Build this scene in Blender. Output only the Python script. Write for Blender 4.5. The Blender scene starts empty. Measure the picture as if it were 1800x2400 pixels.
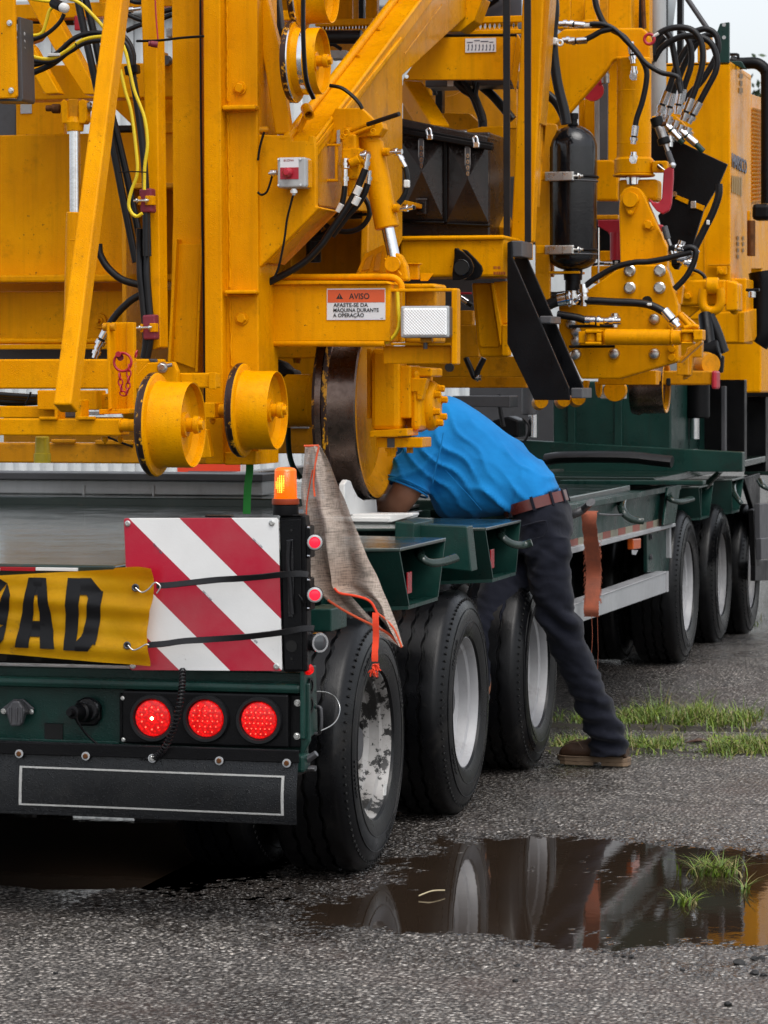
import bpy, bmesh, math, random
from mathutils import Vector, Matrix, noise
random.seed(7)
V = Vector
R_ = math.radians
scene = bpy.context.scene
col = scene.collection

# ------------------------------------------------------------------ camera
CAM = V((2.37, -9.35, 1.53)); YAW = R_(14); PITCH = R_(-2.46); K = 7265.0
cd = bpy.data.cameras.new('camera'); camo = bpy.data.objects.new('camera', cd); col.objects.link(camo)
cd.sensor_fit = 'HORIZONTAL'; cd.sensor_width = 36; cd.lens = 36 * K / 1800
cd.clip_start = .1; cd.clip_end = 3000
cd.dof.use_dof = True; cd.dof.focus_distance = 10.3; cd.dof.aperture_fstop = 18
camo.location = CAM; camo.rotation_euler = (math.pi / 2 + PITCH, 0, YAW)
scene.camera = camo
# ------------------------------------------------------------------ sky, sun, exposure
SUN_EL, SUN_AZ = R_(62), R_(140)          # azimuth clockwise from +Y
w = bpy.data.worlds.new('World'); scene.world = w; w.use_nodes = True
nt = w.node_tree; nt.nodes.clear()
wo = nt.nodes.new('ShaderNodeOutputWorld'); bg = nt.nodes.new('ShaderNodeBackground')
sk = nt.nodes.new('ShaderNodeTexSky'); sk.sky_type = 'NISHITA'; sk.sun_disc = False
sk.sun_elevation = SUN_EL; sk.sun_rotation = SUN_AZ; sk.air_density = 1.0; sk.dust_density = 3.0; sk.ozone_density = 1.0
hs = nt.nodes.new('ShaderNodeHueSaturation'); hs.inputs['Saturation'].default_value = .28
nt.links.new(sk.outputs[0], hs.inputs['Color']); nt.links.new(hs.outputs[0], bg.inputs['Color'])
bg.inputs['Strength'].default_value = .15
nt.links.new(bg.outputs[0], wo.inputs['Surface'])
sl = bpy.data.lights.new('sun', 'SUN'); sl.energy = 0.9; sl.angle = R_(45); sl.color = (1, .97, .92)
so = bpy.data.objects.new('sun', sl); col.objects.link(so)
sd = V((math.sin(SUN_AZ) * math.cos(SUN_EL), math.cos(SUN_AZ) * math.cos(SUN_EL), math.sin(SUN_EL)))
so.rotation_euler = sd.to_track_quat('Z', 'Y').to_euler(); so.location = (0, 0, 30)
vs = scene.view_settings; vs.view_transform = 'Standard'; vs.look = 'None'; vs.exposure = 0.70; vs.gamma = 1.0
vs.use_curve_mapping = False
scene.render.engine = 'CYCLES'; scene.cycles.use_denoising = True
scene.cycles.max_bounces = 8; scene.cycles.diffuse_bounces = 3; scene.cycles.glossy_bounces = 3
scene.cycles.sample_clamp_indirect = 6

# ------------------------------------------------------------------ measuring: image point + a known plane -> metres
F = V((-math.sin(YAW) * math.cos(PITCH), math.cos(YAW) * math.cos(PITCH), math.sin(PITCH)))
RT = V((math.cos(YAW), math.sin(YAW), 0)); UP = RT.cross(F)
VW = {0: (0, 0, 1), 1: (0, 0, .3617), 2: (500, 0, .3617), 3: (900, 0, .3014), 4: (1250, 0, .3315), 5: (0, 550, .3617),
      6: (550, 550, .3617), 7: (1050, 550, .2411), 8: (1350, 550, .2712), 9: (0, 1150, .4521), 10: (600, 1050, .3918),
      11: (850, 900, .4296), 12: (1250, 1000, .3616), 13: (0, 1850, .5425), 14: (900, 1850, .5425), 15: (650, 1350, .339)}
def ray(n, x, y):
    a, b, s = VW[n]
    return F + RT * ((a + s * x - 900) / K) - UP * ((b + s * y - 1200) / K)
def P(n, x, y, Y):
    d = ray(n, x, y); return CAM + d * ((Y - CAM.y) / d.y)
def PX(n, x, y, X):
    d = ray(n, x, y); return CAM + d * ((X - CAM.x) / d.x)
def PZ(n, x, y, Z=0.0):
    d = ray(n, x, y); return CAM + d * ((Z - CAM.z) / d.z)
def mpu(n, Y): return VW[n][2] * (Y - CAM.y) * 1.03 / K       # metres per unit of view n at depth Y

# ------------------------------------------------------------------ objects
ORG = {}
def link(o, parent, origin):
    col.objects.link(o); ORG[o.name] = V(origin); o.location = origin
    if parent is not None:
        o.parent = parent; o.matrix_parent_inverse = Matrix.Translation(-ORG[parent.name])
    return o
def thing(name, label, cat, loc, group=None):
    o = bpy.data.objects.new(name, None); o.empty_display_size = .1; link(o, None, loc)
    return tag(o, label, cat, group)
def tag(o, label, cat, group=None):
    o['label'] = label; o['category'] = cat
    if group: o['group'] = group
    return o
def kind(o, k): o['kind'] = k; return o
def mk(name, bm, mat, parent=None, smooth=False, sharp=None, keep=False):
    bmesh.ops.recalc_face_normals(bm, faces=bm.faces)
    c = V((0, 0, 0))
    if not keep:
        lo = V((min(v.co[i] for v in bm.verts) for i in range(3))); hi = V((max(v.co[i] for v in bm.verts) for i in range(3)))
        c = (lo + hi) / 2
        for v in bm.verts: v.co -= c
    me = bpy.data.meshes.new(name); bm.to_mesh(me); bm.free()
    for m in (mat if isinstance(mat, (list, tuple)) else [mat]): me.materials.append(m)
    if smooth:
        me.polygons.foreach_set('use_smooth', [True] * len(me.polygons))
        if sharp: me.set_sharp_from_angle(angle=R_(sharp))
    return link(bpy.data.objects.new(name, me), parent, c)
def bev(bm, off, seg=2):
    if off > 0:
        es = [e for e in bm.edges if len(e.link_faces) == 2 and e.calc_face_angle(0) > .5]
        bmesh.ops.bevel(bm, geom=es, offset=off, segments=seg, profile=.5, affect='EDGES', clamp_overlap=True)
def prism_bm(bm, pts, dv, b=0):
    vs_ = [bm.verts.new(p) for p in pts]; ws = [bm.verts.new(V(p) + dv) for p in pts]; n = len(pts)
    bm.faces.new(vs_); bm.faces.new(ws[::-1])
    for i in range(n): bm.faces.new((vs_[i], ws[i], ws[(i + 1) % n], vs_[(i + 1) % n]))
def prism(name, pts, dv, mat, parent=None, b=.004):
    bm = bmesh.new(); prism_bm(bm, pts, V(dv)); bmesh.ops.recalc_face_normals(bm, faces=bm.faces); bev(bm, b)
    return mk(name, bm, mat, parent)
def pl(name, n, pts, Y, dep, mat, parent=None, b=.004):         # outline facing the rear, at depth Y, real thickness dep
    return prism(name, [P(n, x, y, Y) for x, y in pts], (0, dep, 0), mat, parent, b)
def px(name, n, pts, X, dep, mat, parent=None, b=.004):         # outline facing the right-hand side
    return prism(name, [PX(n, x, y, X) for x, y in pts], (-dep, 0, 0), mat, parent, b)
def rc(name, n, x0, y0, x1, y1, Y, dep, mat, parent=None, b=.004):  # upright rectangular block
    a = P(n, x0, y0, Y); c = P(n, x1, y1, Y)
    return bx(name, a.x, c.x, Y, Y + dep, c.z, a.z, mat, parent, b)
def bx(name, x0, x1, y0, y1, z0, z1, mat, parent=None, b=.004):
    return prism(name, [V((x0, y0, z0)), V((x1, y0, z0)), V((x1, y0, z1)), V((x0, y0, z1))], (0, y1 - y0, 0), mat, parent, b)
def bar_bm(bm, a, b, w_, h_, up=V((0, 0, 1))):
    d = (b - a).normalized(); s = d.cross(up)
    if s.length < 1e-4: s = d.cross(V((0, 1, 0)))
    s.normalize(); u = s.cross(d)
    prism_bm(bm, [a + s * w_ / 2 + u * h_ / 2, a - s * w_ / 2 + u * h_ / 2, a - s * w_ / 2 - u * h_ / 2, a + s * w_ / 2 - u * h_ / 2], b - a)
def bar(name, a, b, w_, h_, mat, parent=None, bv=.004, up=V((0, 0, 1))):
    bm = bmesh.new(); bar_bm(bm, a, b, w_, h_, up); bmesh.ops.recalc_face_normals(bm, faces=bm.faces); bev(bm, bv)
    return mk(name, bm, mat, parent)
def spline(pts, k=6):
    if len(pts) < 3: return [V(p) for p in pts]
    q = [V(pts[0])] + [V(p) for p in pts] + [V(pts[-1])]; out = []
    for i in range(1, len(q) - 2):
        a, b, c, d = q[i - 1:i + 3]
        for j in range(k):
            t = j / k
            out.append(.5 * ((2 * b) + (c - a) * t + (2 * a - 5 * b + 4 * c - d) * t * t + (3 * b - a - 3 * c + d) * t ** 3))
    return out + [V(pts[-1])]
def sweep_bm(bm, pts, r, sides=8, closed=False, flat=1.0):
    n = len(pts); rings = []; up = None
    for i, p in enumerate(pts):
        t = (pts[(i + 1) % n] - pts[i - 1]) if closed else (pts[min(i + 1, n - 1)] - pts[max(i - 1, 0)])
        t.normalize()
        if up is None: up = t.orthogonal().normalized() if abs(t.z) > .9 else V((0, 0, 1))
        up = (up - t * up.dot(t)).normalized(); s = t.cross(up)
        rr = r(i / max(1, n - 1)) if callable(r) else r
        rings.append([bm.verts.new(p + up * (rr * math.cos(2 * math.pi * k / sides)) + s * (rr * flat * math.sin(2 * math.pi * k / sides))) for k in range(sides)])
    for i in range(n if closed else n - 1):
        A, B = rings[i], rings[(i + 1) % n]
        for k in range(sides): bm.faces.new((A[k], A[(k + 1) % sides], B[(k + 1) % sides], B[k]))
    if not closed: bm.faces.new(rings[0][::-1]); bm.faces.new(rings[-1])
def tube(name, pts, r, mat, parent=None, sides=8, closed=False, k=6, flat=1.0, smooth=True):
    bm = bmesh.new(); pp = spline(pts, k) if len(pts) > 2 and k > 1 and not closed else [V(p) for p in pts]
    sweep_bm(bm, pp, r, sides, closed, flat); return mk(name, bm, mat, parent, smooth, 60)
def tb(name, n, pts, Y, r, mat, parent=None, **kw):             # hose through image points (x, y[, dY])
    return tube(name, [P(n, p[0], p[1], Y + (p[2] if len(p) > 2 else 0)) for p in pts], r, mat, parent, **kw)
def lathe_bm(bm, prof, o, ax, seg=32, mi=None):
    ax = V(ax).normalized(); u = ax.orthogonal().normalized() if abs(ax.x) < .9 else V((0, 0, 1)) - ax * ax.z
    u.normalize(); s = ax.cross(u); prev = None
    for j, (t, r) in enumerate(prof):
        c = V(o) + ax * t
        ring = [bm.verts.new(c)] if r < 1e-6 else [bm.verts.new(c + u * (r * math.cos(2 * math.pi * k / seg)) + s * (r * math.sin(2 * math.pi * k / seg))) for k in range(seg)]
        if prev:
            for k in range(seg):
                a = prev[k % len(prev)]; b = prev[(k + 1) % len(prev)]; c2 = ring[(k + 1) % len(ring)]; d = ring[k % len(ring)]
                vv = list(dict.fromkeys((a, b, c2, d)))
                if len(vv) > 2:
                    f = bm.faces.new(vv)
                    if mi: f.material_index = mi[j - 1]
        prev = ring
def lathe(name, prof, o, ax, mat, parent=None, seg=32, mi=None, sharp=35):
    bm = bmesh.new(); lathe_bm(bm, prof, o, ax, seg, mi); return mk(name, bm, mat, parent, True, sharp)
def cyl(name, a, b, r, mat, parent=None, seg=20, ch=None):
    a = V(a); b = V(b); L = (b - a).length; ch = min(r * .12, L * .2) if ch is None else ch
    return lathe(name, [(0, 0), (0, r - ch), (ch, r), (L - ch, r), (L, r - ch), (L, 0)], a, b - a, mat, parent, seg)
BOLT = {}
def bolt(p, ax, r, mat, parent, name='bolt', washer=True):      # hexagon head on a washer
    key = (round(r, 4), mat.name, washer)
    if key not in BOLT:
        bm = bmesh.new()
        if washer: lathe_bm(bm, [(0, 0), (0, r * 1.35), (r * .22, r * 1.3), (r * .22, 0)], V((0, 0, 0)), V((0, 0, 1)), 20)
        z0 = r * .22 if washer else 0
        lathe_bm(bm, [(z0, 0), (z0, r), (z0 + r * .55, r), (z0 + r * .68, r * .82), (z0 + r * .68, 0)], V((0, 0, 0)), V((0, 0, 1)), 6)
        bmesh.ops.recalc_face_normals(bm, faces=bm.faces)
        me = bpy.data.meshes.new(name); bm.to_mesh(me); bm.free(); me.materials.append(mat); BOLT[key] = me
    o = bpy.data.objects.new(name, BOLT[key]); link(o, parent, V(p)); o.rotation_euler = V(ax).to_track_quat('Z', 'Y').to_euler()
    return o
def bolts(n, pts, Y, r, mat, parent, ax=(0, -1, 0), **kw):
    for x, y in pts: bolt(P(n, x, y, Y), ax, r, mat, parent, **kw)
FONTC = {}
def txt(name, s, o, xd, yd, size, mat, parent, bold=.0, align='LEFT', ext=.0004, sx=1.0):
    cu = bpy.data.curves.new('t', 'FONT'); cu.body = s; cu.size = 1; cu.align_x = align; cu.offset = bold; cu.extrude = ext / size; cu.resolution_u = 4
    t = bpy.data.objects.new('t', cu); col.objects.link(t)
    dg = bpy.context.evaluated_depsgraph_get(); me = bpy.data.meshes.new_from_object(t.evaluated_get(dg)); bpy.data.objects.remove(t)
    xd = V(xd).normalized(); yd = V(yd).normalized(); zd = xd.cross(yd)
    for v in me.vertices: v.co = xd * v.co.x * size * sx + yd * v.co.y * size + zd * (v.co.z * size)
    me.materials.clear(); me.materials.append(mat); me.name = name
    return link(bpy.data.objects.new(name, me), parent, V(o))
def torus_pts(c, r, ax, n=24, sx=1, sy=1, ph=0):
    ax = V(ax).normalized(); u = V((0, 0, 1)) if abs(ax.z) < .9 else V((1, 0, 0)); u = (u - ax * u.dot(ax)).normalized(); s = ax.cross(u)
    return [V(c) + u * r * sy * math.cos(2 * math.pi * k / n + ph) + s * r * sx * math.sin(2 * math.pi * k / n + ph) for k in range(n)]

# ------------------------------------------------------------------ materials
def srgb(r, g, b):
    f = lambda c: (c / 255 / 12.92) if c / 255 <= .04045 else ((c / 255 + .055) / 1.055) ** 2.4
    return (f(r), f(g), f(b), 1)
class NT:
    def __init__(s, name):
        s.m = bpy.data.materials.new(name); s.m.use_nodes = True; s.t = s.m.node_tree; s.t.nodes.clear()
        s.o = s.n('ShaderNodeOutputMaterial'); s.b = s.n('ShaderNodeBsdfPrincipled'); s.l(s.b.outputs[0], s.o.inputs[0])
        s.tc = s.n('ShaderNodeTexCoord')
    def n(s, t, **kw):
        x = s.t.nodes.new(t)
        for k, v in kw.items(): setattr(x, k, v)
        return x
    def l(s, a, b): s.t.links.new(a, b)
    def mapn(s, sc=(1, 1, 1), src='Object'):
        m = s.n('ShaderNodeMapping'); m.inputs['Scale'].default_value = sc; s.l(s.tc.outputs[src], m.inputs[0]); return m.outputs[0]
    def noise(s, scale, detail=4, rough=.6, vec=None):
        x = s.n('ShaderNodeTexNoise'); x.inputs['Scale'].default_value = scale; x.inputs['Detail'].default_value = detail; x.inputs['Roughness'].default_value = rough
        s.l(vec if vec else s.mapn(), x.inputs['Vector']); return x.outputs[0]
    def vor(s, scale, vec=None, out='Distance', feat='F1'):
        x = s.n('ShaderNodeTexVoronoi', feature=feat); x.inputs['Scale'].default_value = scale; s.l(vec if vec else s.mapn(), x.inputs['Vector']); return x.outputs[out]
    def ramp(s, fac, stops):
        x = s.n('ShaderNodeValToRGB'); e = x.color_ramp.elements
        while len(e) > 1: e.remove(e[0])
        e[0].position = stops[0][0]; e[0].color = stops[0][1]
        for p, c in stops[1:]:
            k = e.new(p); k.color = c
        s.l(fac, x.inputs[0]); return x.outputs[0]
    def mix(s, fac, a, b, mode='MIX'):
        x = s.n('ShaderNodeMix', data_type='RGBA', blend_type=mode)
        for i, v in ((0, fac), (6, a), (7, b)):
            if hasattr(v, 'links') or hasattr(v, 'is_linked'): s.l(v, x.inputs[i])
            else: x.inputs[i].default_value = v
        return x.outputs[2]
    def math(s, op, a, b=None, c=None):
        x = s.n('ShaderNodeMath', operation=op)
        for i, v in enumerate((a, b, c)):
            if v is None: continue
            if hasattr(v, 'is_linked'): s.l(v, x.inputs[i])
            else: x.inputs[i].default_value = v
        return x.outputs[0]
    def mr(s, v, a, b, c, d):
        x = s.n('ShaderNodeMapRange'); s.l(v, x.inputs[0])
        for i, k in enumerate((a, b, c, d)): x.inputs[i + 1].default_value = k
        return x.outputs[0]
    def bump(s, h, strength, dist=.01, prev=None):
        x = s.n('ShaderNodeBump'); x.inputs['Strength'].default_value = strength; x.inputs['Distance'].default_value = dist; s.l(h, x.inputs['Height'])
        if prev: s.l(prev, x.inputs['Normal'])
        return x.outputs[0]
    def set(s, **kw):
        for k, v in kw.items():
            i = s.b.inputs[{'base': 'Base Color', 'rough': 'Roughness', 'metal': 'Metallic', 'spec': 'Specular IOR Level', 'coat': 'Coat Weight', 'coatr': 'Coat Roughness',
                            'ior': 'IOR', 'trans': 'Transmission Weight', 'emit': 'Emission Color', 'es': 'Emission Strength', 'normal': 'Normal', 'alpha': 'Alpha', 'sheen': 'Sheen Weight'}[k]]
            if hasattr(v, 'is_linked'): s.l(v, i)
            else: i.default_value = v
        return s.m
def c4(r, g, b): return (r, g, b, 1)
def paint(name, base, dark, rough=(.2, .42), drops=.25, dirt=.0, dirtc=c4(.05, .035, .02), streak=0.0, spec=.5, chips=0.0):
    t = NT(name); n1 = t.noise(3.1, 5); n2 = t.noise(38, 3)
    c = t.mix(t.mr(n1, .3, .7, 0, 1), dark, base); c = t.mix(t.mr(n2, .35, .75, 0, .18), c, dark)
    if streak:
        n3 = t.noise(1, 4, .6, t.mapn((26, 26, 1.3))); c = t.mix(t.mr(n3, .5, .75, 0, streak), c, dirtc)
    if dirt:
        n4 = t.noise(9, 8, .7); c = t.mix(t.mr(n4, .56, .7, 0, dirt), c, dirtc)
    if chips:
        c = t.mix(t.math('MULTIPLY', t.mr(t.noise(70, 3, .7), .66, .69, 0, chips), t.mr(t.noise(4, 3), .48, .6, 0, 1)), c, c4(.06, .028, .015))
    r = t.mr(t.noise(6, 4), .3, .7, *rough)
    d = t.vor(170); h = t.mr(d, 0, .35, 1, 0); b = t.bump(t.noise(55, 4), .06, .01)
    if drops: b = t.bump(h, drops, .0025, b)
    return t.set(base=c, rough=r, normal=b, spec=spec)
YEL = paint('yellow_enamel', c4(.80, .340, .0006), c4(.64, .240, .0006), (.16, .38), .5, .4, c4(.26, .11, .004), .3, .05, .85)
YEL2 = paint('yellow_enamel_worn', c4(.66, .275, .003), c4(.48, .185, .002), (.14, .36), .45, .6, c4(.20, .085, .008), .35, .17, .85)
LEMON = paint('lemon_plastic', c4(.62, .47, .01), c4(.5, .36, .008), (.35, .5), .1)
GRN = paint('dark_green_paint', c4(.006, .040, .031), c4(.003, .022, .018), (.2, .45), .25, .5, c4(.014, .014, .012), .3, .3)
GRNW = paint('dark_green_worn_top', c4(.020, .036, .029), c4(.009, .021, .018), (.03, .22), .08, .7, c4(.045, .042, .03))
BLK = paint('black_paint', c4(.004, .004, .0047), c4(.002, .002, .0026), (.22, .5), .2, .3, c4(.009, .008, .0075), 0, .16)
BLKT = paint('black_gloss', c4(.006, .006, .008), c4(.004, .004, .005), (.08, .2), .2)
BROWNBLK = paint('tool_box_enamel', c4(.016, .010, .009), c4(.007, .005, .005), (.14, .35), .5, .5, c4(.035, .02, .012), .2, .4)
RUB = paint('black_rubber', c4(.008, .008, .0095), c4(.005, .005, .006), (.3, .55), .12, .35, c4(.02, .019, .018), 0, .3)
HOSE = paint('hose_rubber', c4(.007, .007, .008), c4(.004, .004, .005), (.28, .5), .1, .2, c4(.018, .018, .018), 0, .3)
FLAPM = paint('wet_flap_rubber', c4(.020, .022, .025), c4(.012, .013, .015), (.15, .4), .5, .5, c4(.035, .034, .033), .35, .5)
TYRE = paint('tyre_rubber', c4(.0042, .0045, .0054), c4(.0024, .0025, .0032), (.2, .45), .2, .6, c4(.022, .020, .018), 0, .26)
RED = paint('red_paint', c4(.45, .012, .03), c4(.3, .008, .02), (.3, .5), .1)
MAROON = paint('maroon_wrap', c4(.20, .012, .03), c4(.13, .008, .02), (.5, .7), 0)
WHT = paint('white_paint', c4(.72, .72, .70), c4(.6, .6, .58), (.3, .5), .1, .3, c4(.25, .24, .22))
GREY = paint('grey_paint', c4(.42, .43, .43), c4(.34, .35, .35), (.35, .55), .15, .5, c4(.2, .19, .18), .2)
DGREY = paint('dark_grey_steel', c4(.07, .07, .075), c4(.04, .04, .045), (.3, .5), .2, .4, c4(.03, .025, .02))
CABY = paint('yellow_cable', c4(.80, .58, .005), c4(.65, .46, .004), (.35, .5), 0)
STRAPG = paint('green_strap', c4(.015, .26, .03), c4(.01, .18, .02), (.5, .7), 0)
ALU = paint('aluminium', c4(.40, .41, .42), c4(.3, .31, .32), (.3, .5), .15, .4, c4(.2, .19, .17), .3)
def metal(name, base, rough, dirt=.3, dc=c4(.08, .05, .03)):
    t = NT(name); c = t.mix(t.mr(t.noise(14, 6, .7), .5, .7, 0, dirt), base, dc)
    return t.set(base=c, rough=t.mr(t.noise(30, 3), .3, .7, rough * .7, rough * 1.3), metal=1.0, normal=t.bump(t.noise(90, 3), .05, .005))
CHR = metal('chrome', c4(.75, .76, .78), .14, .15)
ZINC = metal('zinc_plated', c4(.62, .62, .6), .3, .3)
STEEL = metal('worn_steel', c4(.35, .34, .33), .34, .6)
RAILST = metal('brown_steel_tread', c4(.12, .085, .07), .26, .7, c4(.035, .02, .015))
RUST = metal('rust', c4(.16, .07, .03), .7, .5)
SIL = paint('silver_rim', c4(.38, .38, .39), c4(.27, .27, .28), (.35, .5), .05, .5, c4(.16, .15, .14), .2)
def peeled():
    t = NT('silver_rim_peeling'); n = t.noise(11, 8, .72); k = t.mr(n, .50, .525, 0, 1)
    return t.set(base=t.mix(k, t.mix(t.mr(t.noise(5, 5), .35, .7, 0, .8), c4(.36, .35, .34), c4(.15, .14, .13)), c4(.008, .0075, .007)), rough=.5, metal=0.0, normal=t.bump(k, -.3, .003))
SILP = peeled()
def chipped():                                                  # flange edge: yellow paint worn to brown steel
    t = NT('worn_flange_edge'); n = t.noise(24, 6, .7); k = t.mr(n, .40, .46, 0, 1)
    return t.set(base=t.mix(k, c4(.75, .34, .004), c4(.045, .024, .02)), rough=.4, metal=t.mr(k, 0, 1, 0, .6))
CHIP = chipped()
def lit(name, c, e, s, rough=.25): return NT(name).set(base=c, emit=e, es=s, rough=rough)
def ledlens():
    t = NT('lit_red_lens'); d = t.vor(125); k = t.math('ADD', t.mr(d, .1, .6, .62, .2), t.math('MULTIPLY', t.mr(t.noise(24, 2), .3, .7, 0, 1), .12))
    return t.set(base=c4(.22, .002, .002), emit=c4(1, .003, .003), es=k, rough=.22, normal=t.bump(d, .3, .002))
LEDR = ledlens()
LEDP = lit('led_point', c4(1, .1, .06), c4(1, .085, .045), 1.7)
LEDH = lit('led_hot_point', c4(1, .6, .3), c4(1, .62, .25), 9.0)
LEDD = lit('lit_marker_lens', c4(.4, .01, .03), c4(1, .01, .035), .6, .1)
AMB = NT('amber_lens').set(base=c4(.75, .13, .001), emit=c4(1, .15, .0), es=.3, rough=.08, spec=.6)
AMBH = lit('amber_flash', c4(1, .6, .1), c4(1, .50, .02), 2.4)
REDRF = NT('red_reflector').set(base=c4(.3, .004, .01), rough=.15)
ORNG = paint('faded_orange_fabric', c4(.75, .10, .025), c4(.55, .08, .03), (.7, .9), 0)
ORNB = paint('orange_ribbon', c4(.85, .06, .015), c4(.7, .05, .015), (.7, .9), 0)
def webbing():
    t = NT('red_webbing'); n = t.noise(14, 6, .7); c = t.mix(t.mr(n, .35, .7, 0, 1), c4(.34, .085, .04), c4(.17, .055, .033))
    wv = t.n('ShaderNodeTexWave'); wv.inputs['Scale'].default_value = 90; wv.inputs['Distortion'].default_value = 2; t.l(t.mapn((0, 0, 1)), wv.inputs[0])
    return t.set(base=c, rough=.9, normal=t.bump(wv.outputs[1], .5, .003))
WEBM = webbing()
def flagm():
    t = NT('weathered_mesh_flag'); n = t.noise(7, 7, .65); c = t.mix(t.mr(n, .32, .68, 0, 1), c4(.58, .475, .40), c4(.42, .345, .29))
    c = t.mix(t.mr(t.noise(3, 3), .55, .75, 0, .45), c, c4(.50, .24, .13))
    k = t.math('MULTIPLY', t.mr(t.noise(1, 2, .5, t.mapn((30, 30, 420))), .35, .65, .55, 1), t.mr(t.noise(1, 2, .5, t.mapn((420, 420, 30))), .35, .65, .7, 1))
    c = t.mix(1.0, c, t.ramp(k, [(0, c4(.35, .35, .35)), (1, c4(1, 1, 1))]), 'MULTIPLY')
    return t.set(base=c, rough=.85, normal=t.bump(k, .4, .002), alpha=t.mr(k, .4, .7, .58, .95))
FLAG = flagm()
def bannerm():
    t = NT('yellow_vinyl'); n = t.noise(5, 6, .65); c = t.mix(t.mr(n, .35, .7, 0, 1), c4(.80, .43, .003), c4(.66, .34, .003))
    d = t.noise(16, 8, .75); k = t.mr(d, .60, .68, 0, .55); g = t.mr(t.noise(3.5, 2), .5, .62, 0, 1)
    return t.set(base=t.mix(t.math('MULTIPLY', k, g), c, c4(.10, .07, .05)), rough=t.mr(n, .3, .7, .28, .45), spec=.25, normal=t.bump(t.noise(12, 4), .12, .02))
VINYL = bannerm()
LETTER = NT('black_print').set(base=c4(.006, .006, .007), rough=.32, spec=.2)
INK = NT('black_ink').set(base=c4(.012, .012, .012), rough=.5)
INKR = NT('dark_red_ink').set(base=c4(.25, .03, .01), rough=.5)
INKB = NT('faded_blue_ink').set(base=c4(.11, .12, .16), rough=.5)
LABW = NT('label_white').set(base=c4(.66, .66, .68), rough=.35)
LABR = NT('label_orange_red').set(base=c4(.62, .09, .02), rough=.35)
def stripes():
    t = NT('red_and_white_sheeting'); sx = t.n('ShaderNodeSeparateXYZ'); t.l(t.tc.outputs['Generated'], sx.inputs[0])
    cc = t.math('ADD', sx.outputs[0], sx.outputs[2])            # u - v = x + z - 1
    f = t.math('FRACT', t.math('DIVIDE', t.math('ADD', cc, -1.0 - .02 + 2 * .66), .66))
    k = t.math('GREATER_THAN', f, .495)                         # white lower half, red upper half of each period
    c = t.mix(k, c4(.74, .74, .73), c4(.40, .003, .026))
    n = t.noise(24, 9, .75, t.mapn((1, 1, 1.5))); m = t.math('MULTIPLY', t.mr(n, .63, .68, 0, 1), t.mr(t.noise(5, 2), .5, .62, 0, 1))
    c = t.mix(t.math('MULTIPLY', m, .75), c, c4(.22, .20, .18)); c = t.mix(t.mr(t.noise(4, 5), .4, .8, 0, .22), c, c4(.3, .27, .24))
    return t.set(base=c, rough=.3, normal=t.bump(t.vor(150), .06, .002))
STRP = stripes()
def glassl():
    t = NT('patterned_headlight_glass'); m = t.mapn((1, 1, 1)); sx = t.n('ShaderNodeSeparateXYZ'); t.l(m, sx.inputs[0])
    a = t.math('SINE', t.math('MULTIPLY', sx.outputs[0], 560)); b = t.math('SINE', t.math('MULTIPLY', sx.outputs[2], 560)); k = t.math('MULTIPLY', a, b)
    return t.set(base=t.mix(t.mr(k, -1, 1, 0, 1), c4(.93, .94, .94), c4(.80, .81, .82)), rough=.12, metal=0.0, normal=t.bump(k, .35, .003))
GLS = glassl()
DARKV = NT('deep_black').set(base=c4(.004, .004, .004), rough=.9)
SKIN = paint('skin', c4(.36, .17, .10), c4(.27, .12, .07), (.45, .6), 0)
def cloth(name, a, b, sc=400, rough=.85, sheen=.2):
    t = NT(name); n = t.noise(6, 5); f = t.noise(sc, 2)
    return t.set(base=t.mix(t.mr(n, .35, .7, 0, 1), a, b), rough=rough, sheen=sheen, spec=.12, normal=t.bump(f, .25, .001, t.bump(t.noise(24, 4), .25, .01)))
SHIRT = cloth('blue_cotton', c4(.009, .195, .50), c4(.007, .145, .39), 400, .85, .06)
TROUS = cloth('charcoal_cotton', c4(.0105, .0118, .0195), c4(.007, .008, .0135), 400, .9, .08)
LEATH = paint('brown_leather', c4(.085, .042, .022), c4(.035, .017, .010), (.35, .6), .1, .4, c4(.10, .06, .035))
BELTM = paint('reddish_leather', c4(.11, .022, .018), c4(.06, .014, .012), (.25, .4), 0)
SOLE = paint('tan_sole', c4(.22, .15, .09), c4(.12, .075, .045), (.6, .8), 0, .5)
HAIR = NT('grey_hair').set(base=c4(.25, .23, .2), rough=.7)
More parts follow.
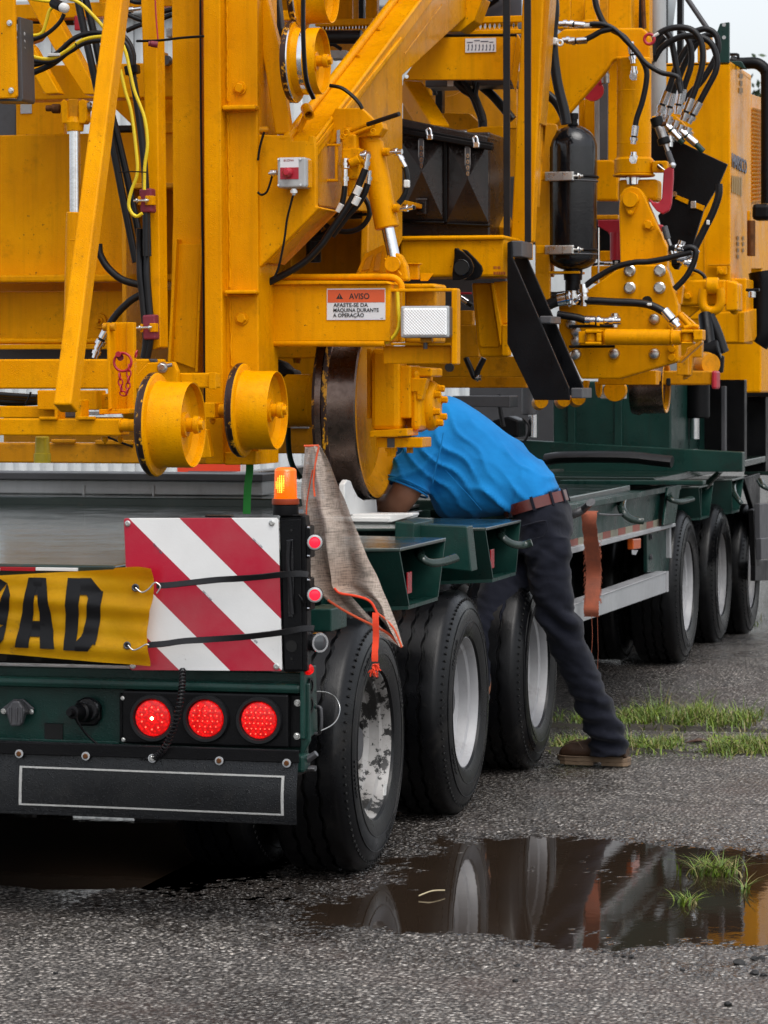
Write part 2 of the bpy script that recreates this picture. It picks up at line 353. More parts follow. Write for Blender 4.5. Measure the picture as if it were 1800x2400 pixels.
# ================================================================== ground, water
def sstep(a, b, x):
    t = min(1, max(0, (x - a) / (b - a))); return t * t * (3 - 2 * t)
def pool(x, y):                                                 # 0..1, where the ground dips under the standing water
    n = noise.noise(V((x * 2.2, y * 2.2, 3.1))) * .22 + noise.noise(V((x * 6.5, y * 6.5, 8))) * .10
    a = sstep(-.12, .50, x + n * 1.3) * sstep(1.02, .60, y + n * .9 + max(0, x - .6) * .25) * sstep(-1.42 + .15 * x, -.95 + .15 * x, y + n) * sstep(2.6, 2.0, x)
    b = sstep(-2.9, -2.2, x + n) * sstep(-.15, -.6, x - n) * sstep(1.5, .9, y + n) * sstep(-.75, -.1, y - n)
    return max(a, b)
def gz(x, y):
    z = .065 * math.exp(-((y - 6.9) / 1.5) ** 2) + .02 * math.exp(-((y - 7.9) / .7) ** 2)
    if abs(x) < 8 and abs(y) < 16:
        z += .0035 * noise.noise(V((x * .9, y * .9, 0))) + .0022 * noise.noise(V((x * 4, y * 4, 5)))
        z -= .013 * pool(x, y)
        z -= .0050 * sstep(.8, .0, x + .25 * noise.noise(V((x * 1.7, y * 1.7, 2)))) * sstep(-1.75, -.75, y + .5 * x * (x < 0) * .35 + .3 * noise.noise(V((x * 1.5, y * 1.5, 6)))) * sstep(11, 9, y)
        for jy in (3.22, 4.08): z -= .018 * math.exp(-((y - jy - .1 * noise.noise(V((x, jy, 0)))) / .035) ** 2)
    return z
def axis(lo, hi, fine, mid, midstep):
    c = []; t = lo
    while t < hi: c.append(t); t += fine
    a = lo; left = []
    while a > mid[0]: a -= midstep; left.append(a)
    st = midstep
    while a > -400: st *= 1.5; a -= st; left.append(a)
    b = hi; right = [hi]
    while b < mid[1]: b += midstep; right.append(b)
    st = midstep
    while b < 1500: st *= 1.5; b += st; right.append(b)
    return left[::-1] + c + right
xs = axis(-.7, 1.75, .014, (-4, 5), .09); ys = axis(-1.55, 1.2, .014, (-4, 12), .09)
vv = []; rj = random.Random(3)
for y in ys:
    for x in xs:
        fine = -.7 < x < 1.75 and -1.55 < y < 1.2
        vv.append((x, y, gz(x, y) + (rj.uniform(-.0028, .0028) + .0030 * noise.noise(V((x * 22, y * 22, 1))) + .0022 * noise.noise(V((x * 9, y * 9, 4))) if fine else 0)))
nx = len(xs); ff = [(j * nx + i, j * nx + i + 1, (j + 1) * nx + i + 1, (j + 1) * nx + i) for j in range(len(ys) - 1) for i in range(nx - 1)]
me = bpy.data.meshes.new('ground'); me.from_pydata(vv, [], ff); me.polygons.foreach_set('use_smooth', [True] * len(ff))
def asphalt():
    t = NT('wet_worn_asphalt'); m = t.mapn((1, 1, 1))
    wob = t.n('ShaderNodeVectorMath', operation='MULTIPLY_ADD'); nz = t.n('ShaderNodeTexNoise'); nz.inputs['Scale'].default_value = 60; t.l(m, nz.inputs[0])
    t.l(nz.outputs[1], wob.inputs[0]); wob.inputs[1].default_value = (.012, .012, .012); t.l(m, wob.inputs[2]); mv = wob.outputs[0]
    d = t.vor(62, mv); cc = t.vor(62, mv, 'Color'); sep = t.n('ShaderNodeSeparateColor'); t.l(cc, sep.inputs[0])
    st = t.ramp(sep.outputs[0], [(0, c4(.035, .031, .029)), (.28, c4(.075, .067, .061)), (.5, c4(.19, .168, .15)), (.72, c4(.40, .36, .32)), (.86, c4(.68, .615, .54)), (1, c4(.85, .80, .74))])
    c = t.mix(t.mr(d, .30, .56, 0, 1), st, c4(.014, .0125, .012))
    d2 = t.vor(130, mv, 'Color'); s2 = t.n('ShaderNodeSeparateColor'); t.l(d2, s2.inputs[0])
    c = t.mix(t.mr(s2.outputs[1], 0, 1, .1, .5), c, t.ramp(s2.outputs[0], [(0, c4(.02, .018, .016)), (.5, c4(.14, .125, .11)), (1, c4(.6, .55, .5))]))
    big = t.noise(.9, 6, .6, m); c = t.mix(t.mr(big, .42, .66, 0, .55), c, c4(.042, .036, .032))
    c = t.mix(t.mr(t.noise(1.5, 4, .6, m), .5, .72, 0, .32), c, c4(.10, .058, .046))
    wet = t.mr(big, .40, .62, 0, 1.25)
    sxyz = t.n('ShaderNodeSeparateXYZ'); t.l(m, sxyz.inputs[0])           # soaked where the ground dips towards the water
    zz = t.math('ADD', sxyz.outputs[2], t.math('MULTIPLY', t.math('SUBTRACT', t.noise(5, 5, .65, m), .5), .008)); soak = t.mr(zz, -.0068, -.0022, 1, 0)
    wet_shade = t.math('MULTIPLY', t.mr(t.math('ADD', sxyz.outputs[1], t.math('MULTIPLY', t.math('SUBTRACT', t.noise(1.3, 6, .65, m), .5), 1.8)), -1.75, -.35, 0, 1),
                 t.mr(t.math('ADD', sxyz.outputs[0], t.math('MULTIPLY', t.math('SUBTRACT', t.noise(1.7, 6, .65, m), .5), .9)), .35, -.15, 0, 1))   # run-off wetness and the trailer's shade, painted as one dark area
    soak = t.math('MAXIMUM', soak, t.math('MULTIPLY', wet_shade, .85))
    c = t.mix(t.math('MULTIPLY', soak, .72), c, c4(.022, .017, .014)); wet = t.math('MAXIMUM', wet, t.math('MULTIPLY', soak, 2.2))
    h = t.math('ADD', t.mr(d, 0, .6, 1, 0), t.math('MULTIPLY', s2.outputs[2], .35))
    b = t.bump(h, 1.0, .014)
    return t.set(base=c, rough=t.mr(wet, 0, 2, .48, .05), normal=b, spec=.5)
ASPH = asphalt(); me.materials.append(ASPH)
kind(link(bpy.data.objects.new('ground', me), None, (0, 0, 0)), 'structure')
def waterm():
    t = NT('muddy_rain_water'); n = t.noise(2.5, 4)
    return t.set(base=t.mix(n, c4(.016, .0105, .007), c4(.032, .021, .014)), rough=.015, ior=1.33, spec=.5, normal=t.bump(t.noise(14, 4), .02, .01))
WAT = waterm()
for lo, hi in (((-.6, -1.6), (2.75, 1.2)), ((-3.0, -.9), (-.05, 1.6))):
    bm = bmesh.new(); N = 40
    cx, cy_ = (lo[0] + hi[0]) / 2, (lo[1] + hi[1]) / 2; rx, ry = (hi[0] - lo[0]) / 2, (hi[1] - lo[1]) / 2
    bm.faces.new([bm.verts.new((cx + rx * math.copysign(abs(math.cos(a)) ** .35, math.cos(a)), cy_ + ry * math.copysign(abs(math.sin(a)) ** .35, math.sin(a)), -.0084)) for a in [2 * math.pi * i / N for i in range(N)]])
    kind(mk('puddle', bm, WAT), 'structure')
# soil and grass growing in the two slab joints
GRASS = [NT('grass_blade_%s' % n).set(base=c, rough=.5) for n, c in (('fresh', c4(.15, .22, .016)), ('mid', c4(.085, .145, .014)), ('dry', c4(.22, .19, .07)))]
def blades(name, spots, parent=None, kindv=None):
    bm = bmesh.new(); rg = random.Random(len(spots))
    for (x, y, z, h, lean) in spots:
        a = rg.uniform(0, 6.283); wd = rg.uniform(.0022, .0042); d = V((math.cos(a), math.sin(a), 0)); s = V((-d.y, d.x, 0)); mi = rg.choice((0, 0, 1, 1, 1, 2, 2)); pr = None
        for k in range(4):
            t = k / 3; c = V((x, y, z)) + V((0, 0, h * (t - .25 * lean * t * t))) + d * (lean * h * t * t)
            ww = wd * (1 - t * .95); cur = (bm.verts.new(c - s * ww), bm.verts.new(c + s * ww))
            if pr:
                f = bm.faces.new((pr[0], pr[1], cur[1], cur[0])); f.material_index = mi
            pr = cur
    o = mk(name, bm, GRASS, parent)
    if kindv: kind(o, kindv)
    return o
rg = random.Random(11)
CL = [(1285, 1395, 1748, 1500, .075, 1), (1450, 1605, 1752, 2300, .085, 1), (1655, 1830, 1758, 3600, .105, 1), (1590, 1670, 1765, 260, .04, .6),
      (1440, 1530, 1688, 900, .10, .8), (1500, 1700, 1692, 3000, .17, 1), (1660, 1860, 1700, 2200, .15, 1), (1270, 1440, 1690, 900, .09, .7), (1700, 1800, 1470, 300, .05, .7)]
for x0, x1, y0, n, hh, dns in CL:
    sp = []
    for _ in range(int(n * .62)):
        t = rg.betavariate(1.5, 1.5); p = PZ(0, x0 + (x1 - x0) * t, y0 + rg.gauss(0, 9) + 9 * noise.noise(V((t * 5, x0, 0))) - 6); pk = .55 + .75 * abs(noise.noise(V((p.x * 9, y0, 3)))) + .5 * max(0, noise.noise(V((p.x * 4, y0, 7))))
        if noise.noise(V((p.x * 6.5, y0 * .01, 5))) < -.16 + rg.uniform(-.12, .12): continue
        sp.append((p.x, p.y, gz(p.x, p.y) - .004, hh * rg.uniform(.25, 1.0) * (1.9 if rg.random() < .06 else 1) * pk * (.6 + .8 * t * (1 - t)), rg.uniform(.2, 1.9)))
    blades('grass', sp, None, 'stuff')
bm = bmesh.new(); c = PZ(0, 1702, 1762)
for k in range(70):
    a = rg.uniform(0, 6.28); r = abs(rg.gauss(0, .045)); p = c + V((math.cos(a) * r, math.sin(a) * r, gz(c.x, c.y) + rg.uniform(.01, .06))); u = V((math.cos(a), math.sin(a), rg.uniform(-.2, .6))).normalized(); s_ = V((-u.y, u.x, rg.uniform(-.3, .3))).normalized(); L = rg.uniform(.012, .024)
    f = bm.faces.new([bm.verts.new(p), bm.verts.new(p + u * L * .5 + s_ * L * .3), bm.verts.new(p + u * L), bm.verts.new(p + u * L * .5 - s_ * L * .3)]); f.material_index = rg.randrange(2)
kind(mk('weed_leaves', bm, GRASS), 'stuff')
SOIL = paint('dark_soil', c4(.035, .028, .02), c4(.018, .015, .011), (.7, .9), 0)
for jy in (3.24, 4.10):
    bm = bmesh.new(); N = 90; pr = None
    for i in range(N + 1):
        x = -.7 + 3.4 * i / N; w0 = .035 + .045 * abs(noise.noise(V((x * 3, jy, 2)))); yc = jy + .03 * noise.noise(V((x * 2, jy, 9)))
        cur = [bm.verts.new((x, yc + k * w0 + .015 * noise.noise(V((x * 14, k, jy))), gz(x, yc + k * w0) + (.010 if abs(k) < .9 else -.004))) for k in (-1, -.5, .5, 1)]
        if pr:
            for k in range(3): bm.faces.new((pr[k], cur[k], cur[k + 1], pr[k + 1]))
        pr = cur
    kind(mk('soil', bm, SOIL), 'stuff')
for (zx, zy, n, h, lab) in ((1425, 365, 170, .072, 'large tuft of green grass standing in the puddle'), (1310, 490, 60, .045, 'small pale grass tuft in the puddle, in front of the large one'),
                            (1560, 440, 22, .06, 'few long grass blades leaning at the right edge of the puddle')):
    c = PZ(14, zx, zy, -.006); sp = [(c.x + rg.gauss(0, .028 * n / 120), c.y + rg.gauss(0, .03), -.010, h * rg.uniform(.6, 1.25), rg.uniform(.5, 1.9)) for _ in range(n)]
    tag(blades('grass_tuft', sp), lab, 'grass tuft', 'grass tufts in the puddle')
def crack(pts, w0, seed):
    bm = bmesh.new(); pr = None; q = spline([PZ(0, x, y) for x, y in pts], 14)
    for i, p in enumerate(q):
        ww = w0 * (.35 + abs(noise.noise(V((i * .35, seed, 0))))); dy = .012 * noise.noise(V((i * .8, seed, 3)))
        cur = [bm.verts.new((p.x, p.y + dy + k * ww, gz(p.x, p.y + dy) + .0035)) for k in (-1, 1)]
        if pr: bm.faces.new((pr[0], cur[0], cur[1], pr[1]))
        pr = cur
    kind(mk('ground_crack', bm, SOIL), 'structure')
crack([(1240, 1852), (1400, 1858), (1520, 1872), (1640, 1884), (1800, 1886)], .008, 1); crack([(1560, 1530), (1680, 1538), (1800, 1535)], .02, 2); crack([(1300, 1560), (1420, 1575), (1500, 1572)], .008, 5); crack([(1660, 1858), (1730, 1838), (1800, 1822)], .006, 9)
# clods on the ground
def clod(name, c, r, seed, mat):
    bm = bmesh.new(); bmesh.ops.create_icosphere(bm, subdivisions=2, radius=r)
    for v in bm.verts:
        v.co *= 1 + .45 * noise.noise(v.co * (1.1 / r) + V((seed, 0, 0))); v.co.z *= .6; v.co += c
    return mk(name, bm, mat, None, True, 30)
CLOD = paint('dark_clod', c4(.014, .013, .013), c4(.008, .008, .008), (.5, .8), 0)
CLODL = ['largest black clod near the right edge below the puddle', 'black clod at the far right edge, left one of the pair', 'black clod at the far right edge, right one of the pair', 'leftmost of three small clods in a row below the puddle', 'middle one of three small clods in a row below the puddle', 'rightmost of three small clods in a row below the puddle', 'small black clod standing alone below the straw, the farther one', 'small black clod standing alone below the straw, the nearer one', 'flat dark clod near the bottom right corner', 'tiny clod just above the row of three clods', 'low dark clod under the largest clod', 'dark clod at the right edge under the pair of clods', 'tiny clod between the row of three and the largest clod', 'tiny clod at the muddy front edge of the puddle']
for i, (zx, zy, r) in enumerate(((1535, 757, .017), (1600, 735, .011), (1630, 732, .011), (1003, 723, .008), (1035, 722, .007), (1068, 727, .008), (575, 768, .009), (568, 832, .008), (1488, 940, .012), (950, 698, .007), (1600, 800, .012), (1640, 808, .010), (1290, 788, .007), (490, 655, .006))):
    c = PZ(14, zx, zy); c.z = gz(c.x, c.y) + r * .3
    tag(clod('clod', c, r, i * 3.7, CLOD), CLODL[i], 'clod', 'black clods on the asphalt')
for zx, zy, r in ((240, 800, .007), (230, 868, .006)):
    c = PZ(13, zx, zy); c.z = gz(c.x, c.y) + r * .3
    tag(clod('clod', c, r, zx, CLOD), 'black speck of clod at the bottom left, the %s of two' % ('farther' if zy < 850 else 'nearer'), 'clod', 'black clods on the asphalt')
STRAW = NT('dry_straw').set(base=c4(.45, .38, .24), rough=.7)
a, b = PZ(14, 150, 460, .0), PZ(14, 262, 436, .004)
tag(tube('straw', [a, (a + b) / 2 + V((0, 0, .006)), b], .0022, STRAW), 'pale bent straw floating in the puddle beside the tyre reflection', 'straw')
LEAFM = NT('dead_leaf').set(base=c4(.07, .03, .018), rough=.6)
a = PZ(12, 985, 2055); b = PZ(12, 1140, 2045)
bm = bmesh.new(); mid = (a + b) / 2; s = (b - a)
prism_bm(bm, [a + V((0, 0, gz(a.x, a.y) + .004)), mid + V((0, -.035, gz(a.x, a.y) + .012)), b + V((0, 0, gz(b.x, b.y) + .004)), mid + V((0, .045, gz(a.x, a.y) + .014))], V((0, 0, .003)))
tag(mk('dead_leaf', bm, LEAFM), 'brown dead leaf lying beside the grass on the asphalt', 'leaf')
# ================================================================== far things: white shed, trees
SHEDM = paint('white_corrugated_sheet', c4(.62, .64, .64), c4(.5, .52, .52), (.4, .6), 0, .3, c4(.3, .3, .28), .25)
shed = thing('corrugated_shed', 'white corrugated metal shed wall behind the trailer', 'shed', (-9, 24, 0))
for i in range(26):
    x0 = -30.4 + i * .98; bm = bmesh.new(); pr = None
    for k in range(25):
        t = k / 24; cur = [bm.verts.new((x0 + t * .97, 24 - .03 * abs(math.sin(t * math.pi * 6)), z)) for z in (.05, 5.6)]
        if pr: bm.faces.new((pr[0], cur[0], cur[1], pr[1]))
        pr = cur
    mk('panel', bm, SHEDM, shed)
bx('roof', -30.6, -4.7, 23.8, 34, 5.6, 5.8, GREY, shed, .02); bx('base_strip', -30.5, -4.8, 23.9, 24.2, -.05, .3, DGREY, shed, .01); bx('side_wall', -5.1, -4.9, 24.1, 34, 0, 5.6, SHEDM, shed, .01)
LEAVES = [NT('tree_leaf_%s' % n).set(base=c, rough=.7) for n, c in (('a', c4(.035, .06, .02)), ('b', c4(.05, .085, .03)), ('c', c4(.025, .045, .018)))]
BARK = paint('bark', c4(.09, .07, .05), c4(.05, .04, .03), (.8, .95), 0)
for i, (x, y, h, r, lab) in enumerate(((-5.7, 58.6, 8.3, 2.2, 'leafy green tree rising beyond the engine cover under the sky'), (-2.0, 66, 7.0, 2.8, 'broad green tree farther right beyond the yellow machine'), (-12.5, 75, 6.5, 2.2, 'tree hidden low behind the engine cover and pipe rail'))):
    tr = thing('tree', lab, 'tree', (x, y, 0), 'trees beyond the yard'); q = random.Random(i)
    bm = bmesh.new(); sweep_bm(bm, spline([V((x, y, -.1)), V((x + .1, y, h * .35)), V((x - .1, y, h * .8))]), lambda t: .22 * (1 - .8 * t), 8)
    for k in range(7):
        a = q.uniform(0, 6.28); z0 = h * q.uniform(.3, .6); sweep_bm(bm, [V((x, y, z0)), V((x + math.cos(a) * r * .4, y + math.sin(a) * r * .4, z0 + h * .12)), V((x + math.cos(a) * r * .75, y + math.sin(a) * r * .75, z0 + h * .26))], lambda t: .08 * (1 - .7 * t), 6)
    mk('trunk', bm, BARK, tr)
    bm = bmesh.new(); cl = [(V((q.gauss(0, r * .45), q.gauss(0, r * .45), q.uniform(h * .42, h * .95))), q.uniform(.35, .8)) for _ in range(26)]
    for c, rr in cl:
        mi = q.randrange(3)
        for _ in range(110):
            p = V((x, y, 0)) + c + V((q.gauss(0, rr * .6), q.gauss(0, rr * .6), q.gauss(0, rr * .5))); u = V((q.uniform(-1, 1), q.uniform(-1, 1), q.uniform(-1, 1))).normalized(); v = u.orthogonal().normalized(); s = q.uniform(.06, .13)
            f = bm.faces.new([bm.verts.new(p + u * s), bm.verts.new(p + v * s * .6), bm.verts.new(p - u * s), bm.verts.new(p - v * s * .6)]); f.material_index = mi
    mk('crown', bm, LEAVES, tr)
# ================================================================== the low-loader trailer
T = thing('lowboy_trailer', 'dark green multi-axle low-loader trailer standing on the wet asphalt under the yellow machine', 'trailer', (-1.3, 1.0, 0))
# wheels: rim lathe + tyre + hub plate, copied
def make_wheel(parent, loc):
    o = V((0, 0, 0)); ax = V((-1, 0, 0)); bm = bmesh.new()
    prof = [(.004, .235), (-.004, .236), (-.006, .228), (.004, .222), (.022, .218), (.028, .205), (.060, .199), (.075, .186), (.150, .180), (.158, .168), (.150, .120), (.135, .112), (.128, .095), (.128, 0)]
    lathe_bm(bm, prof, o, ax, 56); w_ = mk('wheel', bm, SIL, None, True, 30, keep=True); col.objects.unlink(w_)
    col.objects.link(w_); w_.parent = parent; w_.matrix_parent_inverse = Matrix.Translation(-ORG[parent.name]); w_.location = loc; ORG[w_.name] = V(loc)
    # tyre
    S = 120; R0 = .395; rim = .224
    out = [(.004, rim + .004), (-.014, rim + .012), (-.026, rim + .05), (-.026, rim + .085), (-.018, rim + .115), (-.008, R0 - .034), (.004, R0 - .014), (.013, R0 - .004), (.024, R0)]
    grooves = (.068, .115, .162); pts = [(a, b, 0) for a, b in out]
    for g in grooves: pts += [(g - .0065, R0 + .001, 1), (g - .0052, R0 - .016, 1), (g + .0052, R0 - .016, 1), (g + .0065, R0 + .001, 1)]
    pts += [(.206, R0, 0), (.217, R0 - .004, 0), (.228, R0 - .016, 0), (.240, R0 - .05, 0), (.256, rim + .08, 0), (.250, rim + .02, 0), (.226, rim, 0)]
    bm = bmesh.new(); rings = []
    for k in range(S):
        a = 2 * math.pi * k / S; zz = .0035 * (1 if k % 4 in (1, 2) else -1)
        rings.append([bm.verts.new((-(t + zz * z), r * math.sin(a), r * math.cos(a))) for t, r, z in pts])
    for k in range(S):
        A, B = rings[k], rings[(k + 1) % S]
        for j in range(len(pts) - 1): bm.faces.new((A[j], A[j + 1], B[j + 1], B[j]))
    # flattened at the contact patch
    for v in bm.verts:
        if v.co.z < -.383: v.co.z = -.383 - (v.co.z + .383) * -.1
    ty = mk('tyre', bm, TYRE, None, True, 38, keep=True); ty.parent = w_
    bm = bmesh.new()
    for k in range(10):
        a = 2 * math.pi * k / 10; p = V((-.135, .085 * 1.2 * math.cos(a), .085 * 1.2 * math.sin(a))); lathe_bm(bm, [(-.03, 0), (-.03, .011), (0, .013), (.01, .013), (.01, 0)], p, ax, 6)
    lathe_bm(bm, [(.04, 0), (.04, .05), (.05, .062), (.14, .066), (.14, 0)], o, ax, 28)
    hb = mk('hub', bm, DGREY, None, True, 35, keep=True); hb.parent = w_
    # moulded rings on the sidewall
    bm = bmesh.new()
    for rr in (rim + .062, rim + .108): sweep_bm(bm, torus_pts((.0265 if rr < .3 else .0215, 0, 0), rr, (1, 0, 0), 72), .0016, 5, True)
    rb = mk('sidewall_ring', bm, TYRE, None, True, keep=True); rb.parent = w_
    bm = bmesh.new()
    for k in range(84):                                         # wear notches on the shoulder and sipes beside the grooves
        a = 2 * math.pi * k / 84; ca, sa = math.cos(a), math.sin(a); rad = V((0, sa, ca)); tan = V((0, ca, -sa))
        c = rad * (R0 - .030) + V((.0105, 0, 0)); prism_bm(bm, [c + tan * .003 + rad * .005, c - tan * .003 + rad * .005, c - tan * .003 - rad * .005, c + tan * .003 - rad * .005], V((-.004, 0, 0)))
        for g in grooves:
            for s_ in (-1, 1):
                c = rad * (R0 + .0004) + V((-(g + s_ * .012), 0, 0)) + tan * (.006 * s_); e = V((.006 * s_, 0, 0)) + tan * .005; n_ = e.cross(rad).normalized() * .0012
                bm.faces.new([bm.verts.new(c + n_), bm.verts.new(c + e), bm.verts.new(c - n_), bm.verts.new(c - e * .4)])
    nb = kind(mk('tread_sipes', bm, DARKV, None, keep=True), 'stuff'); nb.parent = w_
    bm = bmesh.new()                                            # moulded size marks as plain raised bars
    for c0 in (.9, 2.5, 4.3, 5.6):
        for k in range(9):
            a = c0 + k * .045; ca, sa = math.cos(a), math.sin(a); rad = V((0, sa, ca)); tan = V((0, ca, -sa)); c = rad * (rim + .083) + V((.0255, 0, 0)); h_ = .009 if k % 3 else .005
            prism_bm(bm, [c + tan * .004 + rad * h_, c - tan * .004 + rad * h_, c - tan * .004 - rad * h_, c + tan * .004 - rad * h_], V((.0016, 0, 0)))
    nb = kind(mk('sidewall_marks', bm, TYRE, None, keep=True), 'stuff'); nb.parent = w_
    return w_
def copy_wheel(w_, loc, rim_mat=None, rot=0, ang=0.0):
    c = w_.copy(); col.objects.link(c); c.location = loc; c.rotation_euler = (ang, 0, rot)
    if rim_mat:
        c.data = c.data.copy(); c.data.materials[0] = rim_mat
    for ch in w_.children:
        d = ch.copy(); col.objects.link(d); d.parent = c
    return c
AXY = (0, 1.31, 2.62, 6.63, 7.94, 9.25); WZ = {3: .065, 4: .047, 5: -.004}
w0 = make_wheel(T, V((0, 0, .388)))
w0.data = w0.data.copy(); w0.data.materials[0] = SILP
w0['label'] = 'rearmost wheel with peeling silver rim'
wheels = [w0]
for i, y in enumerate(AXY):
    z = .388 + WZ.get(i, 0)
    if i: wheels.append(copy_wheel(w0, (0, y, z), SIL, 0, .4 * i))
    copy_wheel(w0, (-.31, y, z), SIL); copy_wheel(w0, (-2.6, y, z), SIL, math.pi); copy_wheel(w0, (-2.29, y, z), SIL, math.pi)
    cyl('axle', (-2.3, y, z), (-.3, y, z), .06, BLK, T)
for w_ in wheels[1:]:
    if 'label' in w_: del w_['label']
for w_ in [o for o in T.children if o.name.startswith('wheel') and o is not w0]:
    if 'label' in w_: del w_['label']
bm = bmesh.new(); prism_bm(bm, [PX(15, 740, 1440, .027), PX(15, 757, 1437, .027), PX(15, 752, 1515, .027), PX(15, 736, 1518, .027)], V((-.003, 0, 0)))
mk('balance_sticker', bm, WHT, T)
# deck: main body, outriggers, rear frame
bx('deck_plate', -2.55, -.50, -1.0, 2.95, .955, 1.0, GRNW, T, .006)
bx('frame_rail', -.95, -.75, -.95, 9.6, .62, .95, GRN, T, .008); bx('frame_rail', -1.9, -1.7, -.95, 9.6, .62, .95, GRN, T, .008)
bx('deck_plate', -2.5, -.02, 2.96, 5.0, .99, 1.035, GRNW, T, .006)
bx('cross_member', -2.2, -.5, .1, .2, .7, .95, GRN, T); bx('cross_member', -2.2, -.5, 1.45, 1.55, .7, .95, GRN, T)
def outrigger(tl, tr, bl, br, X, root, refl=True, view=10):
    a, b, c, d = [PX(view, *q, X) for q in (tl, tr, br, bl)]; t = .012; y0, y1 = a.y, b.y; z1 = (a.z + b.z) / 2
    o = prism('outrigger', [V((X, y0, z1)), V((X, y1, z1)), V((root, y1 + .12, z1)), V((root, y0 - .22, z1))], (0, 0, -t), GRNW, T, .003)     # top plate
    z0 = (c.z + d.z) / 2
    for (yt, yb, s, e) in ((y0, d.y, 1, -.10), (y1, c.y, -1, .06)):
        bm = bmesh.new(); q0 = [V((X - .002, yt, z1 - t)), V((X - .002, yb, z0)), V((root, yb + e, z0 - .03)), V((root, yt + e, z1 - t))]
        prism_bm(bm, q0, V((0, s * t, 0))); mk('outrigger_wall', bm, GRN, o)
    bm = bmesh.new(); prism_bm(bm, [V((X - .004, d.y, z0)), V((X - .004, c.y, z0)), V((root, c.y + .06, z0 - .03)), V((root, d.y - .1, z0 - .03))], V((0, 0, -.012))); mk('outrigger_floor', bm, GRN, o)
    bm = bmesh.new(); prism_bm(bm, [V((X - .25, y0 + .01, z0)), V((X - .25, y1 - .01, z0)), V((X - .25, y1 - .01, z1 - t)), V((X - .25, y0 + .01, z1 - t))], V((-.01, 0, 0))); mk('outrigger_back', bm, GRN, o)
    if refl:
        yy = d.y + .10; bx('reflector', X - .035, X - .03, yy, yy + .06, z0 + .03, z0 + .10, REDRF, o, .002); bx('reflector_mount', X - .20, X - .037, yy + .02, yy + .03, z0 + .01, z0 + .10, BLK, o, .002)
    return o, z1
def hook(n, pts, X, r=.013, mat=None, flat=1.5):
    return tube('tie_hook', [PX(n, q[0], q[1], X + (q[2] if len(q) > 2 else 0)) for q in pts], lambda t: r * (1 - .25 * t), mat or GRNW, T, sides=10, flat=flat)
outrigger((860, 605), (1137, 530), (918, 950), (1095, 885), .06, -.55); outrigger((1375, 480), (1587, 425), (1420, 785), (1560, 740), .06, -.55)
hook(10, [(985, 560, -.06), (978, 610, -.04), (985, 650, 0), (1040, 685, .03), (1120, 680, .06), (1200, 655, .09)], .03)
hook(10, [(1478, 450, -.06), (1462, 505, -.02), (1475, 535, 0), (1530, 572, .03), (1600, 580, .06), (1650, 565, .09)], .03)
bx('deck_edge_beam', -.62, -.52, -.8, 2.9, .80, .95, GRN, T, .006)
pl('gusset_block', 10, [(830, 440), (945, 450), (945, 700), (830, 690)], 1.05, .3, GRN, T)
pl('deck_filler', 10, [(945, 455), (1260, 470), (1290, 740), (1110, 720), (945, 700)], 1.15, .1, GRN, T)
# rear bulkhead
YB = -1.0
rb_ = bx('rear_bulkhead', -2.6, P(9, 1590, 1000, YB).x, YB, YB + .02, P(9, 800, 1365, YB).z, P(9, 800, 925, YB).z, GRN, T, .004)
rc('bulkhead_lip', 9, -3000, 940, 1562, 1005, -1.06, .06, GRN, T, .012)
rc('bulkhead_ledge', 9, -3000, 1318, 1575, 1372, -1.075, .075, GRN, T, .008)
rc('bulkhead_rib', 9, -3000, 1285, 620, 1300, -1.008, .008, GRN, T, .003)
pl('corner_plate', 9, [(1565, 1000), (1600, 1000), (1605, 1300), (1570, 1372), (1556, 1372)], -1.04, .02, GRN, T)
px('side_bracket', 9, [(1575, 900), (1640, 905), (1648, 1250), (1600, 1290), (1575, 1290)], .075, .012, GRN, T)
for zy in (1050, 1150): lathe('bracket_hole_rim', [(0, .02), (.004, .024), (.004, .016), (0, .016)], PX(9, 1608, zy - 40, .076), (1, 0, 0), BLK, T, 20)
rc('deck_tail_strip', 9, -3000, 838, 690, 912, -1.03, .03, ALU, T, .003)
for zx in (18, 198, 378, 560): lathe('strip_hole', [(0, 0), (0, .011), (.003, .013), (.003, 0)], P(9, zx, 862, -1.0315), (0, -1, 0), DARKV, T, 18)
rc('tape_strip', 9, 0, 395, 182, 418, -1.012, .010, REDRF, T, .001); rc('tape_strip', 9, 184, 398, 400, 418, -1.012, .010, WHT, T, .001); rc('tape_strip', 9, -420, 395, -2, 418, -1.012, .010, WHT, T, .001)
rc('rear_closure', 9, -3000, 405, 1440, 840, -.99, .02, GRN, T, .003)
# socket cap, plug, square hole
cap = pl('socket_cover', 9, [(62, 1088), (98, 1088), (130, 1140), (104, 1222), (52, 1224), (26, 1140)], -1.05, .03, DGREY, T, .006)
pl('cover_flange', 9, [(70, 1080), (120, 1080), (178, 1130), (150, 1160), (8, 1160), (0, 1135)], -1.012, .008, DGREY, cap, .003)
for q in (50, 80, 108): pl('cover_rib', 9, [(q, 1125), (q + 8, 1125), (q + 6, 1205), (q + 2, 1205)], -1.056, .006, DGREY, cap, .001)
bolts(9, [(18, 1143), (162, 1145)], -1.012, .006, ZINC, cap)
pg = pl('plug', 9, [(400, 1085), (490, 1085), (520, 1115), (520, 1185), (490, 1220), (400, 1220), (385, 1190), (385, 1110)], -1.02, .02, BLK, T, .006)
lathe('plug_body', [(0, 0), (0, .028), (.03, .028), (.034, .022), (.07, .019), (.072, .012), (.09, .010), (.09, 0)], P(9, 448, 1150, -1.02), (-.25, -1, .1), BLK, pg, 24)
lathe('plug_cap', [(0, 0), (0, .034), (.012, .034), (.016, .03), (.016, 0)], P(9, 460, 1130, -1.02), (0, -1, 0), BLKT, pg, 24)
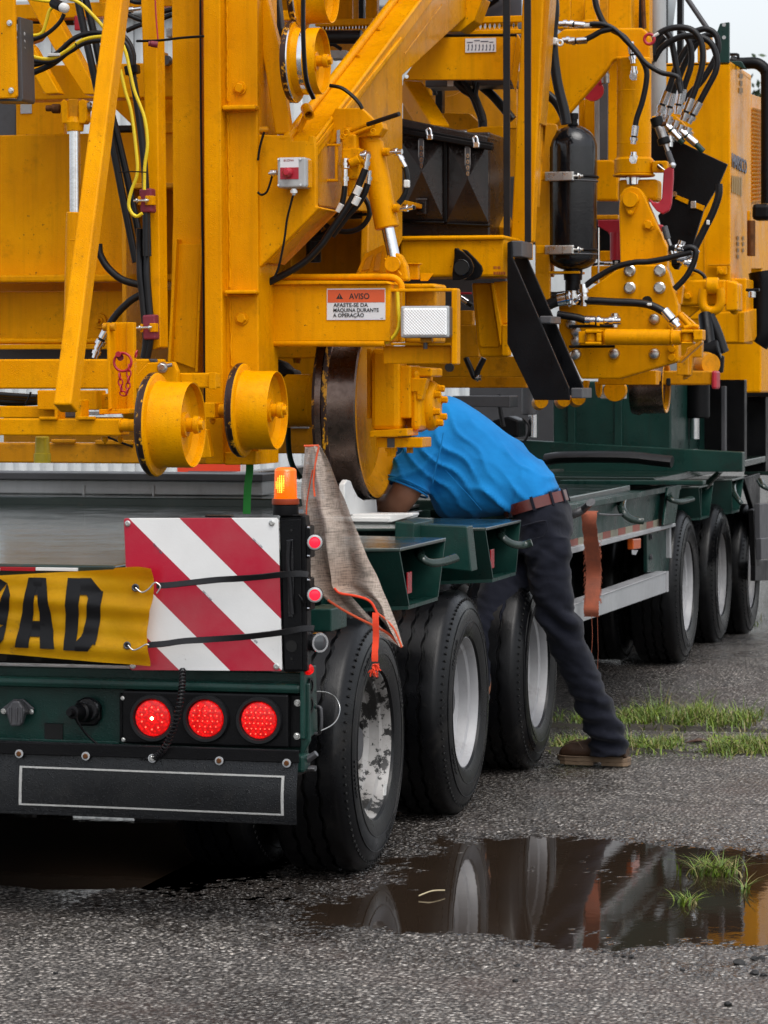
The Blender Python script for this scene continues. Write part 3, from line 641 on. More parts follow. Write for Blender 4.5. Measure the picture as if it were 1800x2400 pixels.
tb('plug_lead', 9, [(395, 1165, -.08), (410, 1210, -.075), (460, 1275, -.06), (540, 1340, -.05), (600, 1375, -.05), (640, 1392, -.05)], -1.02, .0035, BLK, pg)
rc('square_hole', 9, 230, 1206, 325, 1312, -1.0045, .004, DARKV, T, .001); rc('hole_edge', 9, 226, 1202, 330, 1207, -1.007, .006, GRN, T, .001)
# coil lead hanging in front of the lamps
ctr = spline([P(9, x, y, -1.15 + d) for x, y, d in ((945, 930, .06), (945, 1000, .02), (935, 1080, 0), (915, 1180, 0), (885, 1270, .01), (845, 1345, .03), (800, 1382, .05), (740, 1388, .06), (690, 1390, .065), (640, 1392, .07))], 30)
cp = []; up = V((0, 1, 0))
for i, p in enumerate(ctr):
    t = (ctr[min(i + 1, len(ctr) - 1)] - ctr[max(i - 1, 0)]).normalized(); u = (up - t * up.dot(t)).normalized(); s = t.cross(u); a = i * 1.0
    rr = .0085 if i < 190 else .006
    cp.append(p + u * rr * math.cos(a) + s * rr * math.sin(a))
tube('coil_lead', cp, .0028, RUB, T, sides=6, k=1)
# tail lights
lp = rc('tail_light_panel', 9, 632, 1036, 1495, 1336, -1.06, .055, BLK, T, .006)
rc('panel_tab', 9, 1490, 1058, 1560, 1332, -1.035, .03, BLK, lp, .003); rc('panel_tab', 9, 618, 1050, 636, 1300, -1.03, .02, BLK, lp, .003)
bolts(9, [(1543, 1100), (1540, 1272)], -1.036, .0075, ZINC, lp); bolts(9, [(636, 1075), (640, 1290)], -1.062, .0045, ZINC, lp)
for (zx, zy, cnt) in ((795, 1178, 0), (1070, 1181, 1), (1345, 1190, 2)):
    c = P(9, zx, zy, -1.06); m = mpu(9, -1.06); r = 95 * m
    lamp = lathe('tail_lamp', [(0, 128 * m), (.008, 128 * m), (.014, 122 * m), (.014, 106 * m), (.004, 99 * m), (.004, 96 * m)], c, (0, -1, 0), RUB, lp, 48)
    lathe('lens', [(.004, 97 * m), (.008, 92 * m), (.0115, 60 * m), (.0125, 0)], c, (0, -1, 0), LEDR, lamp, 40)
    bm = bmesh.new()
    pts = []
    if cnt == 0: pts = [(.62 * math.cos(a), .62 * math.sin(a)) for a in [math.pi * (2 * k + 1) / 10 for k in range(10)]]
    else:
        rows = ((-.72, 3), (-.42, 5), (-.12, 6), (.18, 5), (.46, 5), (.73, 3)) if cnt == 1 else ((-.74, 4), (-.45, 6), (-.15, 7), (.15, 7), (.45, 6), (.74, 4))
        for v_, n_ in rows:
            wd = .80 * math.sqrt(1 - v_ * v_)
            pts += [(wd * (2 * (k + .5) / n_ - 1) * 1.08, v_) for k in range(n_)]
    for x, z in pts:
        p = c + V((x * r, -.0135, z * r)); rr = .0026 if cnt == 0 else .0019
        mt = Matrix.Translation(p) @ Matrix.Diagonal((1, .5, 1, 1)); bmesh.ops.create_icosphere(bm, subdivisions=1, radius=rr, matrix=mt)
    kind(mk('led_points', bm, LEDP, lamp), 'stuff')
    if cnt == 0:
        bm = bmesh.new(); bmesh.ops.create_icosphere(bm, subdivisions=2, radius=.0048, matrix=Matrix.Translation(c + V((0, -.014, 0)))); mk('led_centre', bm, LEDH, lamp)
# mud flap: one bent rubber sheet with a painted outline
def flap_pt(u, v):                                              # u along the width from the right edge, v down
    a = P(9, 1550, 1345, -1.085); z = a.z - v * .207 + .004 * math.sin(u * 3); bulge = -.009 * math.sin(math.pi * min(1, max(0, (v - .18) / .82))) - .02 * v
    return V((a.x - u * 2.6, a.y + bulge - .006 * math.sin(u * 9 + v * 3), z))
def flap_grid(name, u0, u1, v0, v1, nu, nv, off, th, mat, par):
    bm = bmesh.new(); g = [[bm.verts.new(flap_pt(u0 + (u1 - u0) * i / nu, v0 + (v1 - v0) * j / nv) + V((0, off, 0))) for j in range(nv + 1)] for i in range(nu + 1)]
    for i in range(nu):
        for j in range(nv): bm.faces.new((g[i][j], g[i + 1][j], g[i + 1][j + 1], g[i][j + 1]))
    r = bmesh.ops.solidify(bm, geom=bm.faces[:], thickness=-th); return mk(name, bm, mat, par, True, 40)
fl = flap_grid('mud_flap', 0, 1, 0, 1, 60, 24, 0, .008, FLAPM, T)
um = lambda zx: (P(9, 1550, 1345, -1.085).x - P(9, zx, 1500, -1.1).x) / 2.6
u0, u1 = um(1478), um(100); vt, vb = .34, .85
for q in ((u0, u1, vt, vt + .024), (u0, u1, vb, vb + .024), (u0, u0 + .0032, vt, vb), (u1 - .0032, u1, vt, vb)): flap_grid('painted_line', *q, 40 if q[1] - q[0] > .1 else 1, 2 if q[3] - q[2] < .1 else 16, -.0035, .003, WHT, fl)
flap_grid('flap_hem', 0, 1, .955, .985, 60, 2, -.004, .004, FLAPM, fl)
bx('flap_clamp', -2.6, P(9, 1550, 1345, -1.085).x + .004, -1.10, -1.094, flap_pt(0, .02).z - .03, flap_pt(0, .0).z, BLK, T, .002)
for i, zx in enumerate((-250, 100, 445, 790, 1137, 1487)):
    c = P(9, zx, 1360 + (zx + 0) * .035, -1.102); b_ = bolt(c, (0, -1, 0), .0078, RUST if i != 3 else ZINC, T, 'flap_bolt'); lathe('washer', [(0, 0), (0, .012), (.003, .012), (.003, .006)], c, (0, -1, 0), ALU, T, 20)
tube('tow_hook', [P(9, 1540, 1400, -1.03), P(9, 1590, 1395, -1.03), P(9, 1640, 1362, -1.03)], lambda t: .012 - .003 * t, DGREY, T, flat=1.4)
tube('tow_hook', [P(9, 1545, 1455, -1.02), P(9, 1590, 1440, -1.02), P(9, 1636, 1440, -1.02)], lambda t: .012 - .004 * t, DGREY, T, flat=1.8)
tube('grab_loop', [PX(15, 268, 905, .075), PX(15, 300, 920, .09), PX(15, 302, 1050, .09), PX(15, 280, 1090, .075), PX(15, 240, 1080, .07)], .005, DGREY, T)
tb('loose_wire', 15, [(272, 798), (340, 805, .1), (400, 840, .15), (432, 910, .15), (415, 985, .1), (370, 1035, .05), (300, 1070)], -.95, .0018, ZINC, T)
rc('junction_box', 10, 295, 960, 450, 1100, -.7, .18, GRN, T); lathe('side_lamp_hole', [(0, .022), (.004, .026), (.004, .018), (0, .018)], PX(10, 445, 1030, .02), (1, 0, 0), BLK, T, 18)
# round chrome work lamp and small red lamp below the post
wl = lathe('work_lamp', [(-.05, 0), (-.05, .016), (-.02, .027), (.0, .029), (.004, .027), (.004, .0)], P(10, 380, 1165, -1.03), (.75, -.65, 0), CHR, T, 28)
lathe('lens', [(.002, .024), (.005, .02), (.008, 0)], P(10, 380, 1165, -1.03), (.75, -.65, 0), NT('clear_dark_lens').set(base=c4(.05, .055, .06), rough=.06), wl, 28); bx('reflector_vane', PX(10, 380, 1165, .0).x - .012, PX(10, 380, 1165, .0).x + .006, -1.042, -1.038, P(10, 380, 1185, -1.03).z, P(10, 380, 1145, -1.03).z, SIL, wl, .001)
sl_ = lathe('side_lamp', [(0, 0), (0, .016), (.012, .016), (.02, .012), (.022, 0)], P(9, 1588, 925, -1.03), (.8, -.6, 0), LEDR, T, 20)
# white steel angle chocked under the wheel
tagc = thing('steel_angle', 'white painted steel angle chock on the deck against the big rail wheel', 'steel angle', P(10, 780, 430, 1.75))
pl('foot_plate', 10, [(590, 452), (782, 452), (938, 408), (938, 392), (780, 395), (575, 395)], 1.62, .10, WHT, tagc, .003)
a, b = PX(10, 782, 450, -.39), PX(10, 938, 408, -.39)
px('upright_plate', 10, [(530, 215), (548, 190), (568, 196), (582, 235), (610, 290), (650, 315), (720, 300), (728, 395), (560, 400), (530, 300)], -.52, .022, WHT, tagc, .004)
bx('base_plate', -.62, -.34, 1.60, 2.05, 1.008, 1.024, WHT, tagc, .003)
# rail the machine stands on
for X in (-.61, -2.05):
    bx('loading_rail', X - .06, X + .06, 1.2 if X > -1 else 3.5, 9.5, 1.005, 1.018, STEEL, T); bx('loading_rail_head', X - .032, X + .032, 1.2 if X > -1 else 3.5, 9.5, 1.018, 1.068, STEEL, T, .008)
# grey beam across the deck behind the rollers
gb = thing('grey_beam', 'long light grey steel beam lying across the trailer deck behind the rollers', 'beam', P(5, 300, 1750, 3.2))
a = P(5, 1700, 1750, 3.2)
bx('beam', -4.2, a.x, 3.2, 3.42, 1.037, 1.098, GREY, gb, .006); bx('beam_top', -4.2, a.x + .01, 3.17, 3.45, 1.098, 1.128, DGREY, gb, .004)
for zx in (540, 992, -200): pl('weld_seam', 5, [(zx - 8, 1625), (zx + 8, 1625), (zx + 8, 1742), (zx - 8, 1742)], 3.194, .008, GREY, gb, .003)
# ---- side of the trailer behind the man
e0 = PX(12, 235, 505, .02); e1 = PX(12, 960, 370, .02)
prism('deck_edge_plate', [e0 + V((0, 0, 0)), e1, e1 + V((0, 0, -.03)), e0 + V((0, 0, -.03))], (-.35, 0, 0), GRN, T, .004)
px('deck_surface', 12, [(180, 385), (880, 374), (860, 395), (235, 500)], -.40, .004, GRNW, T, 0)
def side_strip(name, za, zb, h0, h1, X, th, mat, par=T, b=.003):
    a = PX(12, *za, X); b_ = PX(12, *zb, X); a2 = PX(12, za[0], za[1] + h0, X); b2 = PX(12, zb[0], zb[1] + h1, X)
    return prism(name, [a, b_, b2, a2], (-th, 0, 0), mat, par, b)
side_strip('side_board', (200, 560), (900, 395), 220, 235, -.01, .03, GRN)
TAPE = [paint('faded_red_tape', c4(.26, .07, .05), c4(.2, .06, .04), (.5, .7), 0, .4, c4(.12, .1, .07)), paint('faded_pale_tape', c4(.26, .24, .17), c4(.18, .17, .13), (.5, .7), 0, .5, c4(.1, .09, .06))]
A0, A1 = PX(12, 235, 735, -.008), PX(12, 860, 590, -.008)
for k in range(13):
    t0, t1 = k / 13, (k + .97) / 13; a = A0.lerp(A1, t0); b_ = A0.lerp(A1, t1); hh = .058
    prism('reflective_tape', [a, b_, b_ + V((0, 0, -hh)), a + V((0, 0, -hh))], (-.0035, 0, 0), TAPE[k % 2], T, .0005)
side_strip('edge_rail', (200, 795), (922, 625), 42, 22, .012, .05, ALU)
side_strip('underrun_bar', (150, 1200), (872, 940), 125, 130, .02, .06, ALU)
side_strip('underrun_bar_flange', (150, 1192), (876, 936), 10, 8, .024, .07, SIL)
px('bar_end_cap', 12, [(866, 938), (878, 936), (878, 1070), (866, 1073)], .026, .08, SIL, T, .002)
px('drop_bracket', 12, [(735, 690), (885, 655), (890, 935), (740, 945)], -.03, .02, GRN, T)
px('bracket_edge', 12, [(884, 655), (894, 652), (896, 850), (886, 852)], -.01, .03, ALU, T, .002)
for zy in (715, 845): bolt(PX(12, 758, zy, -.028), (1, 0, 0), .012, DGREY, T)
px('marker_lamp', 12, [(648, 727), (698, 722), (698, 790), (650, 797)], .0, .03, NT('amber_marker').set(base=c4(.6, .10, .008), rough=.2), T, .006)
px('lamp_tab', 12, [(640, 800), (680, 800), (665, 832), (642, 828)], -.005, .004, ALU, T, .001)
hook(12, [(225, 575, -.05), (280, 560, -.01), (330, 530, .02), (372, 490, .06)], .05, .02, DGREY)
hook(12, [(590, 455, -.04), (572, 500, -.02), (578, 545, 0), (620, 590, .03), (670, 608, .06), (715, 610, .09)], .03, .015)
tube('hook_link', [PX(12, 420, 566, .04), PX(12, 500, 572, .04), PX(12, 580, 570, .03)], .005, DGREY, T)
hook(12, [(895, 390, -.04), (872, 430, -.02), (890, 470, .02), (950, 485, .06), (1030, 465, .1)], .03, .015)
hook(12, [(1110, 395, 0), (1150, 350, .04), (1190, 310, .08), (1215, 285, .11)], .03, .016)
hook(12, [(1310, 340, -.04), (1292, 380, 0), (1300, 430, .03), (1330, 475, .07), (1352, 500, .09)], .03, .014)
for q in ([(876, 395), (956, 372), (920, 625), (848, 640)], ): px('hook_gusset', 12, q, .03, .015, GRN, T)
outrigger((1075, 385), (1168, 365), (1088, 588), (1145, 575), .06, -.5, False, 12); outrigger((1288, 340), (1366, 322), (1290, 548), (1340, 538), .06, -.5, False, 12)
pl('outrigger_face', 12, [(970, 365), (1090, 355), (1090, 590), (975, 560)], 7.05, .012, GRN, T); pl('outrigger_face', 12, [(1176, 335), (1290, 335), (1292, 548), (1178, 540)], 8.5, .012, GRN, T)
bx('deck_plate', -1.6, .05, 5.3, 9.9, 1.02, 1.06, GRNW, T, .006)
pl('deck_step', 12, [(170, 348), (1100, 350), (1100, 378), (175, 378)], 5.2, .1, GRN, T)
px('wheel_arch_edge', 12, [(1365, 330), (1470, 300), (1470, 880), (1440, 900), (1425, 520)], .06, .03, BLK, T)
# green gooseneck housing with hydraulic legs behind the deck
gh = pl('gooseneck_housing', 0, [(1295, 895), (1573, 890), (1573, 1072), (1297, 1075)], 6.4, 1.4, GRN, T, .01)
for zx in (1330, 1440): pl('housing_rib', 0, [(zx, 912), (zx + 18, 912), (zx + 18, 1070), (zx, 1070)], 6.385, .02, GRN, gh, .004)
pl('housing_base', 0, [(1100, 1025), (1740, 1060), (1740, 1106), (1100, 1104)], 6.3, .1, GRN, T); pl('housing_back', 0, [(1100, 900), (1300, 900), (1300, 1040), (1100, 1040)], 8.2, .1, DGREY, T)
pl('housing_back', 0, [(1570, 890), (1745, 890), (1745, 1078), (1570, 1078)], 7.6, .1, BLK, T)
pl('side_post', 0, [(1690, 905), (1700, 905), (1700, 1075), (1690, 1075)], 7.3, .06, DGREY, T); pl('side_post', 0, [(1745, 930), (1795, 930), (1795, 1105), (1745, 1105)], 9.6, .2, BLK, T)
for x, y0, y1, r, Y, m_ in ((1242, 885, 972, 19, 6.2, DGREY), (1250, 970, 1026, 11, 6.2, CHR), (1636, 895, 980, 27, 7.0, BLK), (1628, 978, 1030, 11, 7.0, CHR)):
    cyl('hydraulic_leg', P(0, x, y1, Y), P(0, x, y0, Y), r * mpu(0, Y), m_, T, 24)
pl('neck_beam', 0, [(1060, 928), (1195, 928), (1195, 955), (1060, 952)], 5.6, .2, DGREY, T)
tb('deck_hose', 12, [(80, 215), (180, 200), (400, 195), (640, 200), (780, 215), (900, 228)], 5.9, .03, RUB, T, flat=2.2)
tb('neck_hose', 0, [(1168, 925), (1172, 960), (1180, 1000)], 6.0, .012, HOSE, T); tb('neck_hose', 0, [(1225, 980), (1240, 1000), (1232, 1030), (1215, 1040)], 6.0, .006, HOSE, T)
pl('pump_block', 0, [(1152, 985), (1190, 975), (1215, 985), (1215, 1025), (1150, 1025)], 6.1, .2, BLK, T, .01)
# tanks and springs under the deck; rubber sheets added to block light there
for y in (.66, 1.97, 4.2, 9.95):
    bx('light_block_flap', -2.2, -.56, y, y + .01, .16, .95, RUB, T, .002)
for y in AXY:
    for X in (-.82, -1.95): bx('leaf_spring', X - .04, X + .04, y - .5, y + .5, .50, .56, BLK, T, .004); bx('spring_hanger', X - .05, X + .05, y + .48, y + .56, .46, .75, BLK, T, .004)
cyl('air_tank', (-1.6, -.2, .62), (-1.0, -.2, .62), .13, BLK, T, 24); bx('tail_cross_member', -2.5, -.05, -.96, -.86, .46, .80, BLK, T, .01)
# ================================================================== the yellow track machine
M_ = thing('rail_machine', 'yellow rail maintenance machine with flanged guide wheels loaded on the green trailer', 'rail machine', (-1.3, 2.5, 1.05))
def hose(n, pts, Y, r, f0=False, f1=False, mat=None, fl=.05, fr=1.25):
    q = [P(n, p[0], p[1], Y + (p[2] if len(p) > 2 else 0)) for p in pts]
    h = tube('hose', q, r, mat or HOSE, M_, sides=10)
    for on, a, b in ((f0, q[0], q[1]), (f1, q[-1], q[-2])):
        if on:
            d = (b - a).normalized(); L = fl
            lathe('hose_fitting', [(-L * .35, 0), (-L * .35, r * 1.0), (-L * .1, r * 1.0), (-L * .1, r * fr * 1.15), (L * .12, r * fr * 1.15), (L * .12, r * .9), (L * .25, r * .9), (L * .25, r * fr), (L, r * fr), (L, r * .9)], a, d, CHR, h, 12)
    return h
def elbow(p, d, r, L): return lathe('pipe_fitting', [(0, 0), (0, r), (L * .3, r), (L * .3, r * 1.4), (L * .55, r * 1.4), (L * .55, r), (L, r), (L, 0)], p, d, CHR, M_, 12)
def weld(a, b, r=.004, mat=YEL):
    n = max(4, int((b - a).length / .012)); q = random.Random(n)
    return tube('weld_bead', [a.lerp(b, i / n) + V((q.uniform(-1, 1), q.uniform(-1, 1), q.uniform(-1, 1))) * r * .35 for i in range(n + 1)], lambda t: r * (.8 + .4 * noise.noise(V((t * n * .7, 0, 0)))), mat, M_, sides=6, k=1)

# ---- far left: control box, rear frames, big panels
cb = pl('control_box', 1, [(-60, -40), (92, -40), (100, 300), (108, 620), (95, 636), (-60, 640)], .60, .02, YEL, M_)
pl('box_body', 1, [(-60, 640), (108, 640), (112, 110), (134, 110), (148, 640), (140, 656), (-60, 656)], .625, .12, DGREY, cb, .002)
bolts(1, [(62, 148), (73, 585)], .598, .0075, ZINC, cb)
for zx, zy in ((12, 217), (20, 580)): lathe('pin_hole', [(0, 0), (0, .0025), (.001, .0025), (.001, 0)], P(1, zx, zy, .6), (0, -1, 0), DARKV, cb, 10)
for zy in (215, 265, 310, 365, 425, 490): lathe('cable_gland', [(0, 0), (0, .012), (.012, .012), (.012, .009), (.022, .009), (.026, .006), (.026, 0)], P(1, 116, zy, .66), (1, -.1, -.15), GREY, cb, 14)
rc('frame_beam', 1, 95, 430, 1125, 626, 1.72, .12, YEL, M_); rc('frame_beam', 1, 90, 30, 720, 106, 1.8, .1, YEL, M_); rc('frame_beam', 1, 640, -30, 1115, 40, 1.85, .1, YEL, M_)
pl('frame_brace', 1, [(170, -10), (300, -10), (640, 612), (540, 612), (340, 300)], 1.55, .08, YEL, M_); pl('frame_brace', 1, [(120, 215), (215, 300), (385, 605), (290, 610), (130, 330)], 1.5, .06, YEL, M_)
rc('large_side_panel', 1, -400, 884, 1130, 1800, 1.95, .05, YEL, M_, .006)
rc('panel_lip', 5, -400, 265, 1120, 302, 1.86, .09, YEL, M_, .008); rc('rear_beam', 5, -400, 372, 1120, 690, 2.0, .1, YEL, M_); tube('panel_edge_pipe', [P(5, -300, 690, 1.97), P(5, 930, 690, 1.97)], .012, YEL, M_, k=1)
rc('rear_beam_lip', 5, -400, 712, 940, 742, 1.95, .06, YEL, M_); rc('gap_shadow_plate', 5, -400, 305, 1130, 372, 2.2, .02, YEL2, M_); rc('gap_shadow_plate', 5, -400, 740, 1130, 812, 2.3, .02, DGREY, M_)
for r in (.030, .018, .008): lathe('pivot_boss', [(0, 0), (0, r), (.01 * .03 / r, r * .92), (.01 * .03 / r, 0)], P(5, 648, 560, 1.998), (0, -1, 0), YEL, M_, 28)
rc('upper_panel', 1, 102, 640, 414, 884, 2.25, .04, YEL, M_); rc('panel_sticker', 1, 132, 672, 205, 735, 2.246, .003, GREY, M_, .0005); rc('dark_box', 1, -60, 662, 104, 886, 2.3, .1, DGREY, M_)
pl('bracket_plate', 1, [(745, 630), (1125, 630), (1125, 884), (845, 884), (845, 800), (740, 700)], 2.0, .03, YEL, M_); tb('black_pipe', 1, [(755, 840), (850, 838)], 1.99, .016, RUB, M_, k=1)
pl('gusset_rib', 1, [(1030, 630), (1110, 630), (1040, 760)], 1.96, .02, YEL, M_); rc('small_block', 1, 1050, 790, 1120, 860, 1.93, .05, YEL, M_)
rc('valve_block', 1, 1010, 335, 1060, 425, 1.65, .06, YEL2, M_); rc('valve_block', 1, 1075, 180, 1115, 240, 1.65, .05, GREY, M_); lathe('valve_cap', [(0, 0), (0, .02), (.03, .018), (.03, 0)], P(1, 1085, 395, 1.66), (0, -1, 0), DGREY, M_, 16)
pl('upper_block', 1, [(120, 150), (250, 150), (300, 200), (250, 260), (150, 300)], 2.0, .05, YEL, M_); rc('tie_rod', 1, 405, 105, 480, 160, 1.9, .02, RUST, M_)
tb('black_pipe', 1, [(105, 130), (480, 128)], 1.9, .015, RUB, M_, k=1); rc('red_tag', 1, 480, 100, 530, 195, 1.7, .02, RED, M_)
for pts in ([(820, 200), (900, 165), (1000, 140), (1115, 95)], [(830, 95), (900, 125), (960, 135)], [(1000, 90), (1060, 75), (1120, 60)], [(840, 0), (900, 15), (1000, -10)]): tb('hose', 1, pts, 1.5, .009, HOSE, M_)
lathe('light_cap', [(0, 0), (0, .012), (.02, .012), (.02, .007), (.05, .007), (.05, 0)], P(1, 830, 65, 1.5), (1, 0, .1), CHR, M_, 14)
# ---- hydraulic cylinder beside the leaning bar
cyl('cylinder_rod', P(1, 487, 1390, 1.0), P(1, 484, 840, 1.0), 36 * mpu(1, 1.0), CHR, M_, 24); cyl('cylinder_barrel', P(5, 462, 560, 1.0), P(1, 478, 1375, 1.0), 50 * mpu(1, 1.0), YEL, M_, 28); cyl('cylinder_collar', P(1, 478, 1560, 1.0), P(1, 478, 1552, 1.0), 52 * mpu(1, 1.0), YEL, M_, 28)
cl = lathe('clevis', [(0, 0), (0, .03), (.03, .034), (.05, .022), (.05, 0)], P(1, 485, 850, 1.0), (0, 0, 1), YEL, M_, 20)
pl('clevis_cheek', 1, [(392, 660), (410, 640), (436, 660), (440, 800), (400, 800), (392, 720)], .975, .05, YEL, cl); pl('clevis_cheek', 1, [(505, 660), (530, 640), (558, 655), (560, 780), (545, 800), (508, 800)], .975, .05, YEL, cl); pl('clevis_eye', 1, [(436, 640), (506, 640), (506, 760), (470, 770), (436, 760)], .985, .03, YEL2, cl)
cyl('clevis_pin', P(1, 300, 702, 1.0), P(1, 392, 702, 1.0), .011, RUST, cl); cyl('clevis_pin', P(1, 340, 704, 1.0), P(1, 388, 704, 1.0), .017, RUST, cl); cyl('clevis_pin', P(1, 556, 692, 1.0), P(1, 590, 692, 1.0), .017, STEEL, cl); cyl('clevis_pin', P(1, 590, 692, 1.0), P(1, 612, 696, 1.0), .006, STEEL, cl)
# ---- leaning square bar
a = PX(5, 425, 1128, -1.03); b = PX(1, 862, -760, -1.03)
bar('leaning_bar', a, b, .060, .075, YEL, M_, .006)
for x0, x1 in ((352, 372), (486, 526)): pl('foot_bracket', 5, [(x0, 1070), (x1, 1070), (x1, 1195), (x0, 1200)], .36, .08, YEL, M_, .003)
rc('foot_seat', 5, 372, 1130, 486, 1186, .47, .02, DGREY, M_)
# ---- upright tube, hose clamps
ut = pl('upright_tube', 1, [(884, -900), (1003, -900), (1040, 2250), (985, 2270)], 1.02, .09, YEL, M_, .004)
for zy in (1298, ): 
    pl('clamp_wrap', 1, [(898, 1225), (980, 1218), (986, 1375), (908, 1378)], .955, .05, MAROON, M_, .006); rc('clamp_ear', 1, 892, 1272, 908, 1328, .945, .03, YEL, M_, .002); rc('clamp_ear', 1, 940, 1268, 992, 1328, .948, .03, YEL, M_, .002)
    cyl('clamp_bolt', P(1, 866, 1302, .94), P(1, 965, 1298, .94), .004, ZINC, M_, 10); bolt(P(1, 885, 1301, .94), (1, 0, 0), .007, ZINC, M_); bolt(P(1, 952, 1299, .94), (-1, 0, 0), .008, ZINC, M_)
pl('clamp_wrap', 5, [(920, 522), (1002, 516), (1008, 678), (926, 680)], .955, .05, MAROON, M_, .006); rc('clamp_ear', 5, 908, 578, 922, 632, .945, .03, YEL, M_, .002); rc('clamp_ear', 5, 968, 574, 1010, 630, .948, .03, YEL, M_, .002)
cyl('clamp_bolt', P(5, 876, 605, .94), P(5, 985, 600, .94), .004, ZINC, M_, 10); bolt(P(5, 905, 604, .94), (1, 0, 0), .007, ZINC, M_); bolt(P(5, 975, 602, .94), (-1, 0, 0), .008, ZINC, M_)
lathe('red_sleeve', [(0, 0), (0, .009), (.006, .009), (.006, .006), (.008, .0105), (.032, .0115), (.032, 0)], P(1, 962, 282, .9), (1, .3, -.12), MAROON, M_, 16)
tb('red_cord', 1, [(1005, -20), (1012, 120), (1024, 262)], .98, .003, RED, M_); tb('zip_tie', 1, [(884, 266), (1030, 262), (1180, 245), (1322, 235)], .95, .0045, BLK, M_)
# ---- H column
pl('column_plate', 1, [(1108, -900), (1297, -900), (1300, 900), (1310, 2420), (1092, 2420), (1120, 1400)], 1.42, .10, YEL, M_)
pl('column_rib', 5, [(1128, 30), (1146, 26), (1104, 822), (1086, 822)], 1.365, .06, YEL, M_, .002); pl('column_rib', 5, [(1297, 32), (1312, 26), (1280, 890), (1264, 892)], 1.365, .06, YEL, M_, .002); pl('column_infill', 5, [(1146, 60), (1297, 60), (1264, 870), (1104, 810)], 1.40, .018, YEL, M_, .002)
tb('black_strap', 1, [(1298, -20), (1302, 800), (1314, 1659)], 1.30, .0042, BLK, M_); tb('black_strap', 5, [(1314, 100), (1324, 800), (1328, 1350)], 1.30, .0036, BLK, M_)
pl('column_flange', 0, [(474, -330), (514, -330), (523, 1088), (481, 1088)], 1.28, .34, YEL, M_, .005); pl('column_web', 0, [(512, -330), (601, -330), (607, 1088), (520, 1088)], 1.34, .03, YEL, M_, .004); pl('column_back_flange', 0, [(600, -330), (604, -330), (610, 1088), (606, 1088)], 1.36, .24, YEL, M_, .001)
rc('column_stiffener', 1, 1438, 682, 1652, 708, 1.285, .06, YEL, M_, .005); rc('column_stiffener', 5, 1452, 360, 1654, 384, 1.285, .06, YEL, M_, .005)
pl('column_foot', 5, [(1455, 1408), (1662, 1402), (1660, 1490), (1452, 1492)], 1.30, .07, YEL, M_, .005)
for a, b in (((1470, -20), (1475, 660)), ((1476, 740), (1490, 1659))): weld(P(1, *a, 1.337), P(1, *b, 1.337), .0045)
weld(P(5, 1488, 30, 1.337), P(5, 1490, 340, 1.337), .0045); weld(P(5, 1490, 430, 1.337), P(5, 1500, 850, 1.337), .0045); weld(P(1, 1440, 716, 1.332), P(1, 1650, 716, 1.332), .004); weld(P(5, 1452, 394, 1.332), P(5, 1652, 394, 1.332), .004)
bolts(1, [(1554, 572)], 1.338, .019, YEL, M_); bolts(6, [(46, 542)], 1.338, .019, YEL, M_)
# ---- cables at the left
yc = lambda pts, Y, r=.0062: tb('yellow_cable', 1, pts, Y, r, CABY, M_, sides=8)
yc([(128, 315), (220, 368), (330, 380), (430, 330), (540, 258), (680, 236), (770, 262), (812, 330), (840, 450), (872, 590), (935, 760), (956, 930), (938, 1080), (935, 1230)], .90)
yc([(780, 450), (815, 600), (850, 720), (880, 950), (890, 1120), (852, 1235), (834, 1320), (850, 1375), (885, 1402), (922, 1382)], .90); yc([(150, -20), (250, 0), (350, 12)], .85); yc([(440, -10), (500, 10), (560, 55), (640, 140), (700, 215)], .9); yc([(130, 212), (200, 230), (270, 215), (300, 140), (320, 70), (352, 40)], .8)
hose(1, [(160, 270), (260, 242), (330, 200), (390, 140), (415, 90)], .78, .0075); hose(1, [(165, 490), (270, 448), (360, 400), (470, 310), (580, 250), (680, 250), (790, 265), (845, 350), (850, 470), (880, 640), (915, 900), (940, 1200), (945, 1660)], .97, .011)
hose(1, [(150, 425), (260, 410), (370, 345), (480, 250), (590, 215), (690, 220), (800, 235), (862, 340), (865, 470), (890, 640), (925, 900), (950, 1200), (965, 1660)], .99, .0095); hose(1, [(160, 380), (270, 400), (360, 392), (460, 330), (560, 275), (680, 262)], .95, .0085)
pl('cable_clip', 1, [(800, 428), (885, 412), (890, 470), (810, 488)], .93, .04, BLK, M_, .004); rc('cable_marker', 1, 308, 345, 384, 362, .885, .016, WHT, M_, .002)
for p in ([(204, 345), (208, 375)], [(488, 280), (500, 305)], [(172, 208), (185, 234)]): tb('zip_tie', 1, p, .885, .003, BLK, M_, k=1)
tb('zip_tie', 1, [(772, 1116), (860, 1112), (948, 1116)], .88, .0022, BLK, M_)
cyl('connector_body', P(1, 345, 18, .78), P(1, 400, 45, .75), .018, BLK, M_); lathe('connector_cap', [(0, 0), (0, .017), (.03, .017), (.036, .012), (.04, 0)], P(1, 392, 42, .76), (.9, -.6, -.35), WHT, M_, 20)
hose(1, [(500, -20), (545, 200), (590, 400), (635, 600), (720, 900), (800, 1300), (880, 1700)], 1.25, .0135); hose(1, [(550, -20), (600, 180), (645, 400), (690, 620), (755, 860), (830, 1180), (905, 1540)], 1.28, .0135)
for dx, r in ((0, .0125), (22, .0115), (45, .012), (14, .010), (58, .009)): hose(5, [(905 + dx, -40), (905 + dx, 100, .01), (908 + dx * .9, 260), (925 + dx * .8, 420), (940 + dx * .8, 600), (945 + dx * .6, 700), (930 + dx * .5, 800)], 1.0 + .02 * (dx % 3), r)
hose(5, [(640, 60), (650, 130), (700, 215), (790, 290), (905, 325)], 1.1, .013); hose(5, [(915, 388), (850, 425), (770, 500), (705, 590), (650, 700)], 1.1, .013, False, True, fl=.07)
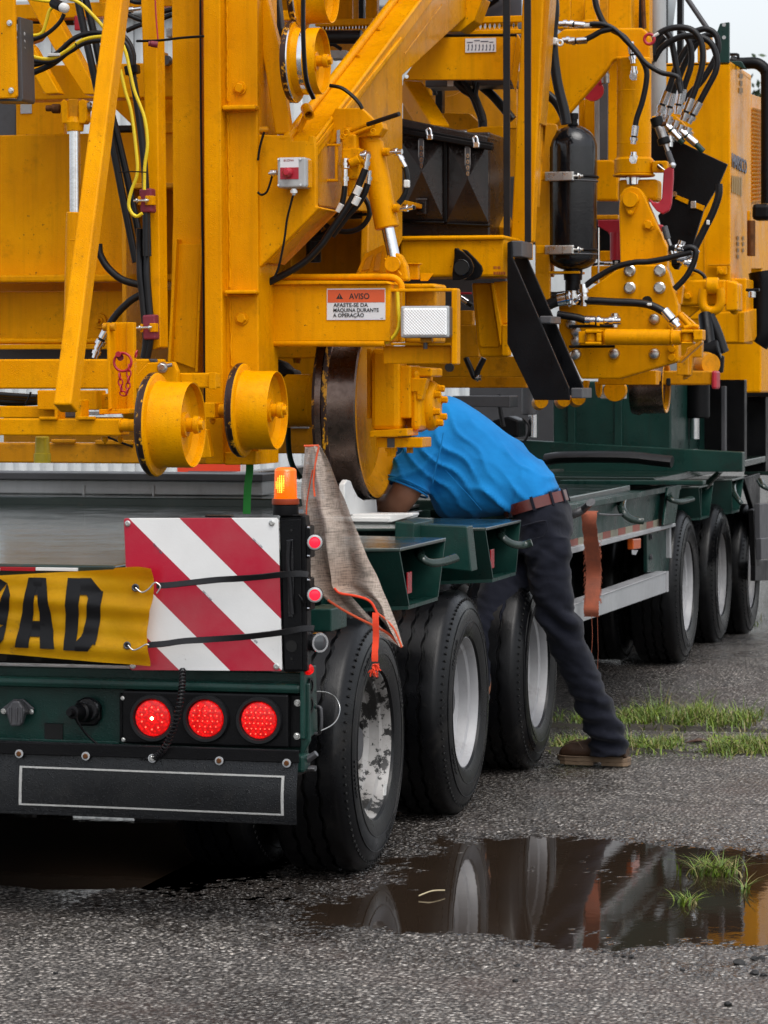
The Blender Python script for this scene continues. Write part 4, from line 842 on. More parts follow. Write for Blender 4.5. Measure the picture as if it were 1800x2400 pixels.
elbow(P(5, 615, 800, 1.1), P(5, 640, 720, 1.1) - P(5, 615, 800, 1.1), .012, .05)
# ---- lower left frame
rc('lower_beam', 5, -400, 808, 1008, 1000, .78, .12, YEL, M_, .006); pl('beam_end', 5, [(960, 805), (1010, 805), (1012, 826), (975, 826)], .77, .02, DGREY, M_, .002)
pl('lower_gusset', 5, [(875, 915), (955, 830), (1125, 822), (1150, 885), (1150, 1000), (880, 1000)], .70, .03, YEL, M_); bolts(5, [(1054, 860)], .698, .014, ZINC, M_); tube('pin_handle', [P(5, 1085, 850, .68), P(5, 1118, 842, .68)], .007, CHR, M_, k=1)
rc('lower_arm', 5, 1095, 896, 1392, 994, .74, .07, YEL, M_, .005); rc('arm_end_plate', 5, 1352, 892, 1396, 1000, .728, .012, YEL, M_, .002)
rc('pad_block', 5, 240, 1008, 626, 1136, .56, .10, YEL, M_); rc('pad_block', 5, 630, 1030, 720, 1130, .62, .08, YEL, M_); rc('bottom_bar', 5, -400, 1190, 784, 1304, .36, .09, YEL, M_, .005); rc('bottom_bar_upper', 5, -400, 1110, 362, 1188, .62, .08, YEL, M_)
rc('bar_weld_plate', 5, 250, 1180, 365, 1200, .345, .02, YEL, M_, .003); rc('bar_weld_plate', 5, 500, 1178, 610, 1200, .345, .02, YEL, M_, .003); rc('white_pad', 5, 400, 1146, 660, 1170, .9, .03, WHT, M_, .002)
pl('post_flange', 5, [(688, 572), (704, 568), (722, 1130), (700, 1140)], .44, .12, YEL, M_, .003); rc('post_face', 5, 720, 568, 868, 1150, .52, .03, YEL, M_, .003); rc('post_groove', 5, 818, 572, 824, 1145, .515, .005, YEL2, M_, .001)
cyl('post_pin', P(5, 668, 598, .46), P(5, 748, 598, .46), .014, YEL2, M_); pl('post_foot', 5, [(640, 1130), (840, 1128), (840, 1160), (640, 1165)], .45, .1, YEL, M_, .003)
rc('rear_sill', 5, -400, 1345, 1480, 1488, 1.38, .10, YEL2, M_, .006); rc('sill_notch', 5, 615, 1330, 860, 1362, 1.36, .02, YEL2, M_, .004); rc('sill_notch', 5, 330, 1325, 485, 1350, 1.36, .02, YEL2, M_, .004)
for zx in (680, 780): lathe('grease_nipple', [(0, 0), (0, .010), (.012, .010), (.02, .004), (.024, 0)], P(5, zx, 1310, .40), (0, 0, -1), YEL, M_, 12)
m = mpu(5, .5); lathe('buffer_cup', [(0, 0), (0, 56 * m), (30 * m, 58 * m), (60 * m, 57 * m), (64 * m, 50 * m), (170 * m, 46 * m), (175 * m, 40 * m), (175 * m, 0)], P(5, 275, 1478, .5), (0, 0, 1), LEMON, M_, 32)
for i, (y0, y1) in enumerate(((1030, 1050), (1050, 1072), (1075, 1082), (1085, 1090))): tb('hose', 5, [(-60, y0), (80, y0 + 10), (240, y1)], .66 + .02 * i, .0085, HOSE, M_)
tb('zip_tie', 5, [(200, 1020), (185, 1060), (165, 1100)], .63, .004, BLK, M_); tb('loose_cable', 5, [(700, 1312), (780, 1345), (860, 1375)], 1.0, .004, BLK, M_)
# red chain with its ring
ch = tube('chain_ring', torus_pts(P(5, 795, 826, .44), 60 * mpu(5, .44), (0, 1, 0), 28), .0045, RED, M_, closed=True)
lathe('ring_disc', [(0, 0), (0, .011), (.004, .012), (.005, 0)], P(5, 782, 795, .45), (0, -1, 0), MAROON, ch, 18); lathe('ring_disc', [(0, 0), (0, .010), (.006, .009), (.006, 0)], P(5, 768, 775, .43), (0, -1, 0), RED, ch, 18)
def chain(n, pts, Y, L=.024, rw=.0075, rr=.0026):
    q = spline([P(n, x, y, Y) for x, y in pts], 20); acc = 0; last = q[0]; i = 0
    for p in q[1:]:
        acc += (p - last).length; 
        if acc >= L * .78:
            d = (p - last).normalized() if acc < .001 else None
            acc = 0; i += 1; t = (q[min(len(q) - 1, q.index(p) + 1)] - q[max(0, q.index(p) - 1)]).normalized(); s = V((0, 1, 0)) if i % 2 else t.cross(V((0, 1, 0))).normalized(); u = t
            tube('chain_link', [p + u * (L / 2) * math.cos(a) + s * rw * math.sin(a) for a in [2 * math.pi * k / 12 for k in range(12)]], rr, RED, ch, sides=6, closed=True)
        last = p
chain(5, [(772, 880), (780, 950), (790, 1020), (805, 1030), (822, 1025), (832, 950), (836, 860)], .43); chain(5, [(855, 795), (880, 780), (888, 740)], .46)
# ---- flanged guide wheels
def guide_wheel(Xend, Y, z, rb, W, rf, ft, edge, parent=M_, hub=True, name='guide_wheel', body=YEL, rim=YEL):
    o = V((Xend, Y, z)); ax = (-1, 0, 0); t = rb * .055
    g = lathe(name, [(.03, 0), (.03, rb * .3), (.035, rb * .8), (.02, rb - t), (0, rb - t * .8), (-.002, rb - t * .3), (.003, rb), (W * .8, rb), (W, rb * 1.03), (W + .004, rf * .965)], o, ax, body, parent, 56)
    lathe('flange', [(W + .004, rb * .9), (W + .004, rf * .965), (W + ft * .25, rf * .99), (W + ft * .3, rf), (W + ft * .75, rf * .995), (W + ft, rf * .95), (W + ft, 0)], o, ax, edge, g, 56, [0, 0, 1, 1, 1, 0] if isinstance(edge, (list, tuple)) else None)
    if hub:
        lathe('hub_disc', [(.030, 0), (.030, rb * .30), (.018, rb * .28), (.018, rb * .17), (-.006, rb * .16), (-.006, rb * .21), (-.022, rb * .20), (-.024, rb * .12), (-.036, rb * .11), (-.036, 0)], o, ax, YEL, g, 20)
        cyl('split_pin', o + V((.026, -.004, -.02)), o + V((.028, .004, .022)), .004, YEL, g, 8); cyl('split_pin', o + V((.03, -.02, .002)), o + V((.03, .02, -.004)), .0035, YEL, g, 8)
    return g
m = mpu(5, .3); e = P(5, 1250, 1232, .3); guide_wheel(e.x, .3, e.z, 283 * m, .112, 346 * m, .036, [YEL, CHIP])
cyl('guide_axle', P(5, 784, 1236, .3), P(5, 900, 1236, .3), 41 * m, YEL, M_); cyl('axle_collar', P(5, 780, 1236, .3), P(5, 792, 1236, .3), 48 * m, YEL, M_)
m = mpu(6, 1.18); e = P(6, 275, 1138, 1.18); guide_wheel(e.x, 1.18, e.z, 257 * m, .112, 310 * m, .036, [YEL, CHIP])
cyl('guide_axle', P(5, 1375, 1138, 1.18), P(5, 1500, 1138, 1.18), 42 * m, YEL, M_); rc('axle_clamp', 5, 1302, 1088, 1392, 1190, 1.12, .12, YEL, M_); lathe('grease_nipple', [(0, 0), (0, .010), (.014, .010), (.02, .003), (.02, 0)], P(5, 1378, 1192, 1.15), (0, 0, -1), YEL, M_, 10); pl('wheel_bracket', 5, [(1290, 1260), (1340, 1260), (1370, 1445), (1300, 1450)], 1.1, .04, YEL, M_)
m = mpu(2, 1.3); e = P(2, 705, 395, 1.3); guide_wheel(e.x, 1.3, e.z, 215 * m, .088, 268 * m, .03, [CHR, CHIP])
lathe('worn_band', [(.045, 216.2 * m), (.058, 216.6 * m), (.062, 216.0 * m)], e, (-1, 0, 0), CHR, M_, 56)
e = P(2, 762, -60, 1.36); guide_wheel(e.x, 1.36, e.z, 210 * m, .098, 262 * m, .03, [CHR, CHIP])
tb('black_strap', 2, [(582, -20, .02), (582, 200, .0), (590, 400, .0), (608, 540, .005), (650, 640, .03)], 1.10, .007, BLK, M_, flat=1.6)
pl('roller_arm', 2, [(278, -30), (345, -30), (420, 280), (500, 868), (402, 872), (345, 520), (290, 180)], 1.42, .05, YEL, M_, .006)
# ---- horn plate, boom
hp = pl('horn_plate', 2, [(272, 872), (500, 878), (506, 912), (614, 912), (616, 878), (650, 880), (662, 960), (664, 1335), (690, 1345), (345, 1690), (272, 1760)], 1.36, .035, YEL, M_, .005)
pl('plate_flange', 2, [(688, 1338), (704, 1352), (356, 1704), (342, 1692)], 1.39, .22, YEL, hp, .003)
A = PX(2, 650, 940, -.56); B = PX(2, 1860, -680, -.56); D = (B - A); W_ = .115
A2 = A + D * .0
bm = bmesh.new(); prism_bm(bm, [A2, B, B + V((-W_, 0, 0)), A2 + V((-W_, 0, 0))], V((0, .03, -.05))); bmesh.ops.recalc_face_normals(bm, faces=bm.faces); bev(bm, .006); boom = mk('boom_top', bm, YEL, M_)
up = V((0, -.2, .98)); tube('boom_edge_pipe', [A2 + V((-W_ + .004, 0, .012)), B + V((-W_ + .004, 0, .012))], .017, YEL, M_, 12, k=1)
tube('boom_edge_bead', [A2 + V((-.004, 0, .004)), B + V((-.004, 0, .004))], .009, YEL, M_, 10, k=1)
for t in (.30, .40, .55, .66, .78, .9): lathe('bolt', [(0, 0), (0, .008), (.008, .007), (.008, 0)], A2.lerp(B, t) + V((-W_ + .03, 0, .003)), (0, -.35, .93), YEL, M_, 8)
lip0, lip1 = PX(2, 662, 945, -.553), PX(2, 1222, 240, -.553); prism('boom_lip', [lip0, lip1, lip1 + V((0, 0, -.022)), lip0 + V((0, 0, -.022))], (-.012, 0, 0), YEL, M_, .003)
px('boom_web', 2, [(664, 955), (1840, -690), (2500, -690), (1226, 490), (1226, 1560), (1150, 1700), (1000, 1700), (1010, 1372), (690, 1338), (672, 1300)], -.566, .03, YEL2, M_, .005)
weld(PX(2, 1240, 350, -.555), PX(2, 1480, 30, -.555), .003, YEL2)
lathe('pipe_end', [(0, .020), (.06, .020), (.06, .014), (.004, .014), (.004, 0)], P(2, 600, 700, 1.5), (.4, -.8, -.5), YEL, M_, 20); cyl('rod_end', P(2, 545, 870, 1.5), P(2, 610, 725, 1.5), .011, YEL, M_)
lathe('cable_grommet', [(0, .012), (.05, .012), (.05, .008), (.01, .008)], P(2, 345, 840, 1.4), (-.6, -.8, -.1), YEL2, M_, 18); tb('black_cable', 2, [(330, 855), (310, 920), (295, 990), (290, 1040)], 1.33, .0045, BLK, M_)
tb('black_strap', 2, [(755, 555), (830, 570), (900, 620), (945, 670), (965, 705)], 1.55, .007, BLK, M_, flat=1.5)
pl('gusset_cap', 2, [(790, 700), (960, 700), (1040, 775), (1020, 830), (700, 960), (680, 940)], 1.62, .04, YEL, M_)
pl('label_strip', 2, [(800, 845), (818, 840), (822, 930), (798, 935)], 1.612, .004, GREY, M_, .0005)
# ---- horn push-button box
hb = rc('horn_button_box', 2, 412, 1020, 600, 1215, 1.27, .085, GREY, M_, .010)
rc('box_lid', 2, 414, 1022, 598, 1213, 1.258, .014, GREY, hb, .006); rc('label_plate', 2, 433, 1022, 552, 1088, 1.2565, .0015, LABW, hb, 0); rc('label_plate', 2, 433, 1086, 552, 1160, 1.2563, .0015, RED, hb, 0)
lathe('push_button', [(0, 0), (0, .017), (.012, .017), (.014, .0155), (.028, .0145), (.034, .010), (.035, 0)], P(2, 487, 1119, 1.257), (0, -1, 0), RED, hb, 28)
for q in ((424, 1032), (566, 1030), (424, 1200), (568, 1198)): lathe('screw', [(0, 0), (0, .0045), (.004, .004), (.004, 0)], P(2, *q, 1.257), (0, -1, 0), CHR, hb, 12)
o = P(2, 455, 1046, 1.2562); txt('lettering', 'BUZINA', o, (1, 0, 0), (0, 0, 1), .0105, INKR, hb, .012)
lathe('cable_gland', [(0, 0), (0, .011), (.01, .011), (.01, .013), (.022, .013), (.022, .007), (.03, .006), (.03, 0)], P(2, 412, 1118, 1.30), (-1, 0, -.1), CHR, hb, 12); lathe('cable_gland', [(0, 0), (0, .011), (.01, .011), (.01, .015), (.02, .015), (.02, .008), (.028, .007), (.028, 0)], P(2, 520, 1215, 1.30), (0, 0, -1), CHR, hb, 12)
tb('black_cable', 2, [(385, 1122), (370, 1180), (345, 1245), (310, 1262), (288, 1245)], 1.3, .0042, BLK, hb); tb('black_cable', 2, [(520, 1250), (500, 1330), (478, 1420), (462, 1540), (440, 1659), (420, 1740), (395, 1800)], 1.3, .0042, BLK, hb)
rc('bracket_edge', 2, 600, 1035, 622, 1215, 1.30, .04, YEL, hb, .002)
# ---- lever valve and inclined cylinder
lc = cyl('tilt_cylinder_barrel', P(2, 1128, 1478, 1.72), P(2, 1022, 925, 1.72), 80 * mpu(2, 1.72), YEL, M_, 32, .004)
for z in ((1090, 1300), (1072, 1180)): cyl('barrel_seam', P(2, *z, 1.72), P(2, z[0] + 1, z[1] - 5, 1.72), 81 * mpu(2, 1.72), YEL, lc, 32)
cyl('barrel_cap', P(2, 1020, 938, 1.72), P(2, 1008, 880, 1.72), 74 * mpu(2, 1.72), YEL, lc, 30); cyl('tilt_cylinder_rod', P(2, 1175, 1690, 1.72), P(2, 1128, 1470, 1.72), 41 * mpu(2, 1.72), CHR, lc, 24)
pl('cap_lug', 2, [(900, 830), (1090, 790), (1100, 830), (1070, 880), (920, 890)], 1.66, .08, YEL, lc)
for q in ((1128, 985), (1195, 1350)): lathe('port_boss', [(0, 0), (0, .016), (.02, .015), (.02, 0)], P(2, q[0] - 18, q[1], 1.70), (1, -.35, 0), YEL, lc, 16)
elbow(P(2, 1150, 985, 1.69), V((1, -.2, 0)), .010, .045); elbow(P(2, 1195, 990, 1.69), V((.55, 0, -1)), .009, .06); elbow(P(2, 1215, 1355, 1.69), V((1, -.2, .12)), .009, .05); rc('fitting_tip', 2, 1270, 1330, 1305, 1358, 1.68, .02, BLK, M_)
hose(2, [(1235, 1075), (1252, 1120), (1255, 1200), (1235, 1270), (1200, 1318)], 1.7, .0105); rc('hose_marker', 2, 1232, 1165, 1268, 1215, 1.682, .02, WHT, M_, .004)
lv = bar('valve_lever', P(2, 890, 850, 1.58), P(2, 1010, 802, 1.52), .012, .010, YEL, M_, .002); cyl('lever_grip', P(2, 1000, 806, 1.52), P(2, 1205, 738, 1.44), .0085, RUB, lv, 16)
vb_ = rc('valve_body', 2, 832, 870, 920, 970, 1.6, .06, YEL, M_, .006); cyl('valve_spool', P(2, 872, 830, 1.62), P(2, 872, 900, 1.62), .014, YEL, vb_); rc('valve_section', 2, 830, 960, 950, 1050, 1.59, .07, YEL, vb_, .006); cyl('valve_port', P(2, 885, 1060, 1.56), P(2, 945, 1030, 1.56), .016, YEL, vb_); rc('valve_section', 2, 865, 1050, 945, 1160, 1.61, .06, YEL, vb_, .006); rc('valve_foot', 2, 866, 1150, 918, 1275, 1.62, .05, YEL, vb_, .008)
tube('linkage_ring', torus_pts(P(2, 860, 860, 1.56), .011, (0, 1, 0), 16), .003, YEL, vb_, closed=True); tube('linkage_ring', torus_pts(P(2, 838, 885, 1.56), .009, (0, 1, 0), 16), .0026, YEL, vb_, closed=True); tube('cotter_ring', torus_pts(P(2, 1035, 850, 1.6), .009, (0, 1, 0), 16), .0022, YEL, M_, closed=True)
fr = rc('valve_guard', 2, 706, 935, 722, 1175, 1.57, .02, YEL, M_, .003)
for q in ((710, 932, 815, 946), (710, 1160, 805, 1176), (786, 946, 803, 1165)): rc('guard_bar', 2, *q, 1.57, .02, YEL, fr, .003)
elbow(P(2, 855, 1090, 1.57), V((0, 0, 1)), .016, .035); elbow(P(2, 852, 1205, 1.57), V((0, 0, 1)), .011, .06); elbow(P(2, 955, 1005, 1.57), V((1, 0, 0)), .013, .035); elbow(P(2, 985, 1105, 1.56), P(2, 1000, 1010, 1.56) - P(2, 985, 1105, 1.56), .010, .06); elbow(P(2, 1002, 1195, 1.56), P(2, 1010, 1090, 1.56) - P(2, 1002, 1195, 1.56), .010, .05)
hose(2, [(852, 1205), (845, 1270), (830, 1340), (805, 1420)], 1.56, .0105); hose(2, [(985, 1095), (955, 1170), (915, 1260), (850, 1370), (760, 1500), (690, 1600), (560, 1720), (300, 1860)], 1.5, .013, mat=HOSE); hose(2, [(1000, 1190), (975, 1260), (930, 1330), (860, 1410), (770, 1530)], 1.54, .012)
for q in ((935, 1235), (925, 1300), (822, 1350)): cyl('hose_marker', P(2, q[0] + 14, q[1] - 26, 1.49 if q[0] > 900 else 1.545), P(2, q[0] - 12, q[1] + 26, 1.49 if q[0] > 900 else 1.545), .0135, WHT, M_, 12, .001)
hose(2, [(970, 1270), (1005, 1330), (1010, 1400), (960, 1470), (880, 1500), (780, 1490), (700, 1440)], 1.9, .010); hose(2, [(640, 1420), (760, 1390), (900, 1400), (1000, 1390)], 2.2, .012); hose(2, [(560, 1490), (640, 1540), (720, 1520), (800, 1440), (870, 1290)], 2.2, .014)
pl('back_panel', 2, [(200, 1250), (1230, 1250), (1230, 1900), (200, 1900)], 3.9, .03, YEL2, M_); bx('shade_roof', -1.35, -.60, 1.62, 3.88, 2.235, 2.255, YEL2, M_); bx('shade_wall', -1.37, -1.352, 1.62, 3.88, 1.5, 2.25, YEL2, M_); cyl('pump_column', P(2, 650, 1700, 2.4), P(2, 650, 1430, 2.4), .03, RUB, M_); cyl('pump_cap', P(2, 640, 1490, 2.38), P(2, 640, 1380, 2.38), .045, RUB, M_)  # roof and side wall added to close in and darken this recess
# ---- cross beam with the warning label
xb = rc('cross_beam', 6, 158, 318, 1006, 694, 1.54, .24, YEL, M_, .006); tube('beam_bottom_pipe', [P(6, 158, 702, 1.55), P(6, 972, 706, 1.55)], .0125, YEL, M_, 12, k=1); tube('beam_top_pipe', [P(6, 158, 276, 1.60), P(6, 700, 274, 1.60), P(6, 960, 272, 1.60), P(6, 1040, 282, 1.60), P(6, 1078, 320, 1.60), P(6, 1082, 360, 1.60)], .0115, YEL, M_, 12, k=3)
pl('beam_top_plate', 6, [(158, 296), (980, 300), (1010, 320), (158, 324)], 1.52, .25, YEL, M_, .003); weld(P(6, 180, 318, 1.535), P(6, 980, 322, 1.535), .0028)
lb = rc('warning_label', 6, 597, 349, 976, 551, 1.5365, .003, LABW, M_, 0); rc('label_header', 6, 602, 357, 972, 438, 1.5355, .0012, LABR, lb, 0)
tri = [P(6, 657, 417, 1.535), P(6, 702, 417, 1.535), P(6, 680, 379, 1.535)]; prism('warning_triangle', tri, (0, .0008, 0), INK, lb, 0); rc('triangle_mark', 6, 678.4, 390, 681.6, 406, 1.5346, .0006, LABR, lb, 0); rc('triangle_mark', 6, 678.4, 409, 681.6, 412, 1.5346, .0006, LABR, lb, 0)
mm = mpu(6, 1.535)
for s, zx, zy, sz, wd in (('AVISO', 742, 417, 37, 135), ('AFASTE-SE DA', 640, 468, 24, 232), ('M\u00c1QUINA DURANTE', 638, 501, 24, 306), ('A OPERA\u00c7\u00c3O', 638, 534, 24, 207)):
    t = txt('lettering', s, P(6, zx, zy, 1.5349), (1, 0, 0), (0, 0, 1), sz * mm / .70, INK, lb, .012); t.scale.x = wd * mm / max(.001, max(v.co.x for v in t.data.vertices))
rc('label_mark', 6, 945, 540, 962, 542, 1.535, .0006, INK, lb, 0)
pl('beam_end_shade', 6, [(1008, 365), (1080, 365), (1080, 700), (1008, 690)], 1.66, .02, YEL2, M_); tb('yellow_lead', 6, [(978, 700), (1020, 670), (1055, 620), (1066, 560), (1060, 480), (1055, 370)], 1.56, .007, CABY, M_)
for q in ((1010, 350, 1440, 367), (1010, 701, 1405, 716)): rc('lamp_guard_bar', 6, *q, 1.56, .05, YEL, M_, .003)
rc('lamp_guard_side', 6, 1404, 352, 1440, 840, 1.555, .06, YEL, M_, .004); rc('lamp_guard_base', 6, 962, 722, 1402, 836, 1.60, .04, YEL, M_, .004)
hl = rc('headlight', 6, 1073, 461, 1391, 668, 1.50, .06, DGREY, M_, .010); rc('headlight_rim', 6, 1075, 463, 1389, 666, 1.493, .012, GREY, hl, .006); rc('lens', 6, 1090, 476, 1374, 654, 1.488, .012, GLS, hl, .006); cyl('headlight_bolt', P(6, 1236, 740, 1.55), P(6, 1236, 668, 1.55), .008, DGREY, hl); rc('headlight_foot', 6, 1200, 668, 1275, 700, 1.54, .03, YEL2, hl)
rc('tower_block', 6, 1104, 318, 1306, 700, 1.86, .16, YEL2, M_, .008); pl('tower_cap', 6, [(1080, 318), (1290, 318), (1300, 345), (1080, 350)], 1.80, .2, YEL, M_, .006)
pl('clevis_bracket', 6, [(972, 300), (975, 165), (990, 125), (1040, 112), (1075, 130), (1110, 200), (1125, 300)], 1.70, .05, YEL, M_, .008); lathe('clevis_pin', [(0, 0), (0, .020), (.012, .019), (.014, .010), (.014, 0)], P(6, 1018, 205, 1.698), (0, -1, 0), YEL, M_, 24); lathe('rod_eye', [(0, 0), (0, .028), (.03, .028), (.03, 0)], P(6, 1020, 190, 1.66), (0, 1, 0), YEL, M_, 24)
pl('bracket_wing', 6, [(782, 258), (840, 125), (970, 60), (985, 110), (975, 250)], 1.80, .02, YEL, M_, .004); pl('wing_window', 6, [(820, 235), (852, 150), (900, 125), (872, 225)], 1.794, .006, YEL2, M_, .002); pl('wing_window', 6, [(895, 235), (915, 130), (955, 105), (940, 235)], 1.794, .006, YEL2, M_, .002)
tube('cotter_pin', [P(6, 975, 155, 1.69), P(6, 995, 185, 1.68), P(6, 985, 205, 1.68)], .004, YEL, M_); tube('cotter_pin', [P(6, 1040, 215, 1.68), P(6, 1080, 265, 1.68)], .005, YEL, M_, k=1)
rc('tab_plate', 6, 1128, 190, 1188, 290, 1.85, .03, YEL, M_, .003); rc('tab_plate', 6, 1100, 184, 1200, 192, 1.84, .04, YEL, M_, .002); pl('tab_plate', 6, [(1203, 250), (1290, 250), (1250, 300), (1203, 300)], 1.83, .006, YEL, M_, .001)
# ---- axle, axle box, big rail wheel
sp = rc('axle_post', 6, 880, 738, 1062, 1268, 1.86, .15, YEL, M_, .018); rc('post_side_plate', 6, 856, 738, 882, 1192, 1.9, .02, YEL, M_, .003); pl('post_foot_plate', 6, [(878, 1270), (1115, 1255), (1120, 1305), (872, 1312)], 1.83, .18, YEL, M_, .004); rc('post_foot_block', 6, 916, 1314, 1216, 1380, 1.88, .15, YEL, M_, .004); rc('post_foot_gap', 6, 988, 1318, 1034, 1380, 1.873, .01, DGREY, M_, .001)
lathe('foot_nut', [(0, 0), (0, .026), (.012, .026), (.012, .018), (.03, .018), (.03, 0)], P(6, 1015, 1384, 1.92), (0, 0, -1), YEL, M_, 6); lathe('foot_nut', [(0, 0), (0, .014), (.02, .014), (.02, 0)], P(6, 1135, 1380, 1.95), (0, 0, -1), YEL2, M_, 6)
rc('axle_box_plate', 6, 1062, 848, 1138, 1190, 1.90, .16, YEL, M_, .006); rc('axle_box_body', 6, 1136, 872, 1196, 1270, 1.92, .24, YEL, M_, .02); pl('axle_box_top', 6, [(1085, 850), (1278, 866), (1278, 920), (1140, 920), (1090, 890)], 1.93, .18, YEL, M_, .006); pl('axle_box_lug', 6, [(1140, 930), (1245, 930), (1210, 1070), (1180, 1070), (1180, 1020), (1140, 1020)], 1.915, .06, YEL, M_, .004)
ac = P(6, 1190, 1108, 2.1); m = mpu(6, 2.1)
cap_ = lathe('axle_cap', [(-.03, 0), (-.03, 165 * m), (.010, 172 * m), (.022, 165 * m), (.024, 150 * m), (.040, 150 * m), (.044, 163 * m), (.060, 160 * m), (.074, 140 * m), (.078, 60 * m), (.078, 0)], ac, (1, 0, 0), YEL, M_, 44)
for k in range(6):
    a = 2 * math.pi * k / 6 + .35; p = ac + V((.074, 112 * m * math.cos(a), 112 * m * math.sin(a))); lathe('cap_bolt', [(0, 0), (0, .016), (.006, .016), (.006, .013), (.024, .013), (.026, .010), (.026, 0)], p, (1, 0, 0), YEL, cap_, 6)
wc = P(6, 928, 1118, 2.1); R0 = P(6, 850, 1118, 2.1).z - P(6, 895, 1722, 2.1).z; Wd = .152
bw = lathe('rail_wheel', [(Wd + .006, R0 * .9), (Wd + .006, R0 + .026), (Wd - .006, R0 + .033), (Wd - .028, R0 + .030), (Wd - .040, R0 + .008), (Wd - .052, R0), (.006, R0 - .004), (0, R0 - .010)], wc, (-1, 0, 0), [RAILST, CHIP], M_, 72, [1, 1, 0, 0, 0, 0, 0])
lathe('wheel_face', [(0, R0 - .010), (-.002, R0 - .02), (.012, R0 - .035), (.05, R0 * .78), (.055, R0 * .3), (.055, 0)], wc, (-1, 0, 0), YEL2, bw, 72)
lathe('flange_stripe', [(Wd - .032, R0 + .031), (Wd - .040, R0 + .010), (Wd - .046, R0 + .004)], wc, (-1, 0, 0), CHIP, bw, 72)
cyl('axle_casing', P(6, 325, 1075, 2.15), P(6, 545, 1075, 2.15), 172 * m, YEL, M_, 36); cyl('casing_collar', P(6, 500, 1075, 2.15), P(6, 560, 1075, 2.15), 182 * m, YEL, M_, 36); cyl('axle_casing_inner', P(6, -700, 1075, 2.15), P(6, 330, 1075, 2.15), 150 * m, YEL2, M_, 32)
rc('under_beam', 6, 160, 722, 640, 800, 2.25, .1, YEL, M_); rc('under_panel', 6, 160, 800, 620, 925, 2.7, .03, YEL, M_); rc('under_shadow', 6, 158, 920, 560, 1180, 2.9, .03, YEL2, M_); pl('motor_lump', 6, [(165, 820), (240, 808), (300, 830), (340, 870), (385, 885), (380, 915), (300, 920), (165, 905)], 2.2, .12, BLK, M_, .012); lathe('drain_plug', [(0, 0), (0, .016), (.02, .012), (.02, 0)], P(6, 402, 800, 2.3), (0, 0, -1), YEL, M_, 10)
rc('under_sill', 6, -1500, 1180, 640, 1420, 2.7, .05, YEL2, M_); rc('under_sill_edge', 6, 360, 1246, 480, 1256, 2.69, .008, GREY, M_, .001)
# ================================================================== middle and front of the machine
# ---- back wall behind the boom, mesh guard, hood
rc('back_frame', 0, 560, -20, 700, 130, 4.6, .05, YEL, M_); rc('back_frame', 2, 560, -30, 900, 140, 4.9, .05, YEL, M_); rc('back_post', 2, 905, -30, 940, 150, 4.5, .05, YEL2, M_); rc('back_post', 2, 985, -30, 1060, 150, 4.6, .05, YEL, M_)
rc('black_mast', 2, 940, -30, 972, 150, 4.3, .04, BLK, M_); pl('black_conduit', 2, [(375, -20), (420, -20), (445, 190), (405, 240)], 1.9, .05, RUB, M_)
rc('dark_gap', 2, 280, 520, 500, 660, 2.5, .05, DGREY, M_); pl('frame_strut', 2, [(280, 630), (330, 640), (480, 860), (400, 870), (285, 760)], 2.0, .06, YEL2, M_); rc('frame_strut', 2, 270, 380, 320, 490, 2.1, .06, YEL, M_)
rc('frame_strut', 2, 380, 70, 560, 130, 2.2, .06, YEL, M_); rc('lower_rail', 2, 690, 260, 1000, 330, 4.7, .05, YEL2, M_); tube('black_pipe', [P(2, 715, 240, 3.8), P(2, 960, 240, 3.8)], .030, RUB, M_, 14, k=1); rc('cabinet_edge', 2, 745, 326, 860, 378, 4.1, .1, GREY, M_); hose(2, [(740, 290), (780, 290), (830, 320)], 3.9, .008)
def mesh_guard(n, x0, x1, y0, y1, Y, cells):
    a, b = P(n, x0, y0, Y), P(n, x1, y1, Y); bm = bmesh.new(); w_ = (b.x - a.x) / cells; h = (a.z - b.z)
    for i in range(-1, cells + 1):
        for s in (0, 1):
            p = V((a.x + i * w_, Y, b.z)); q = V((a.x + (i + 1) * w_, Y, a.z))
            if s: p, q = V((q.x, Y, b.z)), V((p.x, Y, a.z))
            if min(p.x, q.x) < a.x - .001 or max(p.x, q.x) > b.x + .001: continue
            bar_bm(bm, p, q, .008, .008)
    o = kind(mk('expanded_mesh', bm, YEL, M_), 'stuff'); bar('guard_rail', V((a.x - .02, Y, a.z)), V((b.x + .02, Y, a.z)), .02, .03, YEL, o); bar('guard_rail', V((a.x - .02, Y, b.z)), V((b.x + .02, Y, b.z)), .02, .02, YEL, o)
mesh_guard(2, 690, 1010, 150, 210, 4.2, 15); mesh_guard(3, 640, 1045, 160, 246, 4.2, 11)
pl('hood_brace', 3, [(570, -20), (770, -20), (700, 160), (590, 246), (420, 246)], 3.9, .16, YEL, M_); pl('rear_glazing', 3, [(760, -20), (1070, -20), (1070, 140), (690, 160)], 5.5, .02, NT('dark_window_glass').set(base=c4(.10, .11, .13), rough=.08), M_, .002); tube('wiper', [P(3, 720, 105, 5.4), P(3, 890, -10, 5.4)], .012, BLK, M_, k=1)
hd = pl('hood_panel', 3, [(375, 270), (1030, 262), (985, 622), (145, 622)], 3.62, .02, YEL, M_, .004); pl('hood_side', 3, [(1034, 262), (1058, 300), (1058, 400), (1022, 720), (988, 622)], 3.60, .02, YEL, hd, .003)
prism('hood_top', [P(3, 375, 268, 3.62), P(3, 1030, 262, 3.62), P(3, 1030, 262, 3.62) + V((0, .5, .02)), P(3, 375, 268, 3.62) + V((0, .5, .02))], (0, 0, -.015), BLK, hd, .003); lathe('hood_bolt', [(0, 0), (0, .009), (.006, .008), (.006, 0)], P(3, 180, 597, 3.62), (0, -1, 0), CHR, hd, 12)
pb = rc('label_plate', 3, 632, 300, 870, 403, 3.615, .003, LABW, hd, 0)
